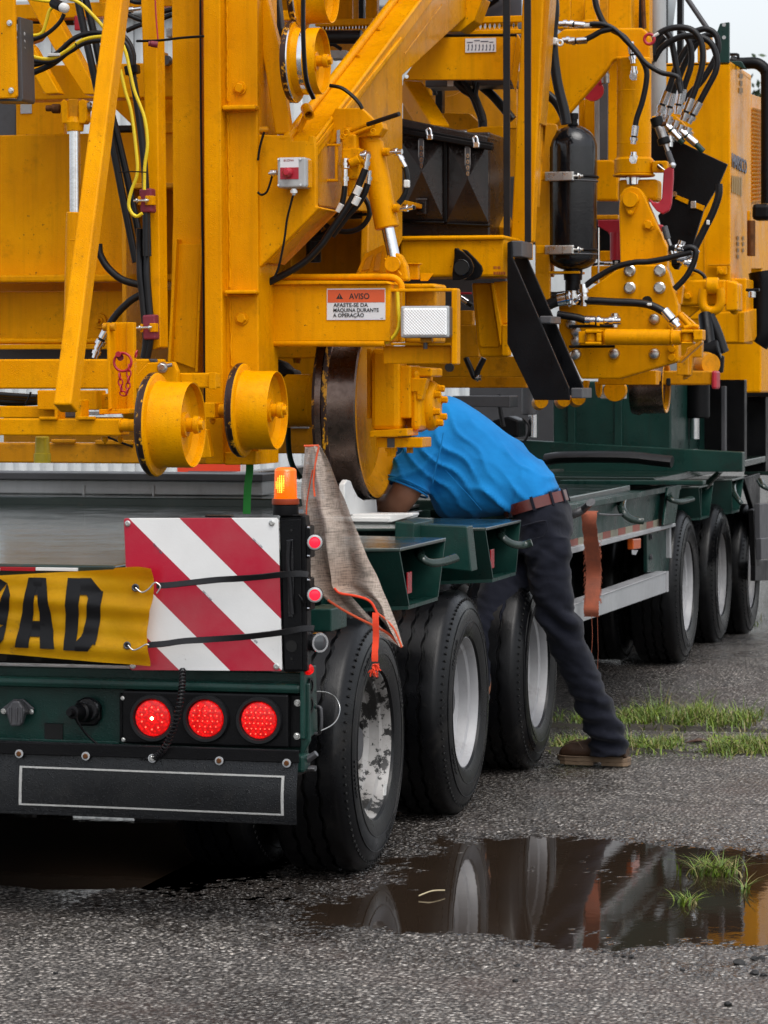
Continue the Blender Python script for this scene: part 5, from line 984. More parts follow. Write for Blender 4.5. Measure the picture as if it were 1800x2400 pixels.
for i in range(8): 
    x = 648 + i * 28; pl('printed_symbol', 3, [(x, 392), (x + 8, 370), (x + 4, 352), (x + 12, 340), (x + 15, 356), (x + 12, 392)], 3.6138, .001, INKB, pb, 0)
for x0, x1, y in ((700, 745, 312), (752, 812, 318), (645, 690, 326), (820, 850, 324)): rc('printed_line', 3, x0, y, x1, y + 7, 3.6138, .001, INKB, pb, 0)
# ---- frame seen under the hood
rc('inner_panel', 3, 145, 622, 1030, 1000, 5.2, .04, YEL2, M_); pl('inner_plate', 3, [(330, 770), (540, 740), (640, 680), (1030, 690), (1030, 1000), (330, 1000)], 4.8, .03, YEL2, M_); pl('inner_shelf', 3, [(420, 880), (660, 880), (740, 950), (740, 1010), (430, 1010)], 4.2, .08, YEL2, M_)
rc('inner_post', 3, 300, 620, 356, 740, 4.5, .05, YEL, M_); bar('inner_brace', P(3, 200, 690, 3.9), P(3, 420, 1040, 3.7), .09, .09, YEL, M_, .008); pl('brace_gusset', 3, [(150, 700), (235, 620), (260, 720), (205, 760), (240, 880), (145, 800)], 3.92, .04, YEL, M_)
rc('black_post', 3, 398, 640, 452, 878, 4.4, .06, BLK, M_); rc('black_bracket', 3, 378, 822, 450, 878, 4.38, .06, BLK, M_); hose(3, [(740, 655), (840, 740), (920, 830), (1000, 930)], 4.1, .020)
hose(3, [(560, 630), (620, 690), (690, 740), (730, 830), (765, 930), (768, 1070)], 3.9, .020); hose(3, [(610, 630), (680, 720), (730, 800), (760, 900)], 3.88, .012); hose(3, [(735, 640), (715, 730), (745, 830), (770, 940)], 3.88, .010); hose(3, [(700, 630), (705, 720)], 3.9, .008)
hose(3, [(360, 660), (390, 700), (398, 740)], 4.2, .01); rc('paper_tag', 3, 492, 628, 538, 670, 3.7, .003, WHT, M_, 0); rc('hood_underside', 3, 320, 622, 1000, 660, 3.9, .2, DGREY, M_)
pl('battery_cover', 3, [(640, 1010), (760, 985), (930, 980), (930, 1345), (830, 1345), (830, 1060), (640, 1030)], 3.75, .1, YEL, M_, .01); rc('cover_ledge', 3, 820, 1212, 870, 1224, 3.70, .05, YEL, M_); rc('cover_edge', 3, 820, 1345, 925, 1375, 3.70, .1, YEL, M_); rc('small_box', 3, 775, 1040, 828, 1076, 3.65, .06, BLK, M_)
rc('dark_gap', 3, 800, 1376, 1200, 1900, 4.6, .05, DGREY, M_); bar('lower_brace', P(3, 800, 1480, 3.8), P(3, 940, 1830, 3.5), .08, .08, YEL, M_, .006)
# ---- deck beam under the tool box, black padeye
rc('side_beam', 3, 125, 1848, 932, 2150, 3.05, .30, YEL, M_, .010); rc('side_beam_lip', 3, 125, 1836, 932, 1862, 3.03, .34, YEL, M_, .008)
for q in ([(445, 308), (452, 308), (452, 335), (445, 335)], ): pass
for i, x in enumerate((444, 456, 472, 488, 500)): rc('stencil_mark', 7, x, 308, x + 8, 334, 3.049, .001, INKR, M_, 0)
for i in range(7): rc('stencil_mark', 7, 444 + i * 17, 360, 444 + i * 17 + 11, 388, 3.049, .001, INKR, M_, 0)
def dplate(pts, Y):
    bm = bmesh.new(); prism_bm(bm, [P(7, *q, Y) for q in pts], V((0, .02, 0))); bmesh.ops.recalc_face_normals(bm, faces=bm.faces); bev(bm, .003); return mk('padeye_plate', bm, BLK, pe)
pe = rc('padeye', 7, 60, 130, 100, 440, 3.02, .03, BLK, M_)
dplate([(80, 130), (150, 170), (220, 240), (248, 310), (235, 370), (190, 415), (110, 440), (45, 445), (40, 380), (60, 220)], 2.90); dplate([(130, 140), (180, 150), (270, 240), (322, 300), (335, 350), (310, 410), (250, 440), (150, 445), (190, 415), (240, 350), (225, 250)], 2.99)
lathe('padeye_hole', [(0, .030), (.004, .030), (.004, 0)], P(7, 132, 318, 2.897), (0, -1, 0), DARKV, pe, 24); lathe('hole_edge', [(.004, .030), (.006, .031), (.005, .033), (0, .034)], P(7, 132, 318, 2.897), (0, -1, 0), BLKT, pe, 24)
pl('side_recess', 7, [(225, 470), (580, 470), (590, 870), (575, 1190), (310, 1190), (280, 1060)], 3.28, .06, YEL, M_, .01); pl('recess_pocket', 7, [(255, 480), (410, 480), (500, 1060), (490, 1095), (330, 1095), (305, 1080)], 3.272, .012, YEL, M_, .004); pl('recess_rib', 7, [(412, 470), (440, 470), (520, 900), (515, 1080), (500, 1060)], 3.22, .05, YEL, M_, .006); rc('recess_pad', 7, 520, 872, 590, 1182, 3.22, .06, YEL, M_, .006); pl('recess_top', 7, [(440, 460), (575, 450), (575, 860), (520, 880)], 3.25, .04, YEL, M_)
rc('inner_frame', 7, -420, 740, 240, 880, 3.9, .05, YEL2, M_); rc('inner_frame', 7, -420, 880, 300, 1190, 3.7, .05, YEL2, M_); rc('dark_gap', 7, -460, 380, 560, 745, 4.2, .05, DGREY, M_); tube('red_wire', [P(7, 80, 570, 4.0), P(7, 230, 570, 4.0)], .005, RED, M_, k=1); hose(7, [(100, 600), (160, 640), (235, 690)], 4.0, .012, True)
rc('lower_sill', 7, -420, 1185, 760, 1385, 4.25, .06, YEL2, M_); rc('lower_sill', 7, -420, 1380, 765, 1490, 4.5, .06, YEL2, M_); hose(7, [(172, 1195), (220, 1300), (262, 1385), (300, 1300), (350, 1200)], 4.15, .013); elbow(P(7, 262, 1390, 4.15), V((1, 0, 0)), .012, .03); lathe('hose_port', [(0, 0), (0, .02), (.02, .02), (.02, 0)], P(7, 20, 1290, 4.2), (0, -1, 0), DGREY, M_, 16)
# ---- black stake plate
sp_ = pl('stake_plate', 7, [(575, 75), (618, 60), (622, 210), (1172, 1482), (1184, 1608), (838, 1608), (645, 1205), (575, 1060)], 3.0, .02, BLK, M_, .003)
pl('stake_back', 7, [(690, 60), (712, 90), (1310, 1470), (1310, 1570), (1180, 1560), (640, 260)], 3.26, .02, BLK, M_, .003)
for q in ((660, 60, 215), (1245, 1490, 1590), (940, 790, 862)): rc('stake_spacer', 7, q[0] - 50, q[1], q[0] + 60, q[2], 3.03, .22, DGREY, M_, .004)
# ---- black straps, leaning post, accumulator
for a, b in ((921, 977), (1085, 1140)):
    s_ = pl('black_strap', 3, [(a, -900), (b, -900), (b + 2, 1885), (a + 8, 1885)], 3.30, .012, RUB, M_, .002); rc('strap_anchor', 3, a + 4, 1886, b + 8, 2020, 3.29, .03, YEL, s_, .003)
pl('leaning_post', 3, [(1078, -30), (1240, -30), (1150, 1880), (984, 1900)], 3.40, .08, YEL, M_, .006); pl('post_side', 3, [(1232, -30), (1292, -30), (1215, 960), (1182, 960), (1160, 1600), (1152, 1600)], 3.43, .14, YEL2, M_, .005)
pl('mounting_plate', 3, [(1215, 955), (1340, 965), (1345, 1010), (1290, 1150), (1290, 2400), (1175, 2400), (1175, 1600)], 3.95, .03, YEL2, M_)
acc = thing('gas_cylinder', 'upright black gas cylinder clamped to the yellow frame with silver clips', 'gas cylinder', P(7, 1215, 360, 4.0))
m = mpu(4, 4.0); ct = P(4, 280, 885, 4.0); cb_ = P(7, 1215, 352, 4.0); H_ = ct.z - cb_.z; r = 164 * m
prof = [(0, 0)] + [(r * .55 * (1 - math.cos(a)), r * math.sin(a)) for a in [math.pi / 2 * k / 9 for k in range(1, 10)]] + [(H_ - r * .95 * (1 - math.sin(a)), r * math.cos(a)) for a in [math.pi / 2 * k / 12 for k in range(0, 12)]] + [(H_, .03), (H_, 0)]
lathe('cylinder_body', prof, cb_, (0, 0, 1), BLKT, acc, 56)
lathe('valve_top', [(0, .022), (.012, .022), (.012, .019), (.03, .019), (.03, .024), (.055, .024), (.055, 0)], ct - V((0, 0, .004)), (0, 0, 1), BLK, acc, 20); lathe('bottom_neck', [(0, .042), (.05, .04), (.05, .034), (.13, .034), (.13, 0)], cb_ + V((0, 0, .01)), (0, 0, -1), BLK, acc, 28)
for zy in (1245, 1765):
    cl_ = rc('clamp_clip', 4, 80, zy - 30, 285, zy + 32, 3.86, .03, ZINC, acc, .003); rc('clip_bend', 4, 205, zy - 28, 276, zy + 28, 3.855, .01, ZINC, cl_, .002)
    z_ = P(4, 200, zy, 3.9).z; c0 = V((cb_.x, 4.0, z_)); tube('clamp_band', torus_pts(c0, r + .004, (0, 0, 1), 40), .006, BLK, acc, closed=True); tube('clamp_band', torus_pts(c0 + V((0, 0, -.018)), r + .003, (0, 0, 1), 40), .004, DGREY, acc, closed=True)
    cyl('clamp_bolt', P(4, 280, zy, 3.87), P(4, 352, zy, 3.87), .006, ZINC, cl_, 10); bolt(P(4, 318, zy, 3.87), (1, 0, 0), .011, ZINC, cl_); rc('clamp_arm', 4, 20, zy - 30, 82, zy + 30, 3.88, .03, YEL, M_, .003)
rc('cylinder_shelf', 7, 870, 356, 1275, 377, 3.95, .14, YEL, M_, .003); rc('shelf_bracket', 7, 880, 200, 1020, 410, 4.1, .04, YEL2, M_)
for (x, y, d, L, rr) in ((1310, 480, (.1, 0, -1), .07, .022), (1320, 560, (.0, 0, -1), .06, .022), (1300, 600, (-.8, 0, -.5), .07, .020), (1240, 610, (-1, 0, -.25), .07, .020)): elbow(P(7, x, y, 3.95), V(d), rr * .8, L)
elbow(P(7, 1215, 545, 3.95), V((0, 0, -1)), .022, .06); hose(7, [(1180, 620), (1080, 640), (1000, 670), (900, 720)], 3.95, .024, True, fl=.05); hose(7, [(1140, 590), (1040, 600), (930, 590)], 4.0, .02)
# hoses above the cylinder
hose(3, [(1320, -30), (1325, 100), (1312, 250), (1318, 420), (1350, 650), (1400, 850), (1420, 965)], 3.7, .0215); hose(3, [(1240, 715), (1290, 750), (1340, 800), (1385, 880), (1410, 960)], 3.8, .019); rc('hose_clamp', 3, 1278, 292, 1344, 346, 3.66, .05, WHT, M_, .006); tube('clamp_eye', torus_pts(P(3, 1368, 333, 3.66), .011, (0, 1, 0), 16), .005, WHT, M_, closed=True)
rc('clamp_bracket', 3, 1234, 285, 1280, 335, 3.68, .04, YEL, M_)
# ---- upper gusset arm and the columns behind
pl('gusset_arm', 4, [(165, 245), (215, 205), (768, 196), (808, 235), (820, 270), (826, 425), (790, 445), (745, 435), (690, 410), (600, 405), (545, 430), (500, 500), (245, 790), (150, 890), (60, 880), (60, 400)], 4.35, .09, YEL, M_, .008)
tube('arm_edge', [P(4, *q, 4.36) for q in ((246, 795), (500, 505), (548, 432), (600, 408), (690, 412), (745, 437))], .012, YEL, M_, k=3)
for q, Y in (((165, -20, 262, 205), 5.2), ((262, -20, 360, 200), 5.0), ((360, -20, 445, 150), 4.9), ((445, -20, 530, 190), 5.3), ((528, -20, 690, 300), 4.8), ((688, -20, 745, 260), 5.1), ((775, -20, 820, 230), 5.0)): rc('rear_column', 4, *q, Y, .10, YEL if q[0] != 445 else YEL2, M_, .006)
rc('column_cap', 4, 345, 140, 490, 200, 4.7, .08, YEL, M_); hose(4, [(435, -10), (450, 60), (490, 150), (510, 175)], 4.6, .014); rc('black_strip', 4, 745, -20, 775, 240, 4.9, .05, BLK, M_); tube('brown_pipe', [P(4, 775, -10, 4.7), P(4, 780, 110, 4.7), P(4, 785, 200, 4.7)], .010, RUST, M_)
lathe('red_disc', [(0, 0), (0, .050), (.02, .050), (.02, 0)], P(4, 425, 640, 4.9), (0, -1, 0), RED, M_, 40); tube('red_pipe', [P(4, 455, 590, 4.8), P(4, 500, 560, 4.8)], .016, RED, M_, k=1); cyl('steel_pin', P(4, 510, 590, 4.7), P(4, 508, 520, 4.7), .018, STEEL, M_)
for q, Y, m_ in (((150, 760, 245, 1450), 5.4, YEL2), ((320, 700, 362, 1450), 5.2, YEL), ((362, 680, 440, 1450), 5.1, YEL), ((528, 420, 600, 1140), 4.9, YEL), ((460, 560, 528, 1130), 5.9, DGREY)): rc('inner_column', 4, *q, Y, .09, m_, M_, .005)
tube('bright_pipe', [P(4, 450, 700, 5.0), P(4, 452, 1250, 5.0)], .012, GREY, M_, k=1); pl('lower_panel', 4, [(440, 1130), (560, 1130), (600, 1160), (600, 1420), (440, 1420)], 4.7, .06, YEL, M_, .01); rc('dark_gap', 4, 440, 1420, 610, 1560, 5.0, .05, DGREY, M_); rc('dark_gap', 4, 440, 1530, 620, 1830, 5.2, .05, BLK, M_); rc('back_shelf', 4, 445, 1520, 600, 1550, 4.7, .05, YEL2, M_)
pl('red_panel', 4, [(455, 1555), (610, 1552), (612, 1700), (570, 1720), (525, 1640), (455, 1600)], 4.5, .03, RED, M_); tube('red_post', [P(8, 360, -20, 4.4), P(8, 362, 220, 4.4)], .035, RED, M_, 12, k=1); rc('inner_block', 8, 205, 140, 340, 230, 4.6, .06, YEL, M_); rc('inner_block', 8, 130, 270, 330, 420, 4.5, .06, YEL, M_); rc('black_box', 8, 312, 218, 398, 280, 4.3, .05, BLK, M_); rc('sensor_face', 8, 332, 226, 362, 272, 4.29, .008, GREY, M_); hose(8, [(140, 262), (200, 250), (300, 252)], 4.3, .006, False, True, fl=.03)
tube('thin_rod', [P(8, 195, -60, 4.0), P(8, 195, 415, 4.0)], .0045, CHR, M_, k=1)
# ---- big lift cylinder
m = mpu(4, 4.3); Yc = 4.3
bc = cyl('lift_cylinder_barrel', P(4, 712, 1125, Yc), P(4, 714, 470, Yc), 118 * m, YEL, M_, 40, .006); lathe('barrel_head', [(0, 118 * m), (.02, 119.5 * m), (.05, 119.5 * m), (.055, 112 * m), (.055, 0)], P(4, 714, 500, Yc), (0, 0, 1), YEL, bc, 40)
cyl('barrel_collar', P(4, 712, 1242, Yc), P(4, 712, 1115, Yc), 136 * m, YEL, bc, 40); tube('collar_edge', torus_pts(P(4, 712, 1240, Yc), 137 * m, (0, 0, 1), 40), .006, YEL, bc, closed=True)
for zy in (650, 1020): lathe('barrel_weld', [(0, 118 * m), (.003, 119.5 * m), (.006, 118 * m)], P(4, 712, zy, Yc), (0, 0, 1), YEL, bc, 40)
rc('collar_tab', 4, 838, 1138, 946, 1216, 4.25, .06, YEL, M_, .006); lathe('tab_pin', [(0, 0), (0, .012), (.03, .012), (.03, 0)], P(4, 900, 1178, 4.25), (0, -1, 0), RUST, M_, 14); tube('tab_cotter', [P(4, 880, 1165, 4.22), P(4, 945, 1218, 4.22)], .004, ZINC, M_, k=1)
cyl('lift_cylinder_rod', P(4, 705, 1310, Yc), P(4, 705, 1238, Yc), 50 * m, CHR, M_, 28); rc('rod_knuckle', 4, 597, 1270, 880, 1420, 4.28, .12, YEL, M_, .015)
rp = pl('rod_plate', 4, [(604, 1480), (612, 1380), (640, 1335), (690, 1316), (740, 1326), (775, 1365), (945, 1750), (945, 2040), (620, 2060)], 4.18, .07, YEL, M_, .006)
boss = pl('pin_keeper', 4, [(625, 1410), (640, 1375), (690, 1362), (735, 1375), (748, 1410), (735, 1445), (705, 1510), (685, 1525), (662, 1510), (640, 1450)], 4.16, .02, YEL, M_, .004); lathe('keeper_pin', [(0, 0), (0, .034), (.014, .032), (.014, 0)], P(4, 687, 1412, 4.158), (0, -1, 0), YEL, boss, 28); bolt(P(4, 685, 1502, 4.158), (0, -1, 0), .010, YEL, boss); bolt(P(4, 815, 1590, 4.178), (0, -1, 0), .020, YEL, M_)
# ---- bolted side plate and horizontal cylinder
bp = pl('bolted_plate', 8, [(-150, 600), (80, 495), (400, 268), (460, 254), (765, 264), (800, 330), (880, 610), (885, 1096), (370, 1246), (45, 1246), (-150, 830)], 4.05, .09, YEL, M_, .007)
for q in ((465, 310), (725, 310), (465, 460), (723, 460)): 
    lathe('flange_bolt', [(0, 0), (0, .026), (.005, .026), (.010, .019), (.022, .018), (.022, .012), (.019, .011), (.019, 0)], P(8, *q, 4.048), (0, -1, 0), ZINC, bp, 20)
for q in ((335, 725), (678, 730), (332, 1030), (678, 1030), (-40, 770), (2, 835), (2, 920), (-2, 1035)): lathe('button_bolt', [(0, 0), (0, .025), (.004, .025), (.012, .020), (.016, .010), (.016, 0)], P(8, *q, 4.048), (0, -1, 0), ZINC, bp, 20)
for q in ((828, 785), (828, 985), (828, 1060)): lathe('painted_bolt', [(0, 0), (0, .017), (.010, .015), (.010, 0)], P(8, *q, 4.048), (0, -1, 0), YEL, bp, 20)
lathe('plate_hole', [(0, 0), (0, .021), (.002, .023), (.002, 0)], P(8, 615, 575, 4.049), (0, -1, 0), DARKV, bp, 24)
pl('side_flange', 8, [(875, 665), (910, 665), (1060, 800), (1050, 825), (885, 800)], 4.1, .05, YEL, M_); pl('side_flange', 8, [(862, 600), (905, 600), (925, 440), (885, 430)], 4.12, .05, YEL, M_); pl('under_flange', 8, [(870, 1100), (1020, 960), (1085, 905), (1090, 935), (900, 1110)], 4.12, .05, YEL2, M_); tube('flange_bar', [P(8, 890, 690, 4.05), P(8, 990, 795, 4.05)], .012, YEL, M_, k=1)
m = mpu(8, 3.9); hc = cyl('slew_cylinder_barrel', P(8, 242, 884, 3.9), P(8, 830, 888, 3.9), 68 * m, YEL, M_, 32, .008); cyl('slew_cylinder_gland', P(8, 825, 888, 3.9), P(8, 912, 890, 3.9), 62 * m, YEL, hc, 32); tube('barrel_groove', torus_pts(P(8, 832, 888, 3.9), 67 * m, (1, 0, 0), 32), .004, YEL, hc, closed=True)
for q in ((75, 820, 215, 850), (75, 925, 215, 950), (175, 850, 215, 925), (905, 820, 1015, 848), (905, 925, 1010, 945)): rc('slew_clevis', 8, *q, 3.86, .09, YEL, hc, .005)
cyl('clevis_eye', P(8, 132, 852, 3.9), P(8, 132, 924, 3.9).lerp(P(8, 132, 924, 3.9), 1), .028, YEL, hc); cyl('clevis_eye', P(8, 960, 850, 3.9), P(8, 960, 926, 3.9), .028, YEL, hc); rc('clevis_link', 8, 20, 835, 90, 940, 3.92, .05, YEL, hc); rc('end_lug', 8, 1012, 820, 1092, 912, 3.84, .10, YEL, hc, .005); tube('lug_bracket', [P(8, 938, 806, 3.88), P(8, 1010, 790, 3.88), P(8, 1060, 800, 3.88)], .010, YEL, hc)
hose(8, [(-40, 580), (120, 572), (330, 582), (520, 590), (630, 606), (720, 645), (800, 700), (850, 760)], 3.95, .017, False, True, fl=.07); rc('hose_marker', 8, 612, 590, 652, 615, 3.92, .02, WHT, M_, .004); hose(8, [(-160, 690), (0, 715), (100, 742), (200, 746)], 3.95, .017, False, True, fl=.06); elbow(P(8, 335, 800, 3.97), V((0, 0, 1)), .016, .06)
elbow(P(8, 250, 746, 3.96), V((1, 0, 0)), .016, .07); tube('thin_rod', [P(8, -60, 792, 3.95), P(8, 318, 790, 3.95)], .007, BLK, M_, k=1); tube('thin_rod', [P(8, -60, 968, 3.95), P(8, 335, 966, 3.95)], .006, BLK, M_, k=1)
hose(8, [(80, 445), (150, 390), (300, 300), (400, 262), (520, 238), (620, 234), (760, 210), (880, 180), (1000, 150)], 3.95, .013); hose(8, [(930, 125), (980, 110), (1030, 130), (1030, 200), (985, 310), (930, 390), (850, 470)], 3.95, .013); hose(8, [(1000, 300), (1060, 320), (1100, 350), (1115, 378)], 4.2, .008)
# ---- hydraulic hoses at the top right
hose(4, [(270, 172), (330, 178), (420, 178), (500, 185), (590, 225), (660, 290), (740, 380), (795, 480), (800, 570), (770, 720), (728, 850), (710, 985)], 4.15, .0125, True, True, fl=.06); hose(4, [(285, 292), (340, 288), (410, 260), (480, 222), (560, 205)], 4.1, .0125, True, fl=.06)
hose(4, [(400, 170), (490, 172), (570, 205), (660, 290), (740, 385), (800, 450), (900, 512), (975, 528), (1022, 548), (1025, 590), (1042, 660)], 4.1, .011); hose(4, [(560, 215), (640, 260), (690, 330), (700, 410)], 4.2, .012, False, True, fl=.07); rc('hose_marker', 4, 355, 165, 408, 190, 4.12, .03, WHT, M_, .004)
for q, d, L in (((180, 170), (1, 0, 0), .07), ((205, 285), (1, 0, 0), .06), ((712, 470), (0, 0, -1), .06), ((712, 540), (0, -1, -.1), .04), ((710, 1075), (0, 0, -1), .05), ((710, 1130), (0, -1, 0), .03)): elbow(P(4, *q, 4.16), V(d), .0125, L)
LO = [[(842, 385), (870, 260), (955, 205), (1060, 195), (1140, 225), (1190, 310), (1195, 450), (1150, 620), (1072, 812)], [(850, 430), (910, 335), (1030, 265), (1150, 255), (1250, 300), (1295, 400), (1290, 500), (1220, 640), (1116, 832)],
      [(935, 225), (965, 260), (985, 330), (1010, 470), (1035, 580), (1040, 660), (1022, 765)], [(1040, 220), (1095, 280), (1118, 380), (1110, 480), (1065, 620), (1035, 752)], [(1150, 220), (1215, 205), (1275, 230), (1305, 290), (1295, 390), (1200, 560), (1110, 660), (1080, 720)],
      [(1290, 240), (1200, 258), (1110, 310), (1020, 450), (960, 620), (905, 762)], [(1165, 290), (1080, 430), (1020, 580), (985, 680), (960, 780)], [(840, 440), (850, 370), (900, 290), (930, 260)]]
for i, l in enumerate(LO): hose(4, l, 4.75 + .06 * i, .0145, False, 1 < i + 2 and i not in (4, 7), fl=.08)
mb_ = pl('manifold', 4, [(940, 850), (985, 800), (1120, 930), (1110, 965), (950, 890)], 4.85, .08, YEL, M_)
for q in ((905, 800), (965, 820), (1010, 850), (1045, 880), (1098, 900)): elbow(P(4, *q, 4.82), V((-.35, 0, -1)), .018, .05)
rc('manifold_link', 4, 835, 820, 880, 855, 4.8, .05, YEL, M_)
hose(4, [(960, 910), (1000, 950), (1050, 1000), (1060, 1010)], 4.8, .014, True, fl=.07, mat=GRN); hose(4, [(1070, 950), (1130, 1000), (1200, 1070)], 4.8, .014, True, fl=.07, mat=GRN); hose(4, [(1312, 1300), (1310, 1380), (1270, 1500), (1220, 1600), (1150, 1740), (1120, 1800)], 4.9, .017); rc('hose_marker', 4, 1222, 1555, 1244, 1590, 4.87, .02, WHT, M_, .004)
elbow(P(4, 965, 960, 4.8), V((0, 0, -1)), .014, .05)
fanp = pl('black_guard_plate', 4, [(832, 872), (880, 850), (965, 965), (1210, 1085), (1372, 1160), (1312, 1300), (1205, 1480), (1112, 1780), (1060, 1850), (960, 1850), (930, 1700), (880, 1525), (985, 1400), (985, 1180), (832, 1128)], 5.05, .03, BLK, M_, .003)
pl('guard_window', 4, [(1012, 1378), (1098, 1412), (1090, 1445), (1000, 1405)], 5.04, .012, YEL, fanp, .001); pl('guard_window', 4, [(1152, 1432), (1212, 1456), (1198, 1492), (1140, 1468)], 5.04, .012, YEL, fanp, .001); rc('guard_valve', 4, 1110, 1420, 1150, 1475, 5.03, .02, ZINC, fanp); lathe('guard_bolt', [(0, 0), (0, .015), (.02, .012), (.02, 0)], P(4, 1003, 1372, 5.04), (0, -1, 0), CHR, fanp, 14)
st = cyl('gas_strut', P(4, 872, 850, 4.15), P(4, 930, 1010, 4.15), .020, STEEL, M_); cyl('strut_band', P(4, 866, 830, 4.15), P(4, 886, 895, 4.15), .028, BLK, st); cyl('strut_band', P(4, 915, 975, 4.15), P(4, 930, 1020, 4.15), .028, BLK, st); cyl('strut_rod', P(4, 930, 1015, 4.15), P(4, 985, 1160, 4.15), .010, STEEL, st); cyl('strut_rod_end', P(4, 950, 1070, 4.15), P(4, 985, 1165, 4.15), .013, DGREY, st); lathe('ball_joint', [(0, 0), (.004, .012), (.014, .015), (.024, .012), (.028, 0)], P(4, 988, 1170, 4.13), (0, -1, 0), CHR, st, 14); cyl('strut_lug', P(4, 890, 890, 4.14), P(4, 940, 870, 4.14), .009, RUST, st)
hk = pl('red_hook', 4, [(920, 1205), (960, 1178), (988, 1180), (988, 1260), (975, 1440), (960, 1488), (915, 1514), (872, 1492), (838, 1450), (812, 1402), (850, 1428), (885, 1432), (908, 1405), (914, 1300)], 4.2, .03, RED, M_, .005)
cyl('strut_rod', P(4, 925, 1600, 4.12), P(4, 950, 1690, 4.12), .014, DGREY, M_); cyl('strut_rod', P(4, 950, 1685, 4.12), P(4, 968, 1740, 4.12), .009, STEEL, M_); pl('red_lug', 4, [(880, 1585), (915, 1590), (930, 1640), (905, 1640)], 4.15, .02, RED, M_); rc('valve_head', 8, 795, 92, 850, 150, 4.08, .05, BLK, M_, .006); cyl('valve_stem', P(8, 825, 130, 4.1), P(8, 850, 220, 4.1), .020, CHR, M_); rc('valve_head', 8, 822, 200, 900, 270, 4.08, .06, BLK, M_, .008); pl('valve_tail', 8, [(820, 260), (900, 255), (880, 300), (850, 300)], 4.1, .04, BLK, M_)
for q, d in (((860, 110), (1, 0, -.3)), ((890, 150), (.3, 0, 1)), ((930, 205), (1, 0, .3)), ((975, 190), (.6, 0, .5)), ((940, 240), (1, 0, -.2)), ((875, 210), (1, 0, 0))): elbow(P(8, *q, 4.05), V(d), .016, .05)
tube('red_eye_bolt', torus_pts(P(4, 820, 277, 4.3), .022, (0, 1, 0), 18), .007, RED, M_, closed=True); tube('red_pin', [P(4, 845, 260, 4.3), P(4, 885, 235, 4.3)], .007, WHT, M_, k=1)
# masts
rc('mirror_mast', 4, 838, -20, 870, 800, 5.4, .05, BLK, M_); pl('black_mirror', 4, [(820, -20), (872, -20), (900, 60), (895, 190), (835, 150)], 5.3, .05, BLK, M_); tube('silver_pipe', [P(4, 886, -20, 5.2), P(4, 886, 830, 5.2)], .036, GREY, M_, 16, k=1); pl('window_strip', 4, [(935, -20), (1010, -20), (990, 150), (985, 330), (935, 330), (925, 120)], 6.2, .02, NT('pale_window').set(base=c4(.45, .5, .53), rough=.08), M_, .001)
for a, b in ((905, 940), (1015, 1052)): rc('window_pillar', 4, a, -20, b, 440, 6.1, .06, BLK, M_)
tube('stay_rod', [P(4, 1080, -20, 6.0), P(4, 1240, 215, 6.0)], .013, DGREY, M_, k=1); gbk = pl('lamp_bracket', 4, [(1292, 240), (1320, 165), (1385, 155), (1385, 445), (1300, 445)], 6.7, .03, GRN, M_)
for q in ((1348, 175), (1348, 265)): lathe('bracket_hole', [(0, 0), (0, .010), (.002, .010), (.002, 0)], P(4, *q, 6.7), (0, -1, 0), GREY, gbk, 14)
pl('bracket_post', 4, [(1160, 300), (1215, 290), (1215, 440), (1160, 440)], 6.9, .05, YEL, M_); pl('lamp_cup', 4, [(1212, 280), (1260, 260), (1260, 330), (1215, 350)], 6.8, .06, YEL2, M_)
# ---- engine cover
YE = 7.0; eng = pl('engine_cover', 4, [(930, 446), (1392, 434), (1393, 2260), (930, 2260)], YE, .03, YEL, M_, .008)
xe = P(4, 1394, 435, YE).x
px('engine_side', 4, [(1396, 436), (1540, 530), (1540, 2240), (1396, 2270)], xe - .002, .03, YEL, M_, .005); ys_ = PX(4, 1540, 530, xe).y; prism('engine_top', [P(4, 930, 446, YE), P(4, 1392, 434, YE), V((xe, ys_, P(4, 1392, 434, YE).z)), V((P(4, 930, 446, YE).x, ys_, P(4, 1392, 434, YE).z))], (0, 0, -.02), YEL, M_, .004)
lv_ = px('louvre_side', 4, [(1542, 665), (1628, 695), (1640, 1480), (1625, 1900), (1542, 1900)], xe - .01, .04, YEL, M_, .004)
yl = PX(4, 1636, 695, xe).y; bx('engine_tail_cover', xe - .5, xe - .012, yl, 13.5, 1.45, P(4, 1540, 700, yl).z - .25, YEL, M_, .01)
for i in range(24):
    t = i / 24; a = PX(4, 1550, 765 + t * 690, xe + .004); b = PX(4, 1622, 790 + t * 655, xe + .004); prism('louvre_slat', [a, b, b + V((-.02, 0, -.022)), a + V((-.02, 0, -.022))], (.002, 0, .006), YEL, lv_, 0)
def side_text(s, zx, zy, wpx, hpx, mat, X=None):
    X = X or xe + .002; a = PX(4, zx, zy, X); b = PX(4, zx + wpx, zy, X); t = txt('lettering', s, a, (0, 1, 0), (0, 0, 1), 1, mat, M_, .012, ext=.002); mx = max(v.co.y for v in t.data.vertices); mz = max(v.co.z for v in t.data.vertices); h = PX(4, zx, zy - hpx, X).z - a.z
    t.scale = (1, (b.y - a.y) / mx, h / mz); return t
side_text('HARSCO', 1404, 1178, 104, 100, INKB)
for k, (x, y, n_) in enumerate(((1404, 1240, 5), )): 
    for i in range(5): 
        X = xe + .002; a = PX(4, x + i * 15, y + i * 3, X); b = PX(4, x + i * 15 + 10, y + i * 3, X); h = a.z - PX(4, x, y + 120, X).z; prism('worn_letter', [a, b, b - V((0, 0, h)), a - V((0, 0, h))], (.001, 0, 0), NT('worn_print').set(base=c4(.36, .22, .06), rough=.5), M_, 0)
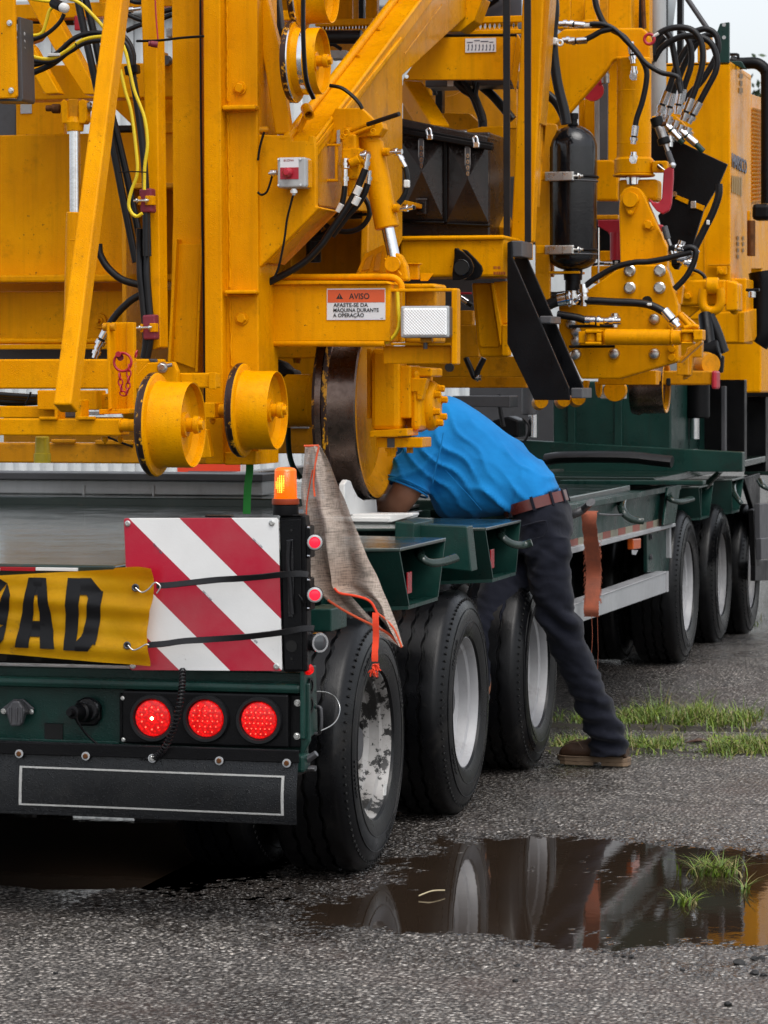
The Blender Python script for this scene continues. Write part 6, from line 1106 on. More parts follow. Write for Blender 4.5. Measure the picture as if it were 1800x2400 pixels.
for (x, y, w2, h2) in ((1457, 520, 25, 30), (1462, 570, 16, 35), (1455, 620, 26, 35), (1440, 1670, 14, 26), (1478, 1670, 12, 26), (1440, 1710, 14, 26), (1478, 1710, 12, 26), (1440, 1755, 14, 26), (1478, 1755, 12, 26), (1440, 1800, 14, 26)):
    X = xe + .002; a, b, c, d = (PX(4, *q, X) for q in ((x, y), (x + w2, y + 2), (x + w2, y + h2 + 2), (x, y + h2))); prism('printed_mark', [a, b, c, d], (.001, 0, 0), NT('worn_brown_print').set(base=c4(.25, .13, .03), rough=.5), M_, 0)
rc('engine_seam', 4, 1205, 1600, 1212, 2250, YE - .004, .006, YEL2, M_, .001); rc('engine_hinge', 8, 1215, 275, 1302, 345, 6.95, .04, YEL, M_); bolts(8, [(1255, 320)], 6.95, .014, YEL, M_); rc('cover_foot', 8, 1140, 255, 1330, 265, 6.96, .03, YEL2, M_, .002)
rc('lower_engine_box', 8, 1080, 380, 1470, 940, 7.1, .3, YEL, M_, .008); px('lower_engine_side', 8, [(1455, 670), (1560, 640), (1562, 880), (1545, 915), (1455, 935)], P(8, 1458, 670, 6.9).x, .03, YEL, M_); rc('lower_engine_front', 8, 1140, 672, 1455, 930, 6.9, .03, YEL, M_, .005)
lb_ = rc('lifting_beam', 8, 885, 392, 1290, 610, 6.4, .15, YEL, M_, .010); pl('lifting_beam_end', 8, [(1290, 388), (1395, 420), (1395, 655), (1290, 660)], 6.42, .2, YEL, M_, .008); pl('beam_web', 8, [(885, 610), (1085, 625), (960, 725), (885, 670)], 6.42, .05, YEL, M_); cyl('ring_hinge', P(8, 1130, 445, 6.36), P(8, 1235, 445, 6.36), .045, YEL, M_, 20)
tube('lifting_ring', [P(8, *q, 6.34) for q in ((1105, 470), (1092, 540), (1100, 610), (1130, 650), (1180, 662), (1225, 640), (1248, 590), (1250, 520), (1240, 465))], .024, YEL, M_, 10); tube('lifting_ring', [P(8, *q, 6.5) for q in ((1345, 425), (1380, 440), (1392, 480), (1390, 560), (1380, 640), (1362, 655), (1352, 600), (1350, 480))], .02, YEL, M_, 10)
bolts(8, [(915, 458), (968, 532), (995, 320)], 6.39, .018, YEL, M_)
cyl('black_gas_pipe', P(8, 1115, 690, 6.3), P(8, 1150, 985, 6.2), .035, BLK, M_); hose(8, [(1150, 700), (1190, 780), (1230, 880), (1265, 985), (1280, 1020)], 6.3, .028); cyl('black_joint', P(8, 1075, 1030, 6.2), P(8, 1240, 990, 6.2), .05, BLK, M_); cyl('black_joint', P(8, 1190, 1040, 6.3), P(8, 1180, 1190, 6.3), .055, BLK, M_)
# black rails and bumper at the right edge
tube('black_guard_rail', [P(4, *q, 7.4) for q in ((1392, 432), (1460, 448), (1560, 446), (1610, 465), (1645, 510), (1650, 600), (1650, 1440))], .032, BLK, M_, 12); tube('thin_handle', [P(4, *q, 7.3) for q in ((1385, 385), (1440, 385), (1448, 395), (1448, 420))], .008, BLK, M_, k=2); pl('rail_plate', 4, [(1390, 430), (1470, 432), (1505, 490), (1470, 480), (1400, 445)], 7.2, .04, GRN, M_)
tube('black_bumper', [P(8, *q, 7.5) for q in ((1600, 320), (1610, 420), (1608, 700), (1600, 860), (1560, 930))], .07, BLK, M_, 12); rc('door_latch', 8, 1465, 465, 1580, 490, 6.8, .05, BLK, M_); cyl('latch_pin', P(8, 1520, 490, 6.8), P(8, 1520, 545, 6.8), .02, CHR, M_); rc('black_lamp', 4, 1545, 1440, 1670, 1555, 7.2, .12, BLK, M_, .02); rc('lamp_mount', 4, 1510, 1490, 1530, 1560, 7.2, .04, YEL, M_); cyl('brown_pipe', P(4, 1540, 1810, 7.2), P(4, 1540, 1560, 7.2), .022, RUST, M_)
# ---- underside: second wheel and its beams
rc('under_beam', 8, 190, 1175, 690, 1298, 4.4, .1, YEL, M_); pl('under_hanger', 8, [(160, 1270), (215, 1270), (210, 1380), (190, 1412), (172, 1380)], 4.5, .05, YEL, M_); pl('under_hanger', 8, [(60, 1260), (105, 1260), (95, 1330), (70, 1375), (55, 1350)], 4.45, .05, YEL, M_); rc('grey_block', 8, 210, 1300, 408, 1420, 4.7, .1, GREY, M_); lathe('block_hole', [(0, 0), (0, .016), (.004, .016), (.004, 0)], P(8, 285, 1322, 4.7), (0, -1, 0), DARKV, M_, 14); lathe('block_hole', [(0, 0), (0, .016), (.004, .016), (.004, 0)], P(8, 265, 1335, 4.7), (0, -1, 0), DARKV, M_, 14)
lathe('yellow_pulley', [(0, 0), (0, .05), (.05, .05), (.05, 0)], P(8, 350, 1345, 4.65), (0, -1, 0), YEL, M_, 32)
c2 = P(8, 600, 1310, 5.3); m = mpu(8, 5.3); lathe('rail_wheel', [(.16, 0), (.16, 235 * m), (.13, 245 * m), (.11, 232 * m), (0, 228 * m), (-.004, 222 * m), (.0, 200 * m), (.02, 190 * m), (.02, 0)], c2 + V((.10, 0, 0)), (-1, 0, 0), [RAILST, YEL2], M_, 56, [0, 0, 0, 0, 1, 1, 1, 0]); rc('under_slab', 8, 480, 1180, 730, 1270, 5.15, .02, YEL2, M_)
rc('cross_tube', 8, 700, 1176, 1175, 1300, 5.3, .12, YEL2, M_, .008); rc('cross_tube_end', 8, 1170, 1176, 1212, 1335, 5.28, .14, RED, M_, .01); rc('hanger_block', 8, 870, 1050, 970, 1215, 5.0, .08, YEL2, M_); pl('hanger_plate', 8, [(960, 980), (1090, 920), (1085, 1060), (1010, 1060), (990, 1215), (920, 1255)], 5.05, .06, YEL2, M_); lathe('side_roller', [(0, 0), (0, .05), (.05, .06), (.10, .05), (.10, 0)], P(8, 1080, 1120, 5.5), (.6, -.8, 0), YEL2, M_, 32); rc('dark_hole', 8, 780, 1240, 815, 1305, 5.29, .02, DARKV, M_); rc('hanger_block', 8, 640, 1180, 705, 1280, 4.9, .06, YEL, M_)
for zx, zy in ((880, 1640), (1100, 1625), (1240, 1610)): lathe('yellow_foot', [(0, 0), (0, .032), (.1, .032), (.1, 0)], P(7, zx, zy, 4.6), (.3, -.9, .1), YEL, M_, 20)
rc('back_panel', 3, 760, 560, 1300, 1400, 5.4, .04, YEL2, M_)
# upper works added above the view to darken the recesses below
bx('shade_deck', -2.7, -.75, 1.9, 6.3, 3.95, 4.05, YEL, M_, .01); bx('shade_beam', -.80, -.55, 1.6, 6.6, 3.80, 4.0, YEL, M_, .01); bx('shade_beam', -2.75, -2.5, 1.6, 6.6, 3.80, 4.0, YEL, M_, .01); bx('shade_cross_beam', -2.5, -.8, 1.36, 1.66, 3.60, 3.85, YEL, M_, .01)
# ================================================================== tool box on the machine
TB = thing('tool_box', 'black steel tool box with two padlocked doors standing on the yellow frame', 'tool box', P(3, 480, 1840, 3.25))
rc('box_body', 3, 60, 1040, 822, 1838, 3.28, .42, BROWNBLK, TB, .008)
def pyramid(x0, y0, x1, y1, cx, cy_, Y, out):
    bm = bmesh.new(); c = [bm.verts.new(P(3, *q, Y)) for q in ((x0, y0), (x1, y0 + 16), (x1, y1 + 4), (x0, y1))]; a = bm.verts.new(P(3, cx, cy_, Y - out))
    for i in range(4): bm.faces.new((c[i], c[(i + 1) % 4], a))
    bk = [bm.verts.new(v.co + V((0, .02, 0))) for v in c]
    for i in range(4): bm.faces.new((c[i], bk[i], bk[(i + 1) % 4], c[(i + 1) % 4]))
    bm.faces.new(bk); return mk('door', bm, BROWNBLK, TB)
d1 = pyramid(120, 1075, 466, 1712, 292, 1330, 3.262, .055); d2 = pyramid(484, 1100, 812, 1730, 652, 1390, 3.262, .055)
for q in ((462, 1080, 488, 1730), ): rc('door_seam', 3, *q, 3.25, .03, BLK, TB, .003)
pl('bottom_rail', 3, [(120, 1712), (466, 1722), (466, 1740), (120, 1730)], 3.235, .04, BLK, TB, .004); pl('bottom_rail', 3, [(484, 1730), (818, 1745), (818, 1762), (484, 1748)], 3.235, .04, BLK, TB, .004)
bar('lid', P(3, 60, 955, 3.36), P(3, 850, 1118, 3.36), .26, .045, BROWNBLK, TB, .006); bar('lid_rail', P(3, 60, 1008, 3.20), P(3, 848, 1152, 3.20), .035, .022, BLK, TB, .004); bar('lid_rail', P(3, 60, 975, 3.21), P(3, 848, 1122, 3.21), .02, .012, BLK, TB, .003)
for dx, dy, dd in ((0, 0, d1), (362, 62, d2)):
    h_ = pl('hasp', 3, [(268 + dx, 1075 + dy), (306 + dx, 1075 + dy), (312 + dx, 1220 + dy), (292 + dx, 1325 + dy), (264 + dx, 1220 + dy)], 3.195, .006, DGREY, dd, .002)
    for k in range(4): tube('hasp_chain_link', torus_pts(P(3, 290 + dx, 1150 + dy + k * 46, 3.188), .0065, (0, 1, 0), 12, .7, 1.2), .0022, CHR, h_, sides=6, closed=True)
    for xx in (266, 304): rc('hasp_edge', 3, xx + dx, 1090 + dy, xx + dx + 5, 1220 + dy, 3.19, .006, STEEL, h_, .001)
    pk = rc('padlock', 3, 330 + dx, 1045 + dy * .95, 380 + dx, 1088 + dy, 3.165, .02, CHR, TB, .005)
    tube('shackle', [P(3, *q, 3.175) for q in ((338 + dx, 1050 + dy), (332 + dx, 1015 + dy), (345 + dx, 1000 + dy), (362 + dx, 1010 + dy), (368 + dx, 1050 + dy))], .0048, CHR, pk)
lt = rc('latch_plate', 3, 250, 1548, 328, 1668, 3.222, .03, BROWNBLK, d1, .003); rc('latch_handle', 3, 262, 1572, 308, 1650, 3.215, .01, BLK, lt, .003); rc('latch_edge', 3, 246, 1544, 332, 1552, 3.218, .01, DGREY, lt, .001)
# ================================================================== warning board on its post
WB = thing('warning_board', 'red and white diagonally striped warning board with black post and marker lamps', 'warning board', P(9, 1100, 940, -1.08))
bd = pl('board', 9, [(641, 150), (650, 143), (1432, 141), (1442, 150), (1462, 925), (1456, 936), (682, 931), (672, 922)], -1.085, .006, STRP, WB, .0015)
for q in ((663, 170), (1410, 167), (1434, 911), (690, 908)): lathe('screw', [(0, 0), (0, .008), (.003, .0085), (.004, .006), (.0055, .0055), (.0055, .003), (.004, .0025), (.004, 0)], P(9, *q, -1.085), (0, -1, 0), ZINC, bd, 16)
for q, r in (((815, 300), -48), ((1330, 275), -42), ((1070, 545), -45), ((1305, 768), -42)):
    a = R_(r); txt('print', 'DIN 11 030', P(9, q[0] - 22, q[1] - 22, -1.0855), (math.cos(a), 0, math.sin(a)), (-math.sin(a), 0, math.cos(a)), .0075, INKB, bd)
ps = pl('post', 9, [(1446, 132), (1580, 128), (1588, 200), (1592, 938), (1468, 942)], -1.07, .05, BLK, WB, .005); pl('post_face', 9, [(1452, 150), (1560, 146), (1566, 930), (1474, 932)], -1.076, .008, BLK, ps, .003)
pl('post_slot', 9, [(1482, 255), (1520, 250), (1524, 500), (1518, 660), (1492, 660), (1488, 420)], -1.081, .008, BLKT, ps, .003); tb('slot_lead', 9, [(1500, 260), (1492, 380), (1505, 500), (1515, 640)], -1.086, .006, RUB, ps)
for zy, r in ((532, 12), (806, 28), (205, 4), (872, 4), (645, 4)): lathe('post_hole', [(0, 0), (0, r * mpu(9, -1.08)), (.002, (r + 3) * mpu(9, -1.08)), (.002, 0)], P(9, 1512, zy, -1.0765), (0, -1, 0), DARKV, ps, 20)
rc('post_cap', 9, 1446, 122, 1560, 134, -1.075, .06, BLK, ps, .003); tube('post_wire', [P(9, 1548, 540, -1.08), P(9, 1570, 570, -1.085), P(9, 1578, 600, -1.08)], .003, BLK, ps); rc('top_bar', 9, 1060, 128, 1200, 140, -1.05, .03, BLK, ps, .003)
bx('rear_bracket', P(9, 1470, 500, -1.0).x, P(9, 1580, 500, -1.0).x, -1.02, -.96, P(9, 1500, 900, -1.0).z, P(9, 1500, 300, -1.0).z, BLK, ps)
for zy in (268, 540):
    mb2 = pl('marker_base', 9, [(1583, zy - 90), (1606, zy - 85), (1610, zy + 78), (1590, zy + 85)], -1.075, .05, BLK, WB, .003)
    c = P(9, 1632, zy, -1.095); n_ = V((.25, -1, 0)); lathe('marker_lamp', [(-.03, 0), (-.03, .022), (0, .0235), (.004, .022), (.004, .0)], c, n_, BLKT, mb2, 28); lathe('lens_rim', [(.004, .0215), (.008, .020), (.010, .0165), (.006, .015)], c, n_, GREY, mb2, 28); lathe('lens', [(.006, .0165), (.012, .012), (.014, 0)], c, n_, LEDD, mb2, 24)
    for dy in (-78, 70): lathe('screw', [(0, 0), (0, .0035), (.006, .003), (.006, 0)], P(9, 1596, zy + dy, -1.08), (1, -.3, 0), CHR, mb2, 8)
# ================================================================== amber beacon
BC = thing('beacon', 'lit amber beacon with ribbed lens on top of the black post', 'beacon', P(10, 177, 400, -1.05))
m = mpu(10, -1.05); c0 = P(10, 177, 400, -1.05)
lathe('base', [(0, 0), (0, 78 * m), (8 * m, 80 * m), (60 * m, 79 * m), (64 * m, 74 * m), (64 * m, 0)], c0, (0, 0, 1), BLK, BC, 32); lathe('collar', [(64 * m, 0), (64 * m, 82 * m), (70 * m, 84 * m), (98 * m, 82 * m), (100 * m, 74 * m), (100 * m, 0)], c0, (0, 0, 1), NT('dark_orange_plastic').set(base=c4(.25, .03, .004), rough=.3), BC, 32)
pr = [(100 * m, 74 * m)]; h = 104.0
while h < 268: pr += [(h * m, (68.5 - .02 * (h - 100)) * m), ((h + 3) * m, (72 - .03 * (h - 100)) * m), ((h + 6) * m, (68.5 - .02 * (h - 100)) * m)]; h += 6.6
pr += [(276 * m, 62 * m), (284 * m, 50 * m), (288 * m, 30 * m), (288 * m, 0)]
lathe('lens', pr, c0, (0, 0, 1), AMB, BC, 48, None, 20)
bm = bmesh.new()
for k in range(7):
    for j in range(9):
        x = (k - 3) * .0055 + .004; z = (140 + j * 12) * m; d = abs(k - 3) * .4 + abs(j - 3.5) * .25
        if d > 1.8: continue
        bmesh.ops.create_icosphere(bm, subdivisions=1, radius=.0016 * (1.3 - .35 * d), matrix=Matrix.Translation(c0 + V((x - .006, -math.sqrt(max(0, (69 * m) ** 2 - x * x)) - .0006, z))) @ Matrix.Diagonal((1, .4, 1.3, 1)))
kind(mk('flash_points', bm, AMBH, BC), 'stuff')
# ================================================================== banner with its hooks, rubber straps
def wav(x, z):                                                  # x, z: metres from the banner's right-hand middle
    return -.0055 * math.sin(z * 52 + x * 2.2 + 1.2 * noise.noise(V((x * 5, 0, 1)))) - .004 * math.sin(x * 19 + z * 6) - .010 * noise.noise(V((x * 7, z * 11, 2))) - .0025 * math.sin(z * 105 + x * 6)
BY = -1.125
zc = P(9, 400, 640, BY).z; xr = P(9, 790, 640, BY).x
BT = [(-600, 438), (0, 430), (300, 418), (640, 402), (740, 397), (776, 408), (787, 440), (792, 500), (796, 560), (786, 630), (770, 700), (764, 745), (768, 820), (764, 910)]
def ban(u, v):                                                  # u 0..1 left to right, v 0..1 top to bottom
    tx = -500 + u * 1290; top = 440 - .055 * tx - (8 if tx > 600 else 0); bot = 845 + (tx if tx > 0 else 0) * .085
    xx = tx + (6 if u > .8 else 0) * math.sin(v * 9) * (u - .8) * 5 - (u > .9) * (u - .9) * 280 * sstep(.28, .75, v) + (u > .9) * (u - .9) * 90 * sstep(.78, 1, v)
    yy = top + (bot - top) * v + (u > .95) * 14 * (1 - v) * (u - .95) / .05
    p = P(9, xx, yy, BY); return p + V((0, wav(p.x - xr, p.z - zc), 0))
bm = bmesh.new(); NU, NV = 110, 40; g = [[bm.verts.new(ban(i / NU, j / NV)) for j in range(NV + 1)] for i in range(NU + 1)]
for i in range(NU):
    for j in range(NV): bm.faces.new((g[i][j], g[i + 1][j], g[i + 1][j + 1], g[i][j + 1]))
bmesh.ops.solidify(bm, geom=bm.faces[:], thickness=.0018)
BAN = mk('load_banner', bm, VINYL, None, True, 40); tag(BAN, 'yellow vinyl banner with black capital letters hung across the trailer tail', 'banner')
def patch(bm, q, n=8):
    q = [P(9, x, y, BY) for x, y in q]; gg = []
    for i in range(n + 1):
        row = []
        for j in range(n + 1):
            a, b = i / n, j / n; p = (q[0] * (1 - a) + q[1] * a) * (1 - b) + (q[3] * (1 - a) + q[2] * a) * b; row.append(bm.verts.new(p + V((0, wav(p.x - xr, p.z - zc) - .0035, 0))))
        gg.append(row)
    for i in range(n):
        for j in range(n): bm.faces.new((gg[i][j], gg[i + 1][j], gg[i + 1][j + 1], gg[i][j + 1]))
def letter(quads):
    bm = bmesh.new()
    for q in quads: patch(bm, q)
    bmesh.ops.recalc_face_normals(bm, faces=bm.faces); return mk('letter', bm, LETTER, BAN, True)
letter([[(148, 450), (195, 450), (150, 815), (78, 812)], [(195, 450), (240, 452), (288, 820), (212, 818)], [(160, 675), (228, 677), (236, 758), (150, 755)], [(172, 450), (215, 450), (222, 540), (178, 540)]])
letter([[(352, 452), (425, 454), (398, 828), (335, 826)], [(415, 453), (470, 453), (462, 540), (420, 540)], [(470, 453), (533, 530), (462, 560), (440, 520)], [(533, 520), (515, 700), (444, 690), (462, 545)], [(515, 695), (500, 800), (430, 745), (444, 685)], [(505, 770), (462, 832), (395, 830), (430, 740)], [(462, 832), (395, 828), (400, 780), (438, 740)]])
letter([[(-15, 450), (35, 480), (-30, 560), (-60, 540)], [(35, 478), (55, 540), (30, 700), (-40, 690)], [(30, 690), (22, 770), (-20, 822), (-60, 740)], [(-20, 822), (-80, 825), (-80, 745), (-50, 735)], [(-15, 450), (-80, 450), (-80, 530), (-50, 540)]])
letter([[(-340, 450), (-270, 450), (-290, 822), (-360, 822)], [(-250, 452), (-80, 450), (-90, 530), (-255, 530)]])
GR = []
for q in ((702, 503), (663, 801)):
    p = P(9, *q, BY); p.y += wav(p.x - xr, p.z - zc) - .004; tube('grommet', torus_pts(p, .0085, (0, 1, 0), 20), .0028, DGREY, BAN, closed=True); lathe('grommet_hole', [(0, 0), (0, .007), (.0005, .007), (.0005, 0)], p, (0, -1, 0), DARKV, BAN, 16)
for lab, hkp, pts in (('upper black rubber strap pulled tight across the striped warning board', [(702, 503), (735, 527), (770, 510), (795, 482), (812, 478), (832, 500), (812, 532)], [(812, 492), (870, 490), (1000, 476), (1130, 462), (1250, 455), (1360, 446), (1440, 437), (1540, 430), (1600, 436)]),
                      ('lower black rubber strap pulled tight across the striped warning board', [(663, 801), (690, 826), (725, 815), (755, 797), (772, 800)], [(768, 800), (850, 794), (950, 780), (1080, 772), (1250, 760), (1360, 748), (1460, 735), (1560, 716), (1628, 714)])):
    st = thing('rubber_strap', lab, 'rubber strap', P(9, pts[0][0], pts[0][1], -1.14), 'rubber straps holding the banner')
    pp = spline([P(9, x, y, -1.135 + .012 * sstep(1300, 1500, x)) for x, y in pts], 8); bm = bmesh.new(); pr_ = None
    for i, p in enumerate(pp):
        t = i / (len(pp) - 1); tw = .5 * math.sin(t * 7.5); u = V((0, math.sin(tw), math.cos(tw))); n_ = V((0, math.cos(tw), -math.sin(tw))); cur = [bm.verts.new(p + u * a * .0085 + n_ * b * .0022) for a, b in ((-1, -1), (1, -1), (1, 1), (-1, 1))]
        if pr_:
            for k in range(4): bm.faces.new((pr_[k], pr_[(k + 1) % 4], cur[(k + 1) % 4], cur[k]))
        else: bm.faces.new(cur)
        pr_ = cur
    bm.faces.new(pr_[::-1]); mk('strap', bm, RUB, st); tube('hook', [P(9, *q, -1.142) for q in hkp], .0022, ZINC, st, 8)
# ================================================================== faded mesh flag
FL = thing('safety_flag', 'faded orange mesh safety flag drooping beside the beacon with a bright orange ribbon', 'flag', P(10, 420, 900, -.9))
def flag_layer(name, L, R, Y, seed, fold=.015):
    bm = bmesh.new(); N = 24; M2 = 48; g = []
    res = lambda pts: (lambda q: [q[min(len(q) - 1, round(j / M2 * (len(q) - 1)))] for j in range(M2 + 1)])(spline([V((x, y, 0)) for x, y in pts], 12))
    l, r = res(L), res(R)
    for j in range(M2 + 1):
        row = []
        for i in range(N + 1):
            t = i / N; q = l[j].lerp(r[j], t); p = P(10, q.x, q.y, Y); row.append(bm.verts.new(p + V((0, fold * math.sin(t * 7 + seed + q.y * .004) + .012 * noise.noise(V((t * 3, q.y * .007, seed))), 0))))
        g.append(row)
    for j in range(M2):
        for i in range(N): bm.faces.new((g[j][i], g[j][i + 1], g[j + 1][i + 1], g[j + 1][i]))
    return mk(name, bm, FLAG, FL, True)
flag_layer('back_panel', [(287, -10), (272, 150), (262, 280), (280, 420), (292, 560), (296, 700), (318, 800), (430, 910)], [(372, -10), (352, 150), (352, 280), (410, 440), (440, 600), (500, 780), (640, 960), (868, 1190)], -.90, 1.0)
flag_layer('front_fold', [(348, -14), (345, 80), (346, 190), (370, 330), (415, 480), (440, 620), (458, 760), (474, 842), (580, 880), (690, 924), (722, 985), (860, 1180)], [(376, -14), (440, 90), (490, 200), (540, 310), (592, 440), (640, 560), (688, 680), (730, 775), (762, 860), (795, 950), (832, 1060), (870, 1190)], -.935, 2.2, .022)
def hem(pts, Y, r, mat=ORNB): return tube('hem', [P(10, x, y, Y) for x, y in pts], r, mat, FL, 6, flat=.5)
hem([(468, 838), (500, 868), (580, 882), (650, 900), (690, 925), (712, 962), (722, 985)], -.962, .0035); hem([(430, 910), (520, 968), (620, 1022), (700, 1060), (790, 1110), (840, 1160), (872, 1192)], -.93, .0035, ORNG); hem([(722, 985), (780, 1030), (830, 1090), (872, 1192)], -.955, .0028, ORNG); hem([(376, -8), (358, 80), (345, 200), (352, 290)], -.955, .003, ORNG); hem([(287, -12), (376, -14)], -.94, .003, ORNG); hem([(340, 130), (318, 240), (305, 330), (300, 430)], -.925, .0022, ORNG)
tube('flag_rod', [P(10, 300, 470, -.86), P(10, 318, 200, -.86), P(10, 335, -8, -.86)], .004, GREY, FL, 8); tube('rod_socket', [P(10, 285, 640, -.88), P(10, 300, 440, -.86)], .008, BLK, FL, 10, k=1)
bm = bmesh.new(); rg = random.Random(5); pr_ = None
for i in range(15):
    t = i / 14; c = P(10, 716 - 2 * t + 2 * math.sin(t * 5), 985 + t * 292, -.975); w2 = .0088 * (1 + .06 * math.sin(i * 2.1)); cur = [bm.verts.new(c + V((s * w2, -.003 * math.sin(t * 9) + .002 * e, 0))) for s, e in ((-1, -1), (1, -1), (1, 1), (-1, 1))]
    if pr_:
        for k in range(4): bm.faces.new((pr_[k], pr_[(k + 1) % 4], cur[(k + 1) % 4], cur[k]))
    pr_ = cur
mk('ribbon', bm, ORNB, FL)
bm = bmesh.new(); c = P(10, 708, 1325, -.975)
for k in range(46):
    p = c + V((rg.gauss(0, .004), rg.gauss(0, .004), rg.uniform(-.004, .016))); d = V((rg.uniform(-.012, .012), rg.uniform(-.006, .006), rg.uniform(-.022, .004))); sweep_bm(bm, [p, p + d * .5 + V((0, 0, .002)), p + d], .0016, 4)
mk('frayed_knot', bm, ORNB, FL)
# ================================================================== straps, far barrier
G = [P(6, *q, 1.5) for q in ((98, 1490), (96, 1540), (88, 1600), (82, 1680), (78, 1810))]
def ribbon(name, pts, w_, th, mat, parent=None, k=8, edge=0):
    pp = spline(pts, k); bm = bmesh.new(); pr_ = None; q = random.Random(2)
    for i, p in enumerate(pp):
        w2 = w_ / 2 * (1 + (q.uniform(-edge, edge) if edge else 0)); cur = [bm.verts.new(p + V((a * w2, b * th, 0))) for a, b in ((-1, -.5), (1, -.5), (1, .5), (-1, .5))]
        if pr_:
            for j in range(4): bm.faces.new((pr_[j], pr_[(j + 1) % 4], cur[(j + 1) % 4], cur[j]))
        else: bm.faces.new(cur)
        pr_ = cur
    bm.faces.new(pr_[::-1]); return mk(name, bm, mat, parent)
tag(ribbon('green_strap', G, .028, .003, STRAPG), 'bright green strap hanging down in front of the grey beam', 'strap')
tag(tube('green_strap', [P(6, *q, 2.2) for q in ((345, 1250), (352, 1400), (378, 1500), (430, 1580))], .012, GRN, flat=.3), 'dark green strap hanging behind the mesh flag near the big wheel', 'strap')
WS = thing('webbing_strap', 'frayed rusty red webbing strap hanging from the hook behind the man', 'strap', PX(12, 370, 560, .08))
ribbon('webbing', [PX(12, *q, .085) for q in ((395, 548), (368, 552), (362, 620), (372, 720), (385, 850), (392, 960), (382, 1080), (375, 1180), (378, 1232))], .062, .004, WEBM, WS, 10, .06)
bm = bmesh.new(); q = random.Random(8)
for k in range(130):
    zy = 700 + 430 * q.random() ** .6; s = q.choice((-1, 1)); a = PX(12, 384 + s * 42 + q.uniform(-4, 4), zy, .088); sweep_bm(bm, [a, a + V((s * q.uniform(.002, .01), 0, -.006)), a + V((s * q.uniform(.0, .012), 0, -q.uniform(.008, .022)))], .0008, 3)
for zx, L in ((378, 100), (415, 170)): a = PX(12, zx, 1215, .088); sweep_bm(bm, [a, a + V((.004, 0, -L * .0009)), a + V((0, 0, -L * .0017))], .0012, 4)
kind(mk('frayed_threads', bm, WEBM, WS), 'stuff')
OB = thing('orange_barrier', 'orange and white barrier far behind the rollers across the deck', 'barrier', P(0, 500, 1112, 9)); rc('board', 0, 415, 1078, 560, 1109, 9, .04, ORNB, OB); rc('board_stripe', 0, 440, 1104, 600, 1113, 8.95, .03, DGREY, OB); rc('board_end', 0, 566, 1085, 590, 1110, 9.05, .04, WHT, OB)
for x in (430, 545): rc('leg', 0, x, 1108, x + 8, 1700, 9.1, .04, ORNB, OB)
# ================================================================== lorry in front of the trailer, at the right edge
LT = thing('heavy_lorry', 'dark lorry tail with black mudguard and diamond plate box beyond the trailer', 'lorry', (.5, 13, 0))
rc('chassis', 8, 1230, 930, 1900, 1180, 11.5, .6, BLK, LT, .02); pl('mudguard', 8, [(1090, 1010), (1180, 1000), (1210, 1330), (1120, 1400), (1080, 1200)], 10.5, .3, BLK, LT, .02); pl('silver_wedge', 8, [(1300, 1150), (1420, 1150), (1560, 1310), (1400, 1360), (1300, 1290)], 10.8, .2, DGREY, LT, .01)
rc('cross_beam', 8, 1280, 1405, 1900, 1500, 11, .3, DGREY, LT); rc('rear_box', 8, 1260, 1500, 1660, 1990, 11.2, .4, BLK, LT, .02); rc('white_tank', 8, 1430, 1510, 1505, 1570, 11.0, .2, WHT, LT, .02); pl('fairlead', 8, [(1370, 1590), (1420, 1555), (1500, 1560), (1540, 1600), (1500, 1615), (1420, 1600)], 10.9, .1, GREY, LT, .01)
px('diamond_box', 12, [(1468, 500), (1700, 480), (1700, 720), (1470, 745)], .3, .03, DGREY, LT); px('alloy_step', 12, [(1476, 725), (1700, 700), (1700, 830), (1478, 862)], .33, .03, DGREY, LT); px('mud_flap', 12, [(1425, 540), (1470, 520), (1470, 900), (1440, 905)], .15, .03, RUB, LT)
for zx, pts in ((0, [(1140, 960), (1180, 1100), (1190, 1250), (1170, 1400)]), (1, [(1200, 980), (1260, 1100), (1300, 1110), (1659, 1075)]), (2, [(1270, 1380), (1300, 1500), (1280, 1700), (1285, 1900)]), (3, [(1450, 1620), (1470, 1740), (1600, 1790), (1700, 1780)])): tb('air_line', 8, pts, 10.4, .018 if zx != 1 else .008, HOSE, LT)
for k in range(9): rc('chain_link', 8, 1268, 1520 + k * 45, 1290, 1545 + k * 45, 10.35, .03, GREY, LT, .006)
hook(12, [(1470, 350, 0), (1490, 385, .03), (1530, 405, .06)], .2, .015); rc('deck_tail', 12, 1365, 290, 1900, 318, 10.2, .3, GRNW, LT)
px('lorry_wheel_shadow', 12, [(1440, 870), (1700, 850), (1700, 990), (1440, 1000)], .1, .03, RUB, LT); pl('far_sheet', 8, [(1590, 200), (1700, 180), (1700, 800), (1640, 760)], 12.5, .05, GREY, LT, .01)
rc('lorry_body', 8, 1150, 905, 2600, 1990, 14.0, .4, BLK, LT, .02)
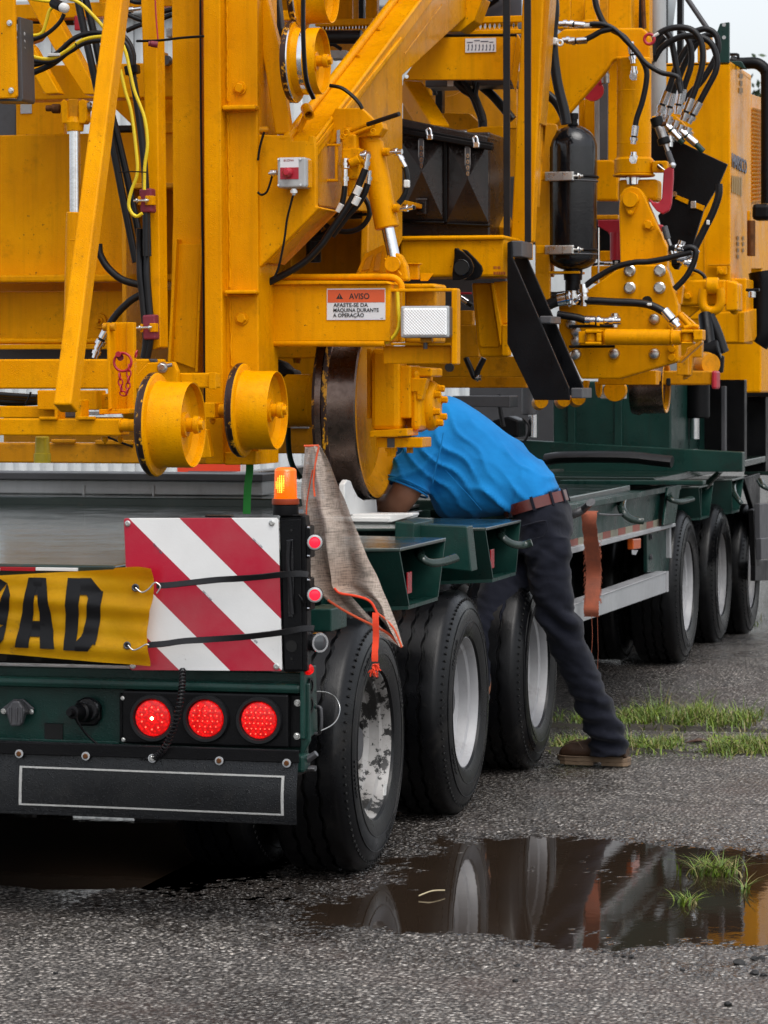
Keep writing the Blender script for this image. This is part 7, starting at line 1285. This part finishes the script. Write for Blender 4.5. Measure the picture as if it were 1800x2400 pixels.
# ================================================================== man leaning over the deck
man = thing('person', 'man in blue T-shirt, dark trousers and brown boots leaning over the trailer deck', 'person', (.05, 2.5, 0))
def ring_bm(bm, rings, N=28):                                   # rings: (centre, half-vector a, half-vector b)
    pr_ = None
    for c, a, b in rings:
        cur = [bm.verts.new(V(c) + V(a) * math.copysign(abs(math.cos(t)) ** .85, math.cos(t)) + V(b) * math.copysign(abs(math.sin(t)) ** .85, math.sin(t))) for t in [2 * math.pi * k / N for k in range(N)]]
        if pr_:
            for k in range(N): bm.faces.new((pr_[k], pr_[(k + 1) % N], cur[(k + 1) % N], cur[k]))
        else: bm.faces.new(cur[::-1])
        pr_ = cur
    bm.faces.new(pr_)
def smooth_rings(rings, k=4):
    cs = spline([r[0] for r in rings], k); as_ = spline([r[1] for r in rings], k); bs = spline([r[2] for r in rings], k); return list(zip(cs, as_, bs))
def limb(bm, pts, N=24):                                        # pts: (position, radius)
    cs = spline([p for p, r in pts], 5); rs = [v.x for v in spline([V((r, 0, 0)) for p, r in pts], 5)]; rings = []
    up = V((0, 1, 0))
    for i, c in enumerate(cs):
        t = (cs[min(i + 1, len(cs) - 1)] - cs[max(i - 1, 0)]).normalized(); u = (up - t * up.dot(t)).normalized(); s = t.cross(u); rings.append((c, u * rs[i], s * rs[i])); up = u
    ring_bm(bm, rings, N)
def fuse(name, bm, mat, parent, vox=.011, sm=4, wr=None):
    bmesh.ops.recalc_face_normals(bm, faces=bm.faces); me = bpy.data.meshes.new('t'); bm.to_mesh(me); bm.free(); o = bpy.data.objects.new('t', me); col.objects.link(o)
    md = o.modifiers.new('r', 'REMESH'); md.mode = 'VOXEL'; md.voxel_size = vox; md2 = o.modifiers.new('s', 'SMOOTH'); md2.iterations = sm; md2.factor = .5
    dg = bpy.context.evaluated_depsgraph_get(); m2 = bpy.data.meshes.new_from_object(o.evaluated_get(dg)); bpy.data.objects.remove(o)
    b2 = bmesh.new(); b2.from_mesh(m2); b2.normal_update()
    if wr:
        for v in b2.verts: v.co += v.normal * wr(v.co)
    return mk(name, b2, mat, parent, True)
def Q(x, y, Y): return P(11, x, y, Y)
HIP = Q(960, 660, 2.52)
# ---- trousers
bm = bmesh.new()
sp_pts = [(Q(948, 640, 2.52), V((.0, .165, 0)), Q(1108, 625, 2.52) - Q(948, 640, 2.52)), (Q(985, 720, 2.52), V((0, .18, 0)), (Q(1136, 715, 2.52) - Q(985, 720, 2.52))), (Q(975, 830, 2.52), V((0, .18, 0)), Q(1134, 830, 2.52) - Q(975, 830, 2.52)), (Q(975, 930, 2.5), V((0, .17, 0)), Q(1120, 930, 2.5) - Q(975, 930, 2.5))]
ring_bm(bm, smooth_rings(sp_pts, 4))
r_ = lambda px_: px_ * mpu(11, 2.5)
limb(bm, [(Q(1030, 820, 2.44), r_(118)), (Q(1015, 1000, 2.43), r_(122)), (Q(1048, 1200, 2.44), r_(112)), (Q(1110, 1400, 2.49), r_(102)), (Q(1195, 1600, 2.56), r_(98)), (Q(1275, 1780, 2.63), r_(98)), (Q(1330, 1920, 2.68), r_(104)), (Q(1342, 2022, 2.69), r_(110))])
limb(bm, [(Q(930, 820, 2.62), r_(130)), (Q(820, 1000, 2.52), r_(135)), (Q(710, 1250, 2.38), r_(112)), (Q(640, 1500, 2.28), r_(95)), (Q(590, 1750, 2.18), r_(86)), (Q(560, 2010, 2.10), r_(84)), (Q(556, 2090, 2.09), r_(86))])
def ridge2(p): return (1 - abs(math.sin(p.z * 26 + p.x * 20 + 3.5 * noise.noise(V((p.x * 5, p.y * 4, p.z * 5)))))) ** 2 * max(0, .3 + noise.noise(V((p.x * 6, p.y * 5, p.z * 4))))
def wr_t(p):
    n1 = noise.noise(V((p.x * 6 + p.z * 3, p.y * 7, p.z * 16))) * .006; n2 = -abs(noise.noise(V((p.x * 9 - p.z * 12, p.y * 6, p.z * 22 + p.x * 14)))) * .008
    low = sstep(.45, .1, p.z); n3 = .006 * math.sin(p.z * 95 + p.x * 30 + 3 * noise.noise(p * 9)) * low * sstep(.02, .1, p.z)
    kn = .007 * math.sin((p.z * 60 + p.x * 55)) * math.exp(-((p.z - .58) / .09) ** 2) * (p.x > .0)
    hp = .005 * math.sin(p.z * 50 - p.x * 60 + 4 * noise.noise(p * 6)) * math.exp(-((p.z - .86) / .1) ** 2)
    return 1.5 * (n1 + n2 + n3 + kn + hp) + .006 * ridge2(p)
tr = fuse('trousers', bm, TROUS, man, .0105, 4, wr_t)
tube('pocket_seam', [Q(q[0], q[1], 2.335) for q in ((868, 776), (910, 765), (960, 752), (1000, 748))], .0035, TROUS, tr, 6); tube('side_seam', [Q(*q) for q in ((1002, 748, 2.335), (1008, 790, 2.333), (985, 830, 2.335), (900, 850, 2.335))], .002, TROUS, tr, 6)
# ---- belt
b0, b1 = Q(780, 702, 2.5), Q(1095, 608, 2.5); cen = (b0 + b1) / 2; hv = (b1 - b0) / 2 * 1.035; nrm = V((hv.z, 0, -hv.x)).normalized()
def loop(c, a, b, N=60): return [c + a * math.cos(2 * math.pi * k / N) + b * math.sin(2 * math.pi * k / N) for k in range(N)]
bm = bmesh.new(); rr = []
for off, k in ((-.021, 1.0), (-.021, 1.03), (.021, 1.03), (.021, 1.0)): rr.append([bm.verts.new(p) for p in loop(cen + nrm * off + V((0, .02, 0)), hv * k, V((0, -.185 * k, 0)))])
for i in range(4):
    A_, B_ = rr[i], rr[(i + 1) % 4]
    for k in range(60): bm.faces.new((A_[k], A_[(k + 1) % 60], B_[(k + 1) % 60], B_[k]))
blt = mk('belt', bm, BELTM, man, True, 40)
for t in (-.25, -.75, -1.35, -2.2, .4): 
    p = cen + V((0, .02, 0)) + hv * 1.045 * math.cos(t) + V((0, .195 * math.sin(t), 0)); bar('belt_loop', p - nrm * .028, p + nrm * .028, .012, .006, TROUS, tr, .002, V((math.cos(t), math.sin(t), 0)))
# ---- shirt
bm = bmesh.new()
def tor(top, bot, Y, dy): a = Q(*top, Y); b = Q(*bot, Y); return ((a + b) / 2, V((0, dy, 0)), (a - b) / 2)
ring_bm(bm, smooth_rings([tor((1072, 572), (800, 715), 2.52, .175), tor((1020, 470), (690, 735), 2.52, .185), tor((900, 360), (560, 742), 2.52, .195), tor((760, 240), (430, 735), 2.53, .205), tor((620, 130), (380, 640), 2.54, .21), tor((500, 65), (335, 520), 2.55, .20), tor((420, 60), (300, 420), 2.55, .15), tor((380, 110), (300, 330), 2.55, .09)], 5), 36)
limb(bm, [(Q(470, 260, 2.46), r_(135)), (Q(390, 330, 2.40), r_(132)), (Q(310, 430, 2.36), r_(125)), (Q(260, 520, 2.34), r_(122)), (Q(238, 572, 2.33), r_(122))]); limb(bm, [(Q(440, 260, 2.66), r_(120)), (Q(330, 330, 2.74), r_(112)), (Q(240, 430, 2.78), r_(108))])
TA = (Q(420, 330, 2.4) - Q(960, 640, 2.4)); TL = TA.length; TA.normalize(); TB = V((-TA.z, 0, TA.x))
def ridge(t): return (1 - abs(math.sin(t))) ** 2.4
def wr_s(p):                                                    # drag folds fanning from the waist and from under the arm
    d = p - Q(960, 640, 2.4); s = d.dot(TA) / TL; v = d.dot(TB); wn = noise.noise(V((p.x * 6, p.y * 3, p.z * 6)))
    lo = sstep(-.35, .0, s) * sstep(.75, .25, s)
    f1 = .015 * ridge(v * 34 + s * 2.6 + wn * 2.6) * lo * (.45 + .8 * noise.noise(V((s * 5, v * 9, 2))))
    f2 = .010 * ridge(s * 15 + v * 12 + wn * 3.2 + 1) * sstep(-.30, -.02, s) * sstep(.34, .08, s) * (.5 + .7 * noise.noise(V((s * 6, v * 10, 7))))
    e = p - Q(420, 420, 2.34); f3 = .010 * ridge(e.x * 36 + e.z * 30 + wn * 2.5) * math.exp(-(e.length / .17) ** 2)
    f4 = .008 * ridge(e.x * 14 - e.z * 30 + wn * 3) * math.exp(-(((p - Q(250, 450, 2.3)).length) / .12) ** 2)
    return 2.3 * (f1 + f2 + f3 + f4) - .008 + noise.noise(V((p.x * 7, p.y * 8, p.z * 5))) * .006
sh = fuse('t_shirt', bm, SHIRT, man, .0095, 3, wr_s)
tube('side_seam', [Q(*q) for q in ((452, 470, 2.322), (520, 545, 2.319), (590, 620, 2.322), (650, 690, 2.334))], .001, SHIRT, sh, 6)
tube('armhole_seam', [Q(*q) for q in ((440, 268, 2.30), (425, 350, 2.285), (400, 450, 2.28), (382, 540, 2.285))], .0028, SHIRT, sh, 6)
cuff = Q(238, 572, 2.33); ax_ = (Q(238, 572, 2.33) - Q(260, 520, 2.34)).normalized(); tube('sleeve_hem', torus_pts(cuff - ax_ * .018, r_(123), ax_, 40), .0035, SHIRT, sh, 6, closed=True); tube('sleeve_hem', torus_pts(cuff - ax_ * .002, r_(122), ax_, 40), .004, SHIRT, sh, 6, closed=True)
# ---- body: one continuous figure, mostly inside the clothes
bm = bmesh.new()
ring_bm(bm, smooth_rings([tor((1040, 600), (860, 690), 2.52, .14), tor((800, 330), (560, 640), 2.52, .15), tor((520, 130), (380, 480), 2.55, .16), tor((400, 150), (310, 330), 2.55, .10)], 4))
limb(bm, [(Q(440, 200, 2.54), .07), (Q(340, 180, 2.55), .06), (Q(290, 170, 2.56), .062)])                         # neck
hc_ = Q(205, 165, 2.57); mt = Matrix.Translation(hc_) @ Matrix.Rotation(R_(-18), 4, 'Y') @ Matrix.Diagonal((.122, .078, .098, 1)); bmesh.ops.create_icosphere(bm, subdivisions=3, radius=1, matrix=mt)
bmesh.ops.create_icosphere(bm, subdivisions=2, radius=1, matrix=Matrix.Translation(hc_ + V((-.045, 0, -.06))) @ Matrix.Diagonal((.06, .055, .055, 1)))
bmesh.ops.create_icosphere(bm, subdivisions=2, radius=.017, matrix=Matrix.Translation(hc_ + V((-.085, 0, -.085)))); 
for s in (-1, 1): bmesh.ops.create_icosphere(bm, subdivisions=2, radius=1, matrix=Matrix.Translation(hc_ + V((.01, s * .08, -.02))) @ Matrix.Diagonal((.02, .012, .032, 1)))
W1 = Q(60, 690, 2.45); limb(bm, [(Q(330, 430, 2.36), .058), (Q(250, 560, 2.33), .058), (Q(205, 625, 2.33), .056), (Q(170, 660, 2.34), .052), (Q(100, 672, 2.40), .046), (Q(20, 668, 2.48), .034), (Q(-30, 668, 2.53), .030)])
W2 = Q(-10, 650, 2.75); limb(bm, [(Q(280, 380, 2.78), .055), (Q(180, 560, 2.80), .05), (Q(90, 640, 2.78), .045), (Q(-10, 650, 2.75), .030)])
for w_, dr in ((Q(-30, 668, 2.53), V((-.8, .6, -.05))), (W2, V((-1, -.1, -.05)))):
    d = dr.normalized(); s = d.cross(V((0, 0, 1))).normalized(); limb(bm, [(w_, .028), (w_ + d * .05, .032), (w_ + d * .095, .026)], 16)
    for k in range(4):
        b_ = w_ + d * .085 + s * (k - 1.5) * .019; L = (.065, .075, .07, .055)[k]; limb(bm, [(b_, .0095), (b_ + d * L * .5 + V((0, 0, .006)), .0092), (b_ + d * L + V((0, 0, -.014)), .0078)], 10)
    b_ = w_ + d * .03 + s * -.028; limb(bm, [(b_, .012), (b_ + d * .03 - s * .02, .011), (b_ + d * .06 - s * .022, .009)], 10)
for hx in ((Q(1030, 830, 2.45), Q(1110, 1400, 2.5), Q(1330, 1990, 2.69)), (Q(930, 830, 2.6), Q(700, 1450, 2.3), Q(560, 2070, 2.10))): limb(bm, [(hx[0], .055), (hx[1], .04), (hx[2], .032)])
fuse('body', bm, SKIN, man, .0075, 2)
bm = bmesh.new(); bmesh.ops.create_icosphere(bm, subdivisions=3, radius=1, matrix=Matrix.Translation(hc_ + V((.03, 0, .014))) @ Matrix.Diagonal((.102, .082, .092, 1)))
for v in bm.verts: v.co += V((0, 0, 0)) + (v.co - hc_).normalized() * noise.noise(v.co * 60) * .004
mk('hair', bm, HAIR, man, True)
for s in (-1, 1): bm = bmesh.new(); bmesh.ops.create_icosphere(bm, subdivisions=2, radius=.011, matrix=Matrix.Translation(hc_ + V((-.062, s * .03, -.068)))); mk('eye', bm, WHT, man, True)
# ---- boots
def boot(toe, heel, name='boot'):
    d = (toe - heel); L = d.length; d.normalize(); s = V((-d.y, d.x, 0)); z0 = heel.z
    bm = bmesh.new(); rings = []
    for t, wd, h, zb in ((.02, .036, .085, .03), (.10, .042, .12, .03), (.25, .045, .135, .03), (.38, .044, .118, .03), (.50, .045, .112, .028), (.65, .049, .098, .026), (.82, .048, .088, .026), (.94, .038, .074, .027), (1.0, .02, .052, .029)):
        c = heel + d * (L * t); c.z = z0 + (zb + h) / 2; rings.append((c, s * wd, V((0, 0, (h - zb) / 2))))
    ring_bm(bm, smooth_rings(rings, 3), 22); limb(bm, [(heel + d * L * .24 + V((0, 0, .08)), .045), (heel + d * L * .24 + V((0, 0, .15)), .042)])
    b = fuse(name, bm, LEATH, man, .006, 3, lambda p: .0016 * noise.noise(p * 40) - .002 * abs(noise.noise(V((p.x * 30, p.y * 10, p.z * 50)))))
    out = []; 
    for t, wd in ((-.01, .030), (.05, .042), (.25, .046), (.5, .047), (.7, .052), (.88, .048), (.98, .032), (1.03, .012)): out.append((t, wd))
    pts = [heel + d * (L * t) + s * w_ for t, w_ in out] + [heel + d * (L * t) - s * w_ for t, w_ in out[::-1]]
    for p in pts: p.z = z0 + .016
    prism('boot_sole', pts, (0, 0, .018), SOLE, b, .003)
    hp = [heel + d * (L * t) + s * w_ for t, w_ in ((-.01, .030), (.05, .042), (.36, .045))] + [heel + d * (L * t) - s * w_ for t, w_ in ((.36, .045), (.05, .042), (-.01, .030))]
    for p in hp: p.z = z0 + .002
    prism('boot_heel', hp, (0, 0, .015), SOLE, b, .002)
    fp = [heel + d * (L * t) + s * w_ for t, w_ in ((.48, .045), (.7, .050), (.88, .046), (.97, .03))] + [heel + d * (L * t) - s * w_ for t, w_ in ((.97, .03), (.88, .046), (.7, .050), (.48, .045))]
    for p in fp: p.z = z0 + .002
    prism('boot_sole', fp, (0, 0, .015), SOLE, b, .002)
    tube('toe_seam', [heel + d * L * t_ + s * w_ + V((0, 0, z_)) for t_, w_, z_ in ((.62, -.046, .068), (.72, -.035, .094), (.86, -.02, .088), (.93, 0, .078), (.86, .02, .088), (.72, .035, .094), (.62, .046, .068))], .0022, SOLE, b, 6)
    tube('welt', [heel + d * (L * t) + s * (w_ + .001) + V((0, 0, .036)) for t, w_ in out[1:]], .003, SOLE, b, 6)
    for k in range(4): c = heel + d * L * (.42 + k * .06) + V((0, 0, .112 - k * .012)); tube('boot_lace', [c - s * .03, c + V((0, 0, .006)), c + s * .03], .0028, SOLE, b, 6)
hl_ = PZ(11, 1452, 2085, 0); tt = PZ(11, 1075, 2070, 0); boot(V((tt.x, tt.y, 0)), V((hl_.x, hl_.y, 0)))
boot(V((-.43, 2.06, 0)), V((-.14, 2.07, 0)))
